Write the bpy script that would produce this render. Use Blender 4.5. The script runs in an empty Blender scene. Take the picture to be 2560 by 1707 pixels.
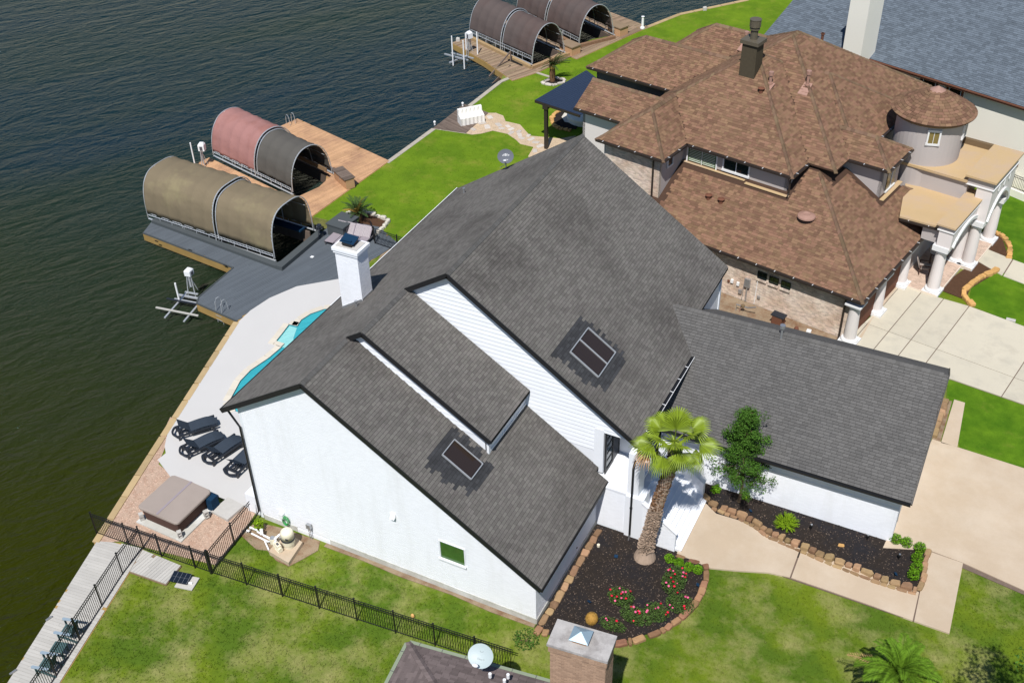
import bpy, math, random
import numpy as np
from mathutils import Vector, Matrix
rnd = random.Random(7)
rad = math.radians
S = bpy.context.scene
# ---------------------------------------------------------------- camera
FPX = 2799.12                      # focal length in pixels of a 2560 wide frame
CR = np.array([[0.8925712788008405, 0.4503247168833811, -0.02289457629516056],
               [-0.2557497459087011, 0.5474221374862703, 0.7968193464378219],
               [-0.37136044448415223, 0.705362780953082, -0.6037837092193423]])
CP = np.array([13.59039411, -27.0182983, 38.0])
cam_d = bpy.data.cameras.new('camera')
cam = bpy.data.objects.new('camera', cam_d)
S.collection.objects.link(cam)
cam_d.sensor_width = 36.0
cam_d.lens = FPX / 2560 * 36
cam_d.clip_end = 3000
cam.matrix_world = Matrix(((CR[0][0], CR[1][0], -CR[2][0], CP[0]), (CR[0][1], CR[1][1], -CR[2][1], CP[1]),
                           (CR[0][2], CR[1][2], -CR[2][2], CP[2]), (0, 0, 0, 1)))
S.camera = cam
# ---------------------------------------------------------------- world, sun, exposure
SUN_EL = rad(57.0)
SUN_DIR = Vector((math.sin(rad(166)) * math.cos(SUN_EL), math.cos(rad(166)) * math.cos(SUN_EL), math.sin(SUN_EL)))
W = bpy.data.worlds.new('World')
S.world = W
W.use_nodes = True
wn = W.node_tree
bg = wn.nodes['Background']
sky = wn.nodes.new('ShaderNodeTexSky')
sky.sky_type = 'NISHITA'
sky.sun_disc = False
sky.sun_elevation = SUN_EL
sky.dust_density = 0.1
sky.ozone_density = 3.5
sky.sun_rotation = rad(166)
wn.links.new(sky.outputs[0], bg.inputs[0])
bg.inputs[1].default_value = 0.085
sd = bpy.data.lights.new('sun', 'SUN')
sd.energy = 5.0
sd.angle = rad(0.55)
sd.color = (1.0, 0.97, 0.925)
sun = bpy.data.objects.new('sun', sd)
S.collection.objects.link(sun)
sun.rotation_euler = (-SUN_DIR).to_track_quat('-Z', 'Y').to_euler()
sun.location = (0, 0, 60)
S.view_settings.view_transform = 'Standard'
S.view_settings.look = 'None'
S.view_settings.exposure = 0.05
S.view_settings.gamma = 1.0
S.view_settings.use_curve_mapping = False

# ---------------------------------------------------------------- pixel <-> place (measured in the photograph)
def ray(px, py):
    return CR.T @ np.array([(px - 1280) / FPX, -(py - 853.5) / FPX, 1.0])
def at(px, py, z=0.0):
    r = ray(px, py)
    p = CP + r * ((z - CP[2]) / r[2])
    return (float(p[0]), float(p[1]), float(z))
def aty(px, py, y):
    r = ray(px, py)
    p = CP + r * ((y - CP[1]) / r[1])
    return tuple(float(v) for v in p)
def pix(p):
    q = CR @ (np.array(p) - CP)
    return (1280 + FPX * q[0] / q[2], 853.5 - FPX * q[1] / q[2], q[2])
def P2(pts, z=0.0):
    return [at(x, y, z)[:2] for x, y in pts]

# ---------------------------------------------------------------- materials
MATS = {}
def mat(name, col, rough=0.85, var=0.12, scale=6.0, fine=0.0, fscale=60.0, rand=0.0, bump=0.0, bscale=40.0,
        col2=None, c2scale=0.5, c2lo=0.45, c2hi=0.65, metal=0.0, spec=None, hue=0.0, stretch=None, col3=None, c3scale=1.0, c3lo=.5, c3hi=.7, dirt=None):
    m = bpy.data.materials.new(name)
    m.use_nodes = True
    t = m.node_tree
    N, L = t.nodes, t.links
    b = N['Principled BSDF']
    b.inputs['Roughness'].default_value = rough
    b.inputs['Metallic'].default_value = metal
    b.inputs['Specular IOR Level'].default_value = (0.45 if rough < .6 or metal else .06) if spec is None else spec
    geo = N.new('ShaderNodeNewGeometry')
    pos = geo.outputs['Position']
    if stretch:
        mp = N.new('ShaderNodeMapping')
        mp.inputs['Rotation'].default_value = (0, 0, rad(stretch[3]) if len(stretch) > 3 else 0)
        mp.inputs['Scale'].default_value = stretch[:3]
        mp.vector_type = 'TEXTURE' if False else 'POINT'
        L.new(pos, mp.inputs[0])
        spos = mp.outputs[0]
    else:
        spos = pos
    def noise(sc, det=3, p=None, ro=.55):
        n = N.new('ShaderNodeTexNoise')
        n.inputs['Scale'].default_value = sc
        n.inputs['Detail'].default_value = det
        n.inputs['Roughness'].default_value = ro
        L.new(p or spos, n.inputs['Vector'])
        return n.outputs['Fac']
    def math_(op, a, c):
        n = N.new('ShaderNodeMath')
        n.operation = op
        for i, v in enumerate((a, c)):
            if isinstance(v, (int, float)):
                n.inputs[i].default_value = v
            else:
                L.new(v, n.inputs[i])
        return n.outputs[0]
    def mixc(fac, c1, c2):
        n = N.new('ShaderNodeMix')
        n.data_type = 'RGBA'
        L.new(fac, n.inputs[0])
        for i, v in ((6, c1), (7, c2)):
            if isinstance(v, tuple):
                n.inputs[i].default_value = (*v[:3], 1)
            else:
                L.new(v, n.inputs[i])
        return n.outputs[2]
    def ramp(f, lo, hi):
        n = N.new('ShaderNodeMapRange')
        n.inputs[1].default_value = lo
        n.inputs[2].default_value = hi
        L.new(f, n.inputs[0])
        return n.outputs[0]
    base = tuple(col)
    if col2:
        base = mixc(ramp(noise(c2scale, 5, None, .65), c2lo, c2hi), base, tuple(col2))
    if col3:
        base = mixc(ramp(noise(c3scale, 6, None, .7), c3lo, c3hi), base, tuple(col3))
    rnd_out = None
    if rand or hue:
        oi = N.new('ShaderNodeObjectInfo')
        rnd_out = math_('FRACT', math_('ADD', geo.outputs['Random Per Island'], oi.outputs['Random']), 0)
    f = 1.0
    if var:
        f = math_('ADD', math_('MULTIPLY', math_('SUBTRACT', noise(scale, 4), 0.5), var * 2.4), 1.0)
    if fine:
        f = math_('ADD', f, math_('MULTIPLY', math_('SUBTRACT', noise(fscale, 2, pos), 0.5), fine * 2.4))
    if rand:
        f = math_('ADD', f, math_('MULTIPLY', math_('SUBTRACT', rnd_out, 0.5), rand * 2))
    vm = N.new('ShaderNodeVectorMath')
    vm.operation = 'SCALE'
    if isinstance(base, tuple):
        vm.inputs[0].default_value = base[:3]
    else:
        L.new(base, vm.inputs[0])
    if isinstance(f, float):
        vm.inputs['Scale'].default_value = f
    else:
        L.new(math_('MAXIMUM', f, 0.05), vm.inputs['Scale'])
    out = vm.outputs[0]
    if hue:
        hs = N.new('ShaderNodeHueSaturation')
        L.new(out, hs.inputs['Color'])
        L.new(math_('ADD', math_('MULTIPLY', math_('FRACT', math_('MULTIPLY', rnd_out, 7.31), 0), hue), 0.5 - hue / 2), hs.inputs['Hue'])
        out = hs.outputs[0]
    L.new(out, b.inputs['Base Color'])
    if bump:
        bn = N.new('ShaderNodeBump')
        bn.inputs['Strength'].default_value = 0.6
        bn.inputs['Distance'].default_value = bump
        L.new(noise(bscale, 4), bn.inputs['Height'])
        L.new(bn.outputs[0], b.inputs['Normal'])
    MATS[name] = m
    return m

def glass(name, col, rough=0.06):
    m = bpy.data.materials.new(name)
    m.use_nodes = True
    b = m.node_tree.nodes['Principled BSDF']
    b.inputs['Base Color'].default_value = (*col, 1)
    b.inputs['Roughness'].default_value = rough
    b.inputs['Specular IOR Level'].default_value = 0.8
    MATS[name] = m
    return m

# ---------------------------------------------------------------- mesh builder
def link(o, parent=None):
    S.collection.objects.link(o)
    if parent is not None:
        o.parent = parent
    return o

def tag(o, label=None, cat=None, group=None, kind=None):
    if label: o['label'] = label
    if cat: o['category'] = cat
    if group: o['group'] = group
    if kind: o['kind'] = kind
    return o

def empty(name, loc, rz=0.0, label=None, cat=None, group=None):
    o = bpy.data.objects.new(name, None)
    o.empty_display_size = 0.3
    o.location = loc
    o.rotation_euler = (0, 0, rz)
    link(o)
    return tag(o, label, cat, group)

def rootoff(parent):
    p = parent
    while p is not None and p.parent is not None:
        p = p.parent
    return p

class MB:
    def __init__(s):
        s.v = []; s.f = []; s.smooth = False
    def add(s, vs, fs):
        n = len(s.v)
        s.v += [tuple(map(float, v)) for v in vs]
        s.f += [tuple(i + n for i in f) for f in fs]
        return s
    def box(s, x0, x1, y0, y1, z0, z1):
        return s.add([(x0, y0, z0), (x1, y0, z0), (x1, y1, z0), (x0, y1, z0), (x0, y0, z1), (x1, y0, z1), (x1, y1, z1), (x0, y1, z1)],
                     [(0, 3, 2, 1), (4, 5, 6, 7), (0, 1, 5, 4), (1, 2, 6, 5), (2, 3, 7, 6), (3, 0, 4, 7)])
    def bar(s, a, b, w, h, up=(0, 0, 1)):
        a = Vector(a); b = Vector(b); d = (b - a).normalized(); u = Vector(up)
        if abs(d.dot(u)) > .98: u = Vector((0, 1, 0))
        r = d.cross(u).normalized() * (w / 2); t = r.cross(d).normalized() * (h / 2)
        vs = [a - r - t, a + r - t, a + r + t, a - r + t, b - r - t, b + r - t, b + r + t, b - r + t]
        return s.add(vs, [(0, 3, 2, 1)[::-1], (4, 5, 6, 7)[::-1], (0, 1, 5, 4)[::-1], (1, 2, 6, 5)[::-1], (2, 3, 7, 6)[::-1], (3, 0, 4, 7)[::-1]])
    def tube(s, pts, r, n=6, cap=True):
        pts = [Vector(p) for p in pts]
        rr = r if isinstance(r, (list, tuple)) else [r] * len(pts)
        m = len(pts); b0 = len(s.v); up = Vector((0, 0, 1))
        for i, p in enumerate(pts):
            d = (pts[min(i + 1, m - 1)] - pts[max(i - 1, 0)]).normalized()
            u = up if abs(d.dot(up)) < .95 else Vector((1, 0, 0))
            a = d.cross(u).normalized(); b = a.cross(d).normalized()
            for k in range(n):
                an = 2 * math.pi * k / n
                s.v.append(tuple(p + (a * math.cos(an) + b * math.sin(an)) * rr[i]))
        for i in range(m - 1):
            for k in range(n):
                k2 = (k + 1) % n
                s.f.append((b0 + i * n + k, b0 + i * n + k2, b0 + (i + 1) * n + k2, b0 + (i + 1) * n + k))
        if cap:
            s.f.append(tuple(b0 + k for k in range(n))[::-1])
            s.f.append(tuple(b0 + (m - 1) * n + k for k in range(n)))
        return s
    def cyl(s, c, r, h, n=12, r2=None):
        return s.tube([c, (c[0], c[1], c[2] + h)], [r, r if r2 is None else r2], n)
    def lathe(s, c, prof, n=16):
        b0 = len(s.v)
        for (r, z) in prof:
            for k in range(n):
                a = 2 * math.pi * k / n
                s.v.append((c[0] + r * math.cos(a), c[1] + r * math.sin(a), c[2] + z))
        for i in range(len(prof) - 1):
            for k in range(n):
                k2 = (k + 1) % n
                s.f.append((b0 + i * n + k, b0 + i * n + k2, b0 + (i + 1) * n + k2, b0 + (i + 1) * n + k))
        s.f.append(tuple(b0 + k for k in range(n))[::-1])
        s.f.append(tuple(b0 + (len(prof) - 1) * n + k for k in range(n)))
        return s
    def prism(s, poly, z0, z1):
        n = len(poly)
        if sum(poly[i][0] * poly[(i + 1) % n][1] - poly[(i + 1) % n][0] * poly[i][1] for i in range(n)) < 0:
            poly = poly[::-1]
        vs = [(p[0], p[1], z0) for p in poly] + [(p[0], p[1], z1) for p in poly]
        fs = [tuple(range(n))[::-1], tuple(range(n, 2 * n))] + [(i, (i + 1) % n, n + (i + 1) % n, n + i) for i in range(n)]
        return s.add(vs, fs)
    def slab(s, pts, off):
        """polygon in 3D thickened by the vector off"""
        n = len(pts); o = Vector(off)
        vs = [Vector(p) for p in pts]
        nor = Vector((0, 0, 0))
        for i in range(n):
            a = vs[i]; b = vs[(i + 1) % n]
            nor += a.cross(b)
        if nor.dot(o) > 0: vs = vs[::-1]
        al = [tuple(v) for v in vs] + [tuple(v + o) for v in vs]
        return s.add(al, [tuple(range(n)), tuple(range(n, 2 * n))[::-1]] + [(i, n + i, n + (i + 1) % n, (i + 1) % n) for i in range(n)])
    def ball(s, c, rx, ry, rz, nu=10, nv=6):
        prof = []
        b0 = len(s.v)
        for j in range(1, nv):
            ph = math.pi * j / nv
            for k in range(nu):
                a = 2 * math.pi * k / nu
                s.v.append((c[0] + rx * math.sin(ph) * math.cos(a), c[1] + ry * math.sin(ph) * math.sin(a), c[2] - rz * math.cos(ph)))
        for j in range(nv - 2):
            for k in range(nu):
                k2 = (k + 1) % nu
                s.f.append((b0 + j * nu + k, b0 + j * nu + k2, b0 + (j + 1) * nu + k2, b0 + (j + 1) * nu + k))
        s.v.append((c[0], c[1], c[2] - rz)); s.v.append((c[0], c[1], c[2] + rz))
        t = len(s.v)
        for k in range(nu):
            k2 = (k + 1) % nu
            s.f.append((t - 2, b0 + k2, b0 + k)); s.f.append((t - 1, b0 + (nv - 2) * nu + k, b0 + (nv - 2) * nu + k2))
        return s
    def mesh(s, name, m, off=(0, 0, 0)):
        me = bpy.data.meshes.new(name)
        v = [(a - off[0], b - off[1], c - off[2]) for a, b, c in s.v] if any(off) else s.v
        me.from_pydata(v, [], s.f)
        if m: me.materials.append(m)
        if s.smooth:
            me.polygons.foreach_set('use_smooth', [True] * len(me.polygons))
        me.update()
        return me
    def build(s, name, m, parent=None, world=False, **kw):
        if isinstance(m, str): m = MATS[m]
        off = (0, 0, 0)
        if world and parent is not None:
            off = tuple(rootoff(parent).location)
        o = bpy.data.objects.new(name, s.mesh(name, m, off))
        link(o, parent)
        return tag(o, **kw)

def copy_tree(o, parent=None):
    c = o.copy()
    S.collection.objects.link(c)
    c.parent = parent
    for ch in list(o.children):
        copy_tree(ch, c)
    return c

# ---------------------------------------------------------------- pieces: shingles, planks, bricks, boards
def inpoly(x, y, poly):
    r = False; n = len(poly); j = n - 1
    for i in range(n):
        xi, yi = poly[i]; xj, yj = poly[j]
        if (yi > y) != (yj > y) and x < (xj - xi) * (y - yi) / (yj - yi) + xi:
            r = not r
        j = i
    return r
def clip_rect(poly, x0, x1, y0, y1):
    def cut(P, ax, v, keep_gt):
        out = []
        n = len(P)
        for i in range(n):
            a = P[i]; b = P[(i + 1) % n]
            ia = (a[ax] >= v) if keep_gt else (a[ax] <= v)
            ib = (b[ax] >= v) if keep_gt else (b[ax] <= v)
            if ia: out.append(a)
            if ia != ib:
                t = (v - a[ax]) / (b[ax] - a[ax])
                out.append((a[0] + t * (b[0] - a[0]), a[1] + t * (b[1] - a[1])))
        return out
    P = cut(poly, 0, x0, True)
    if P: P = cut(P, 0, x1, False)
    if P: P = cut(P, 1, y0, True)
    if P: P = cut(P, 1, y1, False)
    return P if len(P) >= 3 else None

class Pieces:
    """collects the pieces of one kind on one thing; the 300 largest in the photo become objects, the rest one part"""
    def __init__(s, name, mat_, limit=300):
        s.name = name; s.mat = MATS[mat_] if isinstance(mat_, str) else mat_; s.items = []; s.limit = limit
    def add(s, parent, verts, faces, key=None, frame=None):
        c = verts.mean(axis=0)
        px, py, d = pix(c)
        out = not (-20 < px < 2580 and -20 < py < 1727)
        s.items.append((d + (1000 if out else 0), parent, verts, faces, key, frame))
    def finish(s):
        s.items.sort(key=lambda q: q[0])
        cache = {}
        rest = {}
        for i, (d, parent, v, fcs, key, fr) in enumerate(s.items):
            off = np.array(rootoff(parent).location) if parent is not None else np.zeros(3)
            if i < s.limit and d < 900:
                if key is not None and fr is not None:
                    M, O = fr
                    if key not in cache:
                        mb = MB(); mb.v = [tuple(q) for q in (v - O) @ M]; mb.f = list(fcs)
                        cache[key] = mb.mesh(s.name, s.mat)
                    o = bpy.data.objects.new(s.name, cache[key])
                    OO = O - off
                    mw = Matrix(((M[0][0], M[0][1], M[0][2], OO[0]), (M[1][0], M[1][1], M[1][2], OO[1]), (M[2][0], M[2][1], M[2][2], OO[2]), (0, 0, 0, 1)))
                    link(o, parent)
                    o.matrix_local = mw
                else:
                    O = v.mean(axis=0)
                    mb = MB(); mb.v = [tuple(q) for q in v - O]; mb.f = list(fcs)
                    o = bpy.data.objects.new(s.name, mb.mesh(s.name, s.mat))
                    link(o, parent)
                    o.location = tuple(O - off)
            else:
                rest.setdefault(id(parent), [parent, []])[1].append((v - off, fcs))
        for parent, lst in rest.values():
            mb = MB()
            for v, fcs in lst:
                n = len(mb.v)
                mb.v += [tuple(q) for q in v]
                mb.f += [tuple(i + n for i in f) for f in fcs]
            o = bpy.data.objects.new(s.name + 's', mb.mesh(s.name + 's', s.mat))
            link(o, parent)
            o['kind'] = 'stuff'

def lay(pc, parent, O, ex, ey, poly, w, h, th, gs=0.006, gt=0.006, wedge=False, stag='rand', keep=None, alt=None, jit=0.0, s0=None, wvar=0.0):
    """cover polygon poly (in the s,t frame O,ex,ey) with pieces w x h raised by th"""
    O = np.array(O, float); ex = np.array(ex, float); ey = np.array(ey, float)
    ex /= np.linalg.norm(ex); ey /= np.linalg.norm(ey)
    n = np.cross(ex, ey)
    M = np.array([ex, ey, n]).T
    xs = [p[0] for p in poly]; ys = [p[1] for p in poly]
    r = random.Random(len(pc.items) + 3)
    j = 0
    t = min(ys)
    quadf = [(0, 1, 2, 3), (4, 5, 1, 0), (5, 6, 2, 1), (6, 7, 3, 2), (7, 4, 0, 3)]
    while t < max(ys) - 1e-3:
        off = r.random() * w if stag == 'rand' else (0.5 * w * (j % 2) if stag == 'half' else 0.0)
        s = min(xs) - off
        while s < max(xs):
            ww = w * (1 + (r.random() - .5) * wvar) if wvar else w
            a0, a1, b0, b1 = s + gs / 2, s + ww - gs / 2, t + gt / 2, t + h - gt / 2
            s += ww
            cx, cy = (a0 + a1) / 2, (b0 + b1) / 2
            full = inpoly(a0, b0, poly) and inpoly(a1, b0, poly) and inpoly(a1, b1, poly) and inpoly(a0, b1, poly)
            if full:
                Q = [(a0, b0), (a1, b0), (a1, b1), (a0, b1)]
            else:
                Q = clip_rect(poly, a0, a1, b0, b1)
                if not Q: continue
                ar = abs(sum(Q[i][0] * Q[(i + 1) % len(Q)][1] - Q[(i + 1) % len(Q)][0] * Q[i][1] for i in range(len(Q)))) / 2
                if ar < 0.04 * w * h: continue
                if sum(Q[i][0] * Q[(i + 1) % len(Q)][1] - Q[(i + 1) % len(Q)][0] * Q[i][1] for i in range(len(Q))) < 0: Q = Q[::-1]
                q2 = []
                for q in Q:
                    if not q2 or abs(q[0] - q2[-1][0]) + abs(q[1] - q2[-1][1]) > 1e-4: q2.append(q)
                Q = q2
                if len(Q) < 3: continue
            if keep is not None:
                wp = O + ex * cx + ey * cy
                if not keep(wp, cx, cy): continue
            k = len(Q)
            tt = th * (1 + (r.random() - .5) * jit)
            loc = [(q[0], q[1], (tt * max(0.12, 1 - 0.88 * (q[1] - t) / h)) if wedge else tt) for q in Q] + [(q[0], q[1], 0.0) for q in Q]
            loc = np.array(loc)
            wv = O + loc @ M.T
            fs = quadf if k == 4 and False else [tuple(range(k))] + [(k + i, k + (i + 1) % k, (i + 1) % k, i) for i in range(k)]
            tgt = pc
            if alt is not None and alt[0](cx, cy): tgt = alt[1]
            if full and not wvar:
                fr = (M, O + ex * a0 + ey * b0 + n * (0.0))
                key = (round(w, 3), round(h, 3), round(th, 4), wedge) if not jit else (round(w, 3), round(h, 3), round(tt, 4), wedge)
                tgt.add(parent, wv, fs, key if not jit else None, fr)
            else:
                tgt.add(parent, wv, fs)
        t += h
        j += 1

def leafcloud(mb, c, rx, ry, rz, n, size, r=None, shell=0.5, flat=False):
    r = r or rnd
    for _ in range(n):
        while True:
            x, y, z = r.uniform(-1, 1), r.uniform(-1, 1), r.uniform(-1, 1)
            d = x * x + y * y + z * z
            if shell * shell < d < 1: break
        p = Vector((c[0] + x * rx, c[1] + y * ry, c[2] + z * rz))
        a = Vector((r.gauss(0, 1), r.gauss(0, 1), r.gauss(0, .6) if not flat else .1)).normalized()
        b = a.cross(Vector((r.gauss(0, 1), r.gauss(0, 1), r.gauss(0, 1)))).normalized()
        s = size * r.uniform(.6, 1.3)
        mb.add([p - a * s, p + b * s * .45, p + a * s, p - b * s * .45], [(0, 1, 2, 3)])

def rock(mb, c, lx, ly, h, ang, r=None):
    r = r or rnd
    n = 8
    ca, sa = math.cos(ang), math.sin(ang)
    base = []
    for k in range(n):
        a = 2 * math.pi * (k + r.uniform(-.25, .25)) / n
        e = 5.0
        x = abs(math.cos(a)) ** (2 / e) * math.copysign(1, math.cos(a)) * lx / 2 * r.uniform(.84, 1.06)
        y = abs(math.sin(a)) ** (2 / e) * math.copysign(1, math.sin(a)) * ly / 2 * r.uniform(.85, 1.08)
        base.append((x, y))
    vs = []
    for f, z in ((1.0, 0), (1.02, h * .78), (.86, h)):
        for x, y in base:
            x2, y2 = x * f, y * f
            vs.append((c[0] + ca * x2 - sa * y2, c[1] + sa * x2 + ca * y2, c[2] + z * (1 + .12 * math.sin(x * 9 + ang * 3) + r.uniform(-.05, .05))))
    fs = [tuple(range(2 * n, 3 * n))]
    for l in range(2):
        for k in range(n):
            fs.append((l * n + k, l * n + (k + 1) % n, (l + 1) * n + (k + 1) % n, (l + 1) * n + k))
    return mb.add(vs, fs)

def edging(name, pts, lmean, w, h, mt, label, cat, z=0.0, lab_g=None):
    """a border of separate stones along a polyline"""
    root = empty(name, (pts[0][0], pts[0][1], z), 0, label, cat, lab_g)
    r = random.Random(len(pts) * 7 + int(abs(pts[0][0]) * 10))
    for (a, b) in zip(pts[:-1], pts[1:]):
        a = Vector(a[:2]); b = Vector(b[:2]); L_ = (b - a).length; d = (b - a).normalized()
        s = 0.0
        while s < L_ - lmean * .3:
            l = min(lmean * r.uniform(.65, 1.35), L_ - s)
            p = a + d * (s + l / 2)
            mb = MB()
            rock(mb, (0, 0, 0), l * 1.0, w * r.uniform(.8, 1.2), h * r.uniform(.75, 1.2), 0, r)
            o = mb.build('stone', mt, root)
            o.location = (p.x - pts[0][0], p.y - pts[0][1], 0)
            o.rotation_euler = (r.uniform(-.08, .08), r.uniform(-.08, .08), math.atan2(d.y, d.x) + r.uniform(-.1, .1))
            s += l
    return root
# ---------------------------------------------------------------- palette
mat('shingle_charcoal', (0.1397, 0.1309, 0.1213), .9, .10, 1.2, .10, 90, rand=.16, hue=.03, col2=(0.09819, 0.09117, 0.08475), c2scale=.22, c2lo=.48, c2hi=.68)
mat('shingle_new', (0.0476, 0.0486, 0.0525), .9, .06, 2, .1, 90, rand=.22)
mat('shingle_garage', (0.1189, 0.1146, 0.1107), .9, .08, .8, .10, 90, rand=.13, col2=(0.1036, 0.101, 0.09901), c2scale=.15, c2lo=.45, c2hi=.65)
mat('roof_deck_dark', (.018, .018, .018), .9)
mat('shingle_brown', (0.1921, 0.1134, 0.07223), .9, .06, 1.0, .10, 90, rand=.27, hue=.02)
mat('cap_brown', (0.1613, 0.1063, 0.06945), .9, .08, 2, .1, 90, rand=.22, hue=.03)
mat('roof_deck_brown', (.07, .042, .03), .9)
mat('shingle_blue', (.115, .138, .165), .9, .06, 1, .1, 90, rand=.2)
mat('shingle_mauve', (.15, .12, .115), .9, .08, 1, .1, 90, rand=.22)
mat('fascia_black', (.012, .012, .013), .5, .05)
mat('paint_white', (.80, .82, .86), .55, .03, 1.5, .02, 50, rand=.02)
mat('brick_white', (.835, .85, .89), .6, .012, 1.0, .0, 60, rand=.022, col2=(.75, .76, .78), c2scale=1.2, c2lo=.52, c2hi=.85, stretch=(1, 1, .16))
mat('mortar_white', (.76, .79, .83), .8, .03)
mat('foundation', (.47, .46, .42), .9, .12, 3, .1, 40, col2=(.62, .62, .60), c2scale=.7)
mat('brick_mixed', (.50, .37, .28), .9, .08, 3, .08, 80, rand=.22, hue=.02, col2=(.70, .61, .53), c2scale=.7, c2lo=.35, c2hi=.70)
mat('mortar_cream', (.68, .60, .50), .95, .08)
mat('brick_tan', (.37, .25, .175), .9, .08, 3, .1, 80, rand=.16)
mat('mortar_tan', (.33, .24, .18), .95, .08)
mat('stucco', (.44, .40, .385), .9, .03, .5, .04, 70)
mat('stucco_pale', (.68, .63, .61), .8, .03, .5, .03, 70)
mat('trim_pale', (.70, .70, .70), .6, .03)
mat('cream_wall', (.80, .77, .68), .9, .03, .4, .03, 60)
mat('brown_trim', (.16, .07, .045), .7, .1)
mat('gutter_brown', (.030, .022, .018), .5, .1)
mat('membrane_tan', (.50, .36, .20), .9, .08, .5, .06, 30, col2=(.46, .34, .23), c2scale=.5, bump=.01, bscale=3)
mat('membrane_edge', (.17, .12, .07), .9, .08)
mat('copper_paint', (.34, .20, .155), .5, .15, 5)
mat('metal_grey', (.45, .46, .48), .35, .08, 4, metal=.7)
mat('metal_galv', (.56, .58, .60), .4, .08, 5, metal=.5)
mat('metal_white', (.80, .81, .82), .4, .03)
mat('black_metal', (.010, .010, .011), .45, .1)
mat('black_plastic', (.020, .024, .032), .45, .12, 3)
mat('sling_dark', (.040, .052, .070), .7, .1, 4, .12, 90)
mat('sling_taupe', (.30, .26, .285), .7, .04, 3, .05, 60)
mat('frame_grey', (.10, .095, .105), .6, .05)
mat('green_plastic', (.065, .115, .120), .6, .08, 3, rand=.06)
mat('green_plastic_arm', (.26, .33, .39), .5, .05, 3)
mat('deck_grey', (.105, .120, .137), .75, .06, .6, .06, 30, rand=.08, bump=.002, bscale=30)
mat('deck_grey_dark', (.075, .085, .09), .75, .06, .6)
mat('deck_tan', (0.525, 0.315, 0.1782), .8, .12, 1.2, .08, 25, rand=.11, col2=(0.3465, 0.1995, 0.1265), c2scale=.55, c2lo=.45, c2hi=.72, stretch=(1, 1, 1))
mat('deck_weathered', (.27, .195, .13), .85, .15, 1.5, .1, 25, rand=.28, hue=.02)
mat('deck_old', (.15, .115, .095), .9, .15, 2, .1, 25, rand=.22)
mat('deck_pale', (0.45, 0.432, 0.4005), .85, .08, 1.5, .06, 25, rand=.07)
mat('seawall_timber', (.36, .235, .085), .85, .2, 1.4, .1, 25, rand=.15)
mat('seawall_concrete', (.40, .36, .30), .9, .15, 2, .1, 30)
mat('cap_timber_pale', (.42, .31, .17), .85, .15, 2, .1, 25, rand=.12)
mat('concrete_pool', (0.5332, 0.5203, 0.5074), .85, .035, .5, .02, 40)
mat('concrete_tan', (0.4762, 0.3786, 0.2768), .9, .06, .7, .05, 25, rand=.04, col2=(0.5253, 0.4333, 0.3322), c2scale=.45, c2lo=.4, c2hi=.65, bump=.002, bscale=30, col3=(.42, .34, .26), c3scale=.30, c3lo=.60, c3hi=.85)
mat('concrete_pale', (0.528, 0.484, 0.3872), .9, .06, .7, .05, 25, rand=.05, col2=(0.4664, 0.4312, 0.352), c2scale=.8, c2lo=.5, c2hi=.7, col3=(.40, .36, .29), c3scale=.45, c3lo=.58, c3hi=.82)
mat('concrete_joint', (.17, .125, .10), .95, .2, 5)
mat('coping', (0.5984, 0.5456, 0.4576), .85, .06, 2, .05, 30, rand=.06)
mat('pool_tile', (.04, .20, .26), .3, .1, 8)
mat('pool_plaster', (.10, .46, .50), .7, .1, 2)
mat('mulch_black', (.030, .024, .021), .95, .25, 5, .6, 45, bump=.03, bscale=40, col2=(.022, .021, .024), c2scale=.5)
mat('mulch_brown', (.085, .046, .028), .95, .25, 5, .6, 45, bump=.03, bscale=40)
mat('chip', (.12, .09, .07), .95, .2, 5, rand=.7)
mat('pebble_tan', (.46, .33, .25), .9, .1, 2, .4, 38, bump=.02, bscale=45, col2=(.40, .26, .19), c2scale=3)
mat('pebble', (.50, .37, .29), .9, .1, 5, rand=.4)
mat('gravel_cream', (0.51, 0.391, 0.272), .9, .2, 3, .45, 26, bump=.02, bscale=30)
mat('gravel_blue', (.24, .27, .30), .9, .2, 4, .5, 30, bump=.02, bscale=30)
mat('flagstone', (.52, .47, .42), .9, .1, 3, .1, 30, rand=.16)
mat('stone_brown', (.30, .195, .11), .9, .25, 5, .15, 40, rand=.35, hue=.03, bump=.01, bscale=18)
mat('stone_red', (.28, .155, .09), .9, .25, 5, .15, 40, rand=.35, hue=.03, bump=.01, bscale=18)
mat('stone_orange', (.55, .32, .12), .9, .2, 5, .12, 40, rand=.15, bump=.01, bscale=18)
mat('stone_white', (.62, .58, .50), .9, .15, 5, .1, 40, rand=.1)
mat('dirt', (.29, .22, .15), .95, .25, 3, .3, 30, col2=(.17, .10, .06), c2scale=1.5)
mat('lawn_near', (.072, .125, .012), .9, .16, 2.0, .46, 42, col2=(.125, .175, .012), c2scale=.22, c2lo=.42, c2hi=.60,
    col3=(.285, .265, .105), c3scale=.42, c3lo=.46, c3hi=.74)
mat('lawn_back', (0.09234, 0.1665, 0.01008), .9, .14, 1.6, .40, 42, col2=(0.1361, 0.2205, 0.01296), c2scale=.35, c2lo=.40, c2hi=.65, col3=(0.2527, 0.243, 0.0432), c3scale=.45, c3lo=.52, c3hi=.85)
mat('lawn_vivid', (0.0576, 0.1364, 0.0072), .9, .18, 1.6, .40, 42, col2=(0.096, 0.1848, 0.01008), c2scale=.4, c2lo=.4, c2hi=.65, col3=(0.192, 0.2112, 0.036), c3scale=.6, c3lo=.58, c3hi=.9)
mat('leaf_palm', (.185, .255, .016), .5, .12, 3, rand=.22)
mat('leaf_palm_date', (.095, .18, .014), .7, .12, 3, rand=.25)
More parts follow.
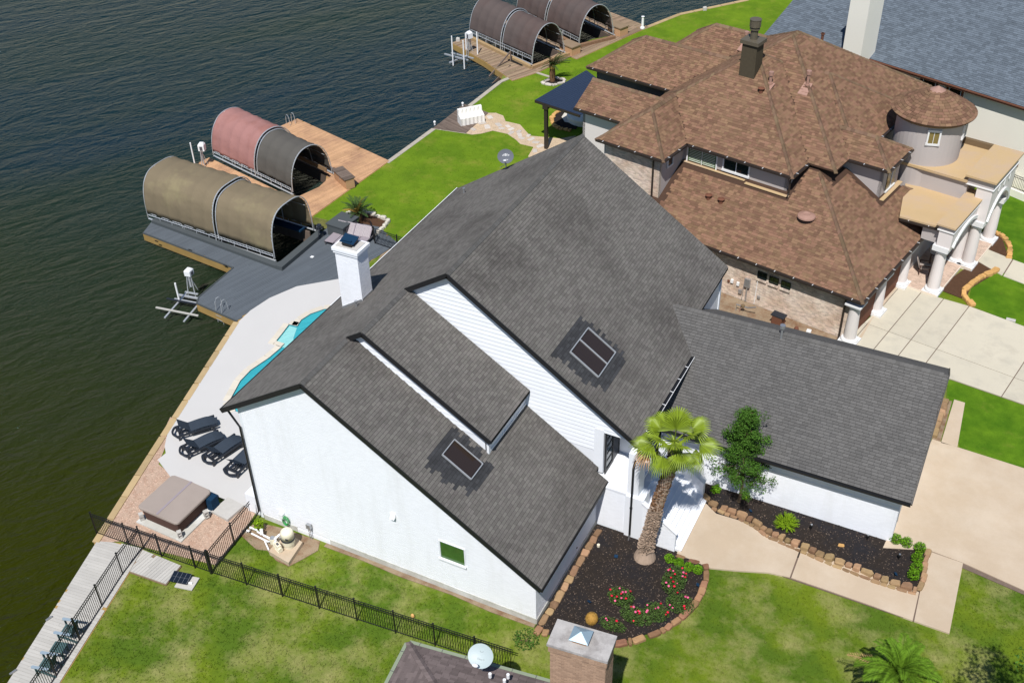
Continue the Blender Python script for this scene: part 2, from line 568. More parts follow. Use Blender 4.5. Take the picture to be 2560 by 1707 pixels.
mat('leaf_dry', (.40, .24, .12), .9, .15, 3, rand=.25)
mat('leaf_oak', (.055, .125, .018), .6, .15, 3, rand=.5)
mat('leaf_box', (.105, .23, .012), .6, .12, 3, rand=.45)
mat('leaf_lime', (.20, .32, .015), .6, .12, 3, rand=.35)
mat('leaf_rose', (.065, .115, .028), .6, .15, 3, rand=.5)
mat('leaf_sago', (.055, .095, .03), .6, .1, 3, rand=.35)
mat('leaf_sago_old', (.36, .22, .05), .7, .1, 3, rand=.3)
mat('petal_red', (.62, .02, .05), .6, .1, 3, rand=.3)
mat('petal_pink', (.72, .12, .25), .6, .1, 3, rand=.3)
mat('bark_palm', (.185, .105, .058), .95, .3, 9, .2, 40, rand=.4, bump=.03, bscale=15)
mat('bark_palm_grey', (.30, .225, .17), .95, .2, 7, .15, 40, rand=.4)
mat('bark', (.12, .085, .055), .95, .2, 6)
mat('cactus_gold', (.42, .24, .06), .8, .3, 30)
mat('tub_cover', (0.3283, 0.275, 0.2422), .75, .06, 1.5, .04, 30)
mat('tub_side', (.095, .055, .045), .7, .12, 3)
mat('block_concrete', (.48, .46, .43), .9, .1, 5)
mat('filter_cream', (.74, .68, .53), .4, .03, 2)
mat('pvc', (.84, .84, .84), .4, .02)
mat('hose_green', (.02, .30, .06), .4, .1)
mat('fabric_olive', (0.183, 0.1476, 0.0972), .85, .07, .6, .05, 60, col2=(0.2318, 0.198, 0.1148), c2scale=.3, c2lo=.55, c2hi=.75)
mat('fabric_red', (0.3245, 0.1656, 0.1512), .85, .05, .6, .05, 60, col2=(0.236, 0.1035, 0.0837), c2scale=.3, c2lo=.55, c2hi=.78)
mat('fabric_grey', (.098, .092, .083), .85, .05, .6, .05, 60)
mat('fabric_brown', (.100, .080, .075), .85, .05, .6, .05, 60, col2=(.10, .072, .066), c2scale=.25)
mat('fabric_white', (.72, .70, .67), .9, .06, 4)
mat('canvas_teal', (.010, .035, .075), .7, .05)
mat('dish_grey', (.125, .135, .16), .7, .03)
mat('dish_pale', (.40, .47, .48), .5, .03)
mat('letter_white', (.8, .8, .8), .6, 0)
mat('letter_grey', (.28, .32, .33), .6, 0)
mat('louver_navy', (.020, .030, .058), .35, .1, 1.5, .1, 30)
mat('flue_metal', (.10, .085, .06), .5, .15)
mat('chimney_brown', (.075, .062, .042), .8, .15)
mat('chimney_crown', (.42, .40, .385), .95, .2, 3, .15, 30, col2=(.28, .26, .25), c2scale=1.6)
mat('gutter_sage', (.24, .28, .20), .6, .08)
mat('shutter', (.62, .66, .60), .5, .03)
mat('shadow_room', (.015, .017, .02), .8, 0)
mat('rubber_mat', (.02, .02, .02), .9, .1)
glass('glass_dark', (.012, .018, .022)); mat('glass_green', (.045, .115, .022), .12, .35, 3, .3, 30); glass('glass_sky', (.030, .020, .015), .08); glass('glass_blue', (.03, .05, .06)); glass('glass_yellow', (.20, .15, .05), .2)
glass('solar', (.010, .014, .022), .12)

def water_mat(name, c1, c2, sc, rough, dist, sky_grade=False):
    m = bpy.data.materials.new(name); m.use_nodes = True
    N, L = m.node_tree.nodes, m.node_tree.links
    b = N['Principled BSDF']
    b.inputs['Roughness'].default_value = rough
    b.inputs['IOR'].default_value = 1.333 if not sky_grade else 1.115
    b.inputs['Specular IOR Level'].default_value = 0.5
    geo = N.new('ShaderNodeNewGeometry')
    mp0 = N.new('ShaderNodeMapping'); mp0.inputs['Rotation'].default_value = (0, 0, rad(-58))
    L.new(geo.outputs['Position'], mp0.inputs[0])
    mp = N.new('ShaderNodeMapping'); mp.inputs['Scale'].default_value = (.50, 1.15, 1)
    L.new(mp0.outputs[0], mp.inputs[0])
    b.inputs['Specular Tint'].default_value = (.50, .74, 1.0, 1)
    def noise(s, d, ds=.3):
        n = N.new('ShaderNodeTexNoise'); n.inputs['Scale'].default_value = s; n.inputs['Detail'].default_value = d; n.inputs['Distortion'].default_value = ds
        L.new(mp.outputs[0], n.inputs['Vector']); return n
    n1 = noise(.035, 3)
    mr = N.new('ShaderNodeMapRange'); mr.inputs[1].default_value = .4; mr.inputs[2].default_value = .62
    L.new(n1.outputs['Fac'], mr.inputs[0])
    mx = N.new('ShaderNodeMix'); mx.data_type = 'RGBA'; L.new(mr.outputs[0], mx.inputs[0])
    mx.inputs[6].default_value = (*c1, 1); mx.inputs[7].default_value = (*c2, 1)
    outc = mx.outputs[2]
    if sky_grade:   # olive near to blue far: change in sky reflection painted into the base colour
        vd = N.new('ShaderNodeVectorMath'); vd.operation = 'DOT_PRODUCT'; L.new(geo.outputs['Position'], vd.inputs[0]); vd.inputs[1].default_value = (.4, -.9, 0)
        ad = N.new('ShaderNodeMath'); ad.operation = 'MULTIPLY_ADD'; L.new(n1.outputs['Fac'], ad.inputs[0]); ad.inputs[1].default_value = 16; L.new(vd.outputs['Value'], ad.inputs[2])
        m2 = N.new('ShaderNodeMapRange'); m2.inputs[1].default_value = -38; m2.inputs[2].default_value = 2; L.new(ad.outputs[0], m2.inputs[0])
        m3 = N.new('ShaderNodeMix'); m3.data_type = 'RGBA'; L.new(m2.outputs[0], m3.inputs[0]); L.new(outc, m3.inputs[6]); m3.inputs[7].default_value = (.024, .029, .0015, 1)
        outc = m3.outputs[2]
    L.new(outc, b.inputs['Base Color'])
    prev = None
    for s, d, dd in ((sc * .35, 2, dist * 1.6), (sc, 5, dist), (sc * 3.0, 4, dist * .34)):
        bp = N.new('ShaderNodeBump'); bp.inputs['Strength'].default_value = 1.0; bp.inputs['Distance'].default_value = dd
        ab = N.new('ShaderNodeMath'); ab.operation = 'MULTIPLY_ADD'; ab.inputs[1].default_value = 2; ab.inputs[2].default_value = -1
        L.new(noise(s, d, .35).outputs['Fac'], ab.inputs[0])
        a2_ = N.new('ShaderNodeMath'); a2_.operation = 'ABSOLUTE'; L.new(ab.outputs[0], a2_.inputs[0])
        a3_ = N.new('ShaderNodeMath'); a3_.operation = 'MULTIPLY'; a3_.inputs[1].default_value = -1.0; L.new(a2_.outputs[0], a3_.inputs[0])
        L.new(a3_.outputs[0], bp.inputs['Height'])
        if prev: L.new(prev, bp.inputs['Normal'])
        prev = bp.outputs[0]
    L.new(prev, b.inputs['Normal'])
    MATS[name] = m
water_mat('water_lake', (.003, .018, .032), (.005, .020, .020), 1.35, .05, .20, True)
water_mat('water_pool', (.03, .29, .36), (.06, .42, .46), 2.5, .05, .03)
water_mat('water_step', (.22, .55, .55), (.32, .62, .60), 2.5, .05, .03)

# ---------------------------------------------------------------- the setting
WZ = -0.72
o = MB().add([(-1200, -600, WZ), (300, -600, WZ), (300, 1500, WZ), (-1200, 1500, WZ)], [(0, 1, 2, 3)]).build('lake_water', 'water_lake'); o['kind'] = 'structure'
shore = [(-11, -60), at(14, 1712)[:2], at(243, 1352)[:2], (at(378, 1138)[0] + .05, at(378, 1138)[1]), (-25.05, 12.3), (-25.2, 23.3), (-26.0, 24.1), (-28.0, 24.0), at(790, 530)[:2], at(972, 403)[:2],
         at(1172, 265)[:2], at(1250, 205)[:2], at(1262, 178)[:2], at(1330, 165)[:2], at(1480, 98)[:2], at(1520, 90)[:2], at(1604, 74)[:2], at(1700, 36)[:2], at(1860, 2)[:2], (-8, 110), (0, 400), (800, 400), (800, -60)]
shore[1] = (shore[1][0] + .15, shore[1][1])
o = MB().prism(shore, -2.0, -0.03).build('ground', 'lawn_near'); o['kind'] = 'structure'

def sheet(name, poly, z, m, th=0.03, kind='structure', parent=None):
    o = MB().prism([tuple(p[:2]) for p in poly], z - th, z).build(name, m, parent)
    if kind: o['kind'] = kind
    return o
# back lawn by the lake (between the pool house and the brown house) and the strip beyond the house
backlawn = [(-25.15, 23.5), (-26.0, 24.15), (-27.9, 24.05), at(790, 530)[:2], at(972, 403)[:2], at(1130, 293)[:2], at(1262, 205)[:2], at(1430, 118)[:2], at(1604, 76)[:2], at(1700, 38)[:2], at(1860, 4)[:2], (-9, 100), (4, 100), (4, 40), (-4, 26), (-10, 21.6), (-14.6, 21.6), (-18, 19.4), (-22, 19.2)]
sheet('back_lawn', backlawn, -.012, 'lawn_back')
# front lawns beyond our drive
sheet('garden_lawn', P2([(2372, 945), (2560, 990), (2800, 1060), (2800, 1246), (2400, 1119), (2365, 1000)]), -.012, 'lawn_vivid')
sheet('neighbour_lawn', P2([(2420, 760), (2428, 720), (2470, 683), (2500, 672), (2560, 700), (2800, 790), (2800, 900), (2590, 830)]), .0, 'lawn_vivid')
sheet('far_lawn', P2([(2462, 590), (2500, 480), (2600, 520), (2800, 600), (2800, 730), (2560, 662), (2530, 650)]), .0, 'lawn_vivid')
def slabs(name, polys, z, m, th=.10):
    for i, p in enumerate(polys):
        o = MB().prism([tuple(q[:2]) for q in p], z - th, z).build(name, m); o['kind'] = 'structure'
# our drive and front walk: separate pours with dark joints between
sheet('drive_bedding', P2([(2205, 1372), (2330, 1098), (2800, 1247), (2800, 1590), (2400, 1416)]), .012, 'concrete_joint')
slabs('drive_slab', [P2([(2207, 1370), (2330, 1099), (2800, 1248), (2800, 1585), (2408, 1408), (2325, 1377)])], .05, 'concrete_tan')
sheet('walk_bedding', [at(1990, 1376)[:2], at(2070, 1400)[:2], at(2296, 1484)[:2], at(2325, 1380)[:2], at(2407, 1409)[:2], at(2373, 1583)[:2], at(1950, 1438)[:2]], .012, 'concrete_joint')
sheet('walk_bedding', P2([(2440, 654), (2462, 624), (2700, 712), (2690, 758)]), .024, 'concrete_joint')
slabs('front_walk', [[at(1752, 1247)[:2], at(1790, 1285)[:2], at(1868, 1308)[:2], at(1922, 1340)[:2], at(2000, 1372)[:2], at(1974, 1444)[:2], at(1920, 1432)[:2], at(1850, 1428)[:2], at(1776, 1421)[:2], at(1692, 1384)[:2]],
                     P2([(2004, 1374), (2062, 1396), (2297, 1481), (2281, 1552), (2180, 1515), (2060, 1473), (1978, 1445)]),
                     P2([(2325, 1380), (2407, 1409), (2373, 1584), (2285, 1553), (2299, 1484)])], .05, 'concrete_tan')
# neighbour drive: grid of pours
A_, B_, C_, D_ = at(2105, 868), at(2330, 730), at(2850, 900), at(2700, 1060)
drive = P2([(2095, 870), (2180, 790), (2235, 700), (2335, 742), (2420, 766), (2600, 832), (2900, 930), (2900, 1130), (2380, 950)])
sheet('neighbour_drive_bedding', drive, .004, 'concrete_joint')
eu = np.array([.98, -.19]); ev = np.array([.19, .98])
def gridslabs(poly, O, cu, cv, z, m, nm, gap=.025):
    # intersections of a u,v grid with the polygon
    loc = [(float(np.dot(np.array(p) - O, eu)), float(np.dot(np.array(p) - O, ev))) for p in poly]
    for i in range(len(cu) - 1):
        for j in range(len(cv) - 1):
            Q = clip_rect(loc, cu[i] + gap, cu[i + 1] - gap, cv[j] + gap, cv[j + 1] - gap)
            if Q:
                pts = [tuple(O + eu * q[0] + ev * q[1]) for q in Q]
                slabs(nm, [pts], z, m, .06)
gridslabs(drive, np.array(at(2232, 725)[:2]), [-9, 0.2, 1.45, 2.75, 4.2, 8.4, 12.6, 17, 30], [-16, -12, -8.1, -4.1, 4], .05, 'concrete_pale', 'neighbour_drive_slab')
slabs('garage_apron', [P2([(2138, 861), (2150, 840), (2262, 668), (2275, 680), (2180, 800), (2152, 850)])], .053, 'concrete_tan')
slabs('neighbour_walk', [P2([(2440, 652), (2462, 622), (2530, 650), (2505, 690)]), P2([(2508, 691), (2533, 651), (2700, 712), (2690, 760)])], .05, 'concrete_pale')
sheet('front_bed_soil', P2([(2420, 752), (2342, 722), (2440, 652), (2505, 672), (2478, 690), (2425, 722), (2416, 745)]), .02, 'mulch_brown')
sheet('blue_gravel', P2([(2335, 745), (2345, 720), (2400, 665), (2428, 680), (2445, 655), (2436, 650), (2425, 668), (2390, 655), (2330, 735)]), .03, 'gravel_blue')
sheet('far_bed_soil', P2([(2448, 618), (2485, 582), (2505, 592), (2520, 640), (2516, 645)]), .02, 'mulch_brown')
# pool terrace
pool_in = [(-14.2, 5.8), (-20.2, 5.8), (-21.0, 6.3), (-21.29, 7.2), (-21.53, 7.92), (-21.6, 8.94), (-21.35, 10.28), (-21.3, 11.37), (-21.87, 11.38), (-22.03, 12.44), (-22.2, 13.35), (-21.67, 13.4), (-21.81, 14.0), (-21.66, 14.74), (-21.2, 15.48), (-20.3, 16.1), (-18.8, 16.3), (-14.2, 16.3)]
_w0 = at(378, 1138); _wx = lambda y: _w0[0] + (y - _w0[1]) * (-25.12 - _w0[0]) / (12.3 - _w0[1]) + .12
terr = [(-25.0, 12.3), (_wx(3.6), 3.6), (_wx(2.8) + .06, 2.8), (_wx(2.1) + .3, 2.1), (_wx(1.7) + .6, 1.7), (-21.37, 1.16), (-19.78, .38), (-15.25, .42), (-15.0, .3), (-14.2, .3)] + pool_in + [(-14.2, 19.2), (-18.2, 19.2), (-20.2, 19.0), (-22.17, 18.49), (-24.05, 16.73), (-24.81, 15.03), (-25.06, 13.5)]
sheet('pool_terrace', terr, .05, 'concrete_pool', .3)
sheet('pool_floor', pool_in, -.028, 'pool_plaster', .04)
sheet('pool_water', pool_in, -.02, 'water_pool', .004)
sheet('pool_step_water', [(-21.3, 11.45), (-21.8, 11.45), (-21.96, 12.44), (-22.1, 13.28), (-21.6, 13.3), (-21.2, 12.4), (-20.4, 11.4)], -.012, 'water_step', .004)
wall = MB()
for a, b in zip(pool_in[1:-1], pool_in[2:]):
    wall.bar((a[0], a[1], .005), (b[0], b[1], .005), .05, .07)
o = wall.build('pool_tile_band', 'pool_tile'); o['kind'] = 'structure'
# coping stones round the pool
cop = empty('pool_coping', (-21.5, 8, .05), 0, 'pale stone coping round the edge of the turquoise swimming pool', 'pool edge')
for a, b in zip(pool_in[1:-2], pool_in[2:-1]):
    a = Vector(a); b = Vector(b); d = b - a; n = max(1, round(d.length / .6)); nr = Vector((-d.y, d.x)).normalized()
    if nr.dot(Vector((-19, 11)) - a) > 0: nr = -nr
    for k in range(n):
        p = a + d * (k / n); q = a + d * ((k + 1) / n - .012)
        MB().prism([tuple(p - nr * .04), tuple(q - nr * .04), tuple(q + nr * .32), tuple(p + nr * .32)], .05, .075).build('coping_stone', 'coping', cop, True)
# gravel round the spa
grav = P2([(245, 1358), (380, 1138)]) + [(-23.0, 4.0), (-22.6, 4.0)] + P2([ (396, 1160), (480, 1228), (560, 1262), (622, 1268), (640, 1280), (616, 1318), (540, 1412), (300, 1352)])
sheet('pea_gravel', grav, .012, 'pebble_tan')
mb = MB()
for _ in range(6000):
    x = rnd.uniform(-22.5, -14.2); y = rnd.uniform(-4, 2)
    if inpoly(x, y, grav):
        s = rnd.uniform(.015, .035); z = .012
        mb.add([(x - s, y, z), (x, y - s, z), (x + s, y, z), (x, y + s, z), (x, y, z + s)], [(0, 1, 4), (1, 2, 4), (2, 3, 4), (3, 0, 4)])
o = mb.build('pebbles', 'pebble'); tag(o, 'small tan pebbles lying on the gravel round the hot tub', 'gravel', None, 'stuff')
# planting beds of our house
bedA = [(.05, .0), (2.0, -.15)] + P2([(1440, 1618), (1480, 1622), (1530, 1612), (1600, 1590), (1660, 1570), (1700, 1540), (1742, 1505), (1762, 1470), (1770, 1425), (1745, 1405), (1695, 1384)]) + [(3.9, 6.6), (.05, 6.6)]
sheet('front_bed', bedA, .02, 'mulch_black')
bedB = P2([(1752, 1247), (1790, 1285), (1860, 1322), (1920, 1362), (1990, 1392), (2060, 1415), (2180, 1452), (2298, 1482), (2312, 1440), (2322, 1380), (2228, 1352)]) + [(3.6, 11.3), (3.6, 10.3)]
sheet('side_bed', bedB, .02, 'mulch_black')
for poly, n, nm, lb in ((bedA, 1500, 'wood_chips', 'wood chips scattered on the black mulch by the palm'), (bedB, 1000, 'wood_chips', 'wood chips scattered on the long mulch bed by the garage')):
    mb = MB(); xs = [p[0] for p in poly]; ys = [p[1] for p in poly]
    for _ in range(n * 2):
        x = rnd.uniform(min(xs), max(xs)); y = rnd.uniform(min(ys), max(ys))
        if inpoly(x, y, poly):
            a = rnd.uniform(0, 6.3); l = rnd.uniform(.02, .05); w = l * .35; c, s_ = math.cos(a), math.sin(a); z = .035
            mb.add([(x - c * l, y - s_ * l, z), (x + s_ * w, y - c * w, z + .01), (x + c * l, y + s_ * l, z + .012), (x - s_ * w, y + c * w, z)], [(0, 1, 2, 3)])
    o = mb.build(nm, 'chip'); tag(o, lb, 'wood chips', None, 'stuff')
# worn earth by the filter pad, along the wall and the fence
sheet('bare_soil', P2([(600, 1335), (640, 1305), (700, 1318), (800, 1352), (795, 1375), (760, 1395), (722, 1415), (690, 1400), (668, 1375), (640, 1372)]), .004, 'dirt')
sheet('soil_strip', [(-10.6, -.02), (-10.6, .2), (0, .2), (0, .02), (-2, -.04), (-4, .05), (-6.5, -.05), (-8.5, .03)], .003, 'dirt')
# grass tufts
def tufts(name, poly, dens, m, label, hmin=.02, hmax=.05, avoid=()):
    xs = [p[0] for p in poly]; ys = [p[1] for p in poly]
    A = (max(xs) - min(xs)) * (max(ys) - min(ys))
    r = np.random.RandomState(len(poly))
    n = int(A * dens)
    X = r.uniform(min(xs), max(xs), n); Y = r.uniform(min(ys), max(ys), n)
    mb = MB(); V = mb.v; F = mb.f
    for x, y in zip(X, Y):
        if not inpoly(x, y, poly) or any(inpoly(x, y, q) for q in avoid): continue
        for k in range(3):
            a = rnd.uniform(0, 6.28); h = rnd.uniform(hmin, hmax); w = .014; l = rnd.uniform(.02, .05)
            c, s_ = math.cos(a), math.sin(a); b = len(V); dx, dy = rnd.uniform(-.04, .04), rnd.uniform(-.04, .04)
            V += [(x + dx - s_ * w, y + dy + c * w, -.02), (x + dx + s_ * w, y + dy - c * w, -.02), (x + dx + c * l, y + dy + s_ * l, h)]
            F.append((b, b + 1, b + 2))
    o = mb.build(name, m); tag(o, label, 'grass', None, 'stuff')
nearlawn = P2([(535, 1440), (620, 1330), (700, 1420), (800, 1370), (1330, 1580), (1400, 1615), (1530, 1622), (1640, 1600), (1740, 1520), (1780, 1430), (1975, 1450), (2370, 1590), (2410, 1412), (2570, 1470), (2570, 1720), (150, 1720), (310, 1440), (440, 1440)])
tufts('grass_blades', nearlawn, 62, 'lawn_near', 'blades of the mottled yellow green lawn in front of the white house', avoid=(bedA,))
tufts('grass_blades', [p for p in backlawn if p[1] < 60] , 14, 'lawn_back', 'blades of the even green lawn between the white house and the lake')
# ---------------------------------------------------------------- the white house
xS, zS, xr1, zr1, xL, zL = .38, 2.59, -10.3, 9.62, -15.01, 6.58
y2, xr2, zr2, y3, xe2, ze2 = 3.43, -9.54, 10.10, 7.0, -3.58, 6.30
xr3, zr3, y4, xe3, ze3, xe3b, ze3b = -7.37, 11.5, 21.27, 1.65, 5.20, 1.01, 5.65
sl = (zL - zr1) / (xL - xr1)
xg, yg, zg, yge, zge, xgw, ygw, ybk = 12.82, 15.81, 6.45, 10.72, 3.12, 12.4, 11.26, 20.6
sg = (zg - zge) / (yg - yge)
H = empty('white_brick_house', (-6, 10, 0), 0, 'white painted brick house with stepped charcoal shingle roofs, two skylights and a garage wing', 'house')
sh = Pieces('shingle', 'shingle_charcoal'); shn = Pieces('dark_shingle', 'shingle_new'); shg = Pieces('shingle', 'shingle_garage', 0)
bw = Pieces('brick', 'brick_white'); sidp = Pieces('siding_board', 'paint_white'); caps = Pieces('ridge_cap', 'shingle_garage')

def z1s(x): return zS + (zr1 - zS) / (xS - xr1) * (xS - x)
def z2s(x): return ze2 + (zr2 - ze2) / (xe2 - xr2) * (xe2 - x)
def z3s(x): return ze3 + (zr3 - ze3) / (xe3 - xr3) * (xe3 - x)
def zlk(x): return zL + sl * (x - xL)
def zga(y): return zge + sg * (y - yge)

def roofplane(pts3, name='roof', th=.16, parent=H, m='roof_deck_dark'):
    return MB().slab(pts3, (0, 0, -th)).build(name, m, parent, True)
def cover(pc, parent, O, ex, pts3, ww=.27, hh=.145, **k):
    """shingle a roof plane: ex along the eave"""
    O = np.array(O, float); ex = np.array(ex, float); ex /= np.linalg.norm(ex)
    P = [np.array(p, float) for p in pts3]
    n = None
    for i in range(len(P)):
        c_ = np.cross(P[(i + 1) % len(P)] - P[i], P[(i + 2) % len(P)] - P[(i + 1) % len(P)])
        if np.linalg.norm(c_) > 1e-6:
            n = c_ / np.linalg.norm(c_); break
    if n[2] < 0: n = -n
    ey = np.cross(n, ex)
    if ey[2] < 0:
        ex = -ex; ey = np.cross(n, ex)
    poly = [(float(np.dot(p - O, ex)), float(np.dot(p - O, ey))) for p in P]
    lay(pc, parent, O + n * .003, ex, ey, poly, ww, hh, .010, .008, .013, True, **k)

def ridgecaps(pc, parent, a, b, dl, dr, w=.15, step=.19):
    """folded caps along a ridge from a to b; dl, dr: downhill directions on each side"""
    a = np.array(a, float); b = np.array(b, float); d = b - a; L_ = np.linalg.norm(d); d /= L_
    dl = np.array(dl, float); dl /= np.linalg.norm(dl); dr = np.array(dr, float); dr /= np.linalg.norm(dr)
    up = np.array([0, 0, 1.0])
    n = int(L_ / step)
    for i in range(n):
        p0 = a + d * (i * step); p1 = a + d * ((i + 1) * step + .04)
        u0, u1 = .055, .025
        V = np.array([p0 + dl * w + up * u0, p0 + up * (u0 + .03), p0 + dr * w + up * u0, p1 + dl * w + up * u1, p1 + up * (u1 + .03), p1 + dr * w + up * u1,
                      p0 + dl * w, p0 + dr * w])
        pc.add(parent, V, [(0, 1, 4, 3), (1, 2, 5, 4), (0, 6, 7, 2, 1), (3, 6, 0), (5, 2, 7)])

# roof planes
lake_pts = [(xL, 0, zL), (xr1, 0, zr1), (xr1, y2, zr1), (xr2, y2, zlk(xr2)), (xr2, y3, zlk(xr2)), (xr3, y3, zlk(xr3)), (xr3, y4, zlk(xr3)), (xL, y4, zL)]
r = roofplane(lake_pts); cover(sh, r, (xL, 0, zL), (0, -1, 0), lake_pts)
p1 = [(xS, 0, zS), (xr1, 0, zr1), (xr1, y3 + .2, zr1), (-.2, y3 + .2, z1s(-.2)), (-.2, 6.92, z1s(-.2)), (xS, 6.92, zS)]
r1 = roofplane(p1)
def inpatch(cx_, cy_, hw, hh_, seed):
    rr = random.Random(seed)
    jag = [rr.uniform(-.35, .35) for _ in range(60)]
    return lambda s, t: abs(t - cy_) < hh_ and abs(s - cx_) < hw + jag[int((t - cy_ + 5) / .145) % 60]
def alt_patch(x0, x1, ya, yb, px_):
    def f(wx, wy):
        return x0 < wx < x1 and ya < wy < yb
    return f
s1len = math.hypot(xS - xr1, zr1 - zS)
jag = [rnd.uniform(0, .42) for _ in range(200)]
def patchfun(xs0, xs1, ys0, ys1, xeave, slope_cos):
    def f(s, t):
        wx = xeave - t * slope_cos; wy = abs(s)
        i = int(t / .145)
        a = ys0 + jag[i % 200] - .15; b = ys1 - jag[(i + 57) % 200] + .15
        # lower (street side) end tapers like the photo
        if wx > xs1 - .6: a += .35; b -= .25
        return xs0 < wx < xs1 and a < wy < b
    return f
cover(sh, r1, (xS, 0, zS), (0, 1, 0), p1, alt=(patchfun(-5.45, -3.35, 1.0, 3.55, xS, (xS - xr1) / s1len), shn))
p2 = [(xe2, y2, ze2), (xr2, y2, zr2), (xr2, y3 + .15, zr2), (xe2, y3 + .15, ze2)]
r2 = roofplane(p2); cover(sh, r2, (xe2, 0, ze2), (0, 1, 0), p2)
s3len = math.hypot(xe3 - xr3, zr3 - ze3)
p3 = [(xe3, y3, ze3), (xr3, y3, zr3), (xr3, y4, zr3), (xe3b, y4, z3s(xe3b)), (xe3b, 16.0, z3s(xe3b)), (xe3, 15.2, ze3)]
r3 = roofplane(p3)
cover(sh, r3, (xe3, 0, ze3), (0, 1, 0), p3, alt=(patchfun(-2.8, -.35, 7.7, 10.9, xe3, (xe3 - xr3) / s3len), shn))
# garage wing roof
pg = [(1.0, yge, zge), (xg, yge, zge), (xg, yg, zg), (-.1, yg, zg), (1.0, 14.0, zga(14.0))]
rg = roofplane(pg); cover(shg, rg, (0, yge, zge), (1, 0, 0), pg)
pgb = [(-.1, yg, zg), (xg, yg, zg), (xg - .15, ybk, zg - sg * (ybk - yg)), (-.1, ybk, zg - sg * (ybk - yg))]
rgb = roofplane(pgb); cover(shg, rgb, (xg, ybk, zg - sg * (ybk - yg)), (-1, 0, 0), pgb)
# ridge caps
ridgecaps(caps, r1, (xr1, 0, zr1), (xr1, y2 - .05, zr1), (-1, 0, -sl), (1, 0, -.658))
ridgecaps(caps, r2, (xr2, y2, zr2), (xr2, y3 - .05, zr2), (-1, 0, -sl), (1, 0, -.638))
ridgecaps(caps, r3, (xr3, y3, zr3), (xr3, y4, zr3), (-1, 0, -sl), (1, 0, -.698))
ridgecaps(caps, rg, (xg - .2, yg, zg), (-.1, yg, zg), (0, -1, -sg), (0, 1, -sg))
# black rake boards, proud of the shingles
def rake(a, b, w=.05, h=.22):
    MB().bar(a, b, w, h).build('rake_board', 'fascia_black', H, True)
rake((xL, -.03, zL - .08), (xr1, -.03, zr1 - .08)); rake((xr1, -.03, zr1 - .08), (xS, -.03, zS - .08))
rake((xr1, y2 - .03, zr1 - .06), (xr2, y2 - .03, zlk(xr2) - .06)); rake((xr2, y2 - .03, zr2 - .08), (xe2, y2 - .03, ze2 - .08))
rake((xr2, y3 - .03, zlk(xr2) - .06), (xr3, y3 - .03, zr3 - .06)); rake((xr3, y3 - .03, zr3 - .08), (xe3, y3 - .03, ze3 - .08))
rake((xg + .03, yge, zge - .08), (xg + .03, yg, zg - .08)); rake((xg + .03, yg, zg - .08), (xg - .12, ybk, zg - sg * (ybk - yg) - .08))
rake((xL - .03, 0, zL - .08), (xL - .03, y4, zL - .08), .05, .2)
MB().bar((xL - .06, 8.5, zL + .012), (xL - .06, y4, zL + .012), .04, .03).build('drip_edge', 'metal_white', H, True)
rake((xS + .02, 0, zS - .08), (xS + .02, 6.9, zS - .08), .05, .16)
# gutters
g = MB().bar((xe3 + .08, y3, ze3 - .07), (xe3 + .08, 15.1, ze3 - .07), .13, .12)
g.build('gutter', 'black_metal', H, True)
g = MB().bar((xe3 + .155, y3 + .02, ze3 - .01), (xe3 + .155, 15.05, ze3 - .01), .02, .015)
g.build('gutter_lip', 'metal_white', H, True)
for y in np.arange(8, 15, 1.0):
    MB().bar((xe3, y, ze3 + .01), (xe3 + .16, y, ze3 - .0), .03, .012).build('gutter_strap', 'metal_white', H, True)
MB().bar((.9, yge - .07, zge - .07), (xg, yge - .07, zge - .07), .12, .1).build('gutter', 'black_metal', H, True)
# skylights
def skylight(plane_z, xa, xb, ya, yb, parent, bars=0):
    """xa uphill, xb downhill"""
    za, zb = plane_z(xa), plane_z(xb)
    up = np.array([0, 0, 1.0]); n = np.cross(np.array([0, 1.0, 0]), np.array([xb - xa, 0, zb - za])); n /= np.linalg.norm(n)
    if n[2] < 0: n = -n
    h = .11
    C = [np.array([xa, ya, za]), np.array([xb, ya, zb]), np.array([xb, yb, zb]), np.array([xa, yb, za])]
    f = MB()
    for i in range(4):
        f.bar(C[i] + n * h / 2, C[(i + 1) % 4] + n * h / 2, .038, h, tuple(n))
    fr = f.build('skylight_frame', 'metal_galv', parent, True)
    cx = sum(C) / 4
    GL = [cx + (c - cx) * .93 + n * .085 for c in C]
    MB().slab([tuple(p) for p in GL], tuple(-n * .02)).build('pane', 'glass_sky', fr, True)
    fl = MB()
    o_ = [cx + (c - cx) * 1.10 + n * .032 for c in C]
    fl.slab([tuple(p) for p in o_], tuple(-n * .015)).build('flashing', 'shingle_new', fr, True)
    if bars:
        m1 = (C[0] + C[3]) / 2 + n * .11; m2 = (C[1] + C[2]) / 2 + n * .11
        MB().bar(m1, m2, .045, .05, tuple(n)).build('mullion', 'metal_galv', fr, True)
skylight(z1s, -5.1, -3.78, 1.9, 2.93, r1)
skylight(z3s, -2.26, -.9, 8.45, 10.4, r3, 1)
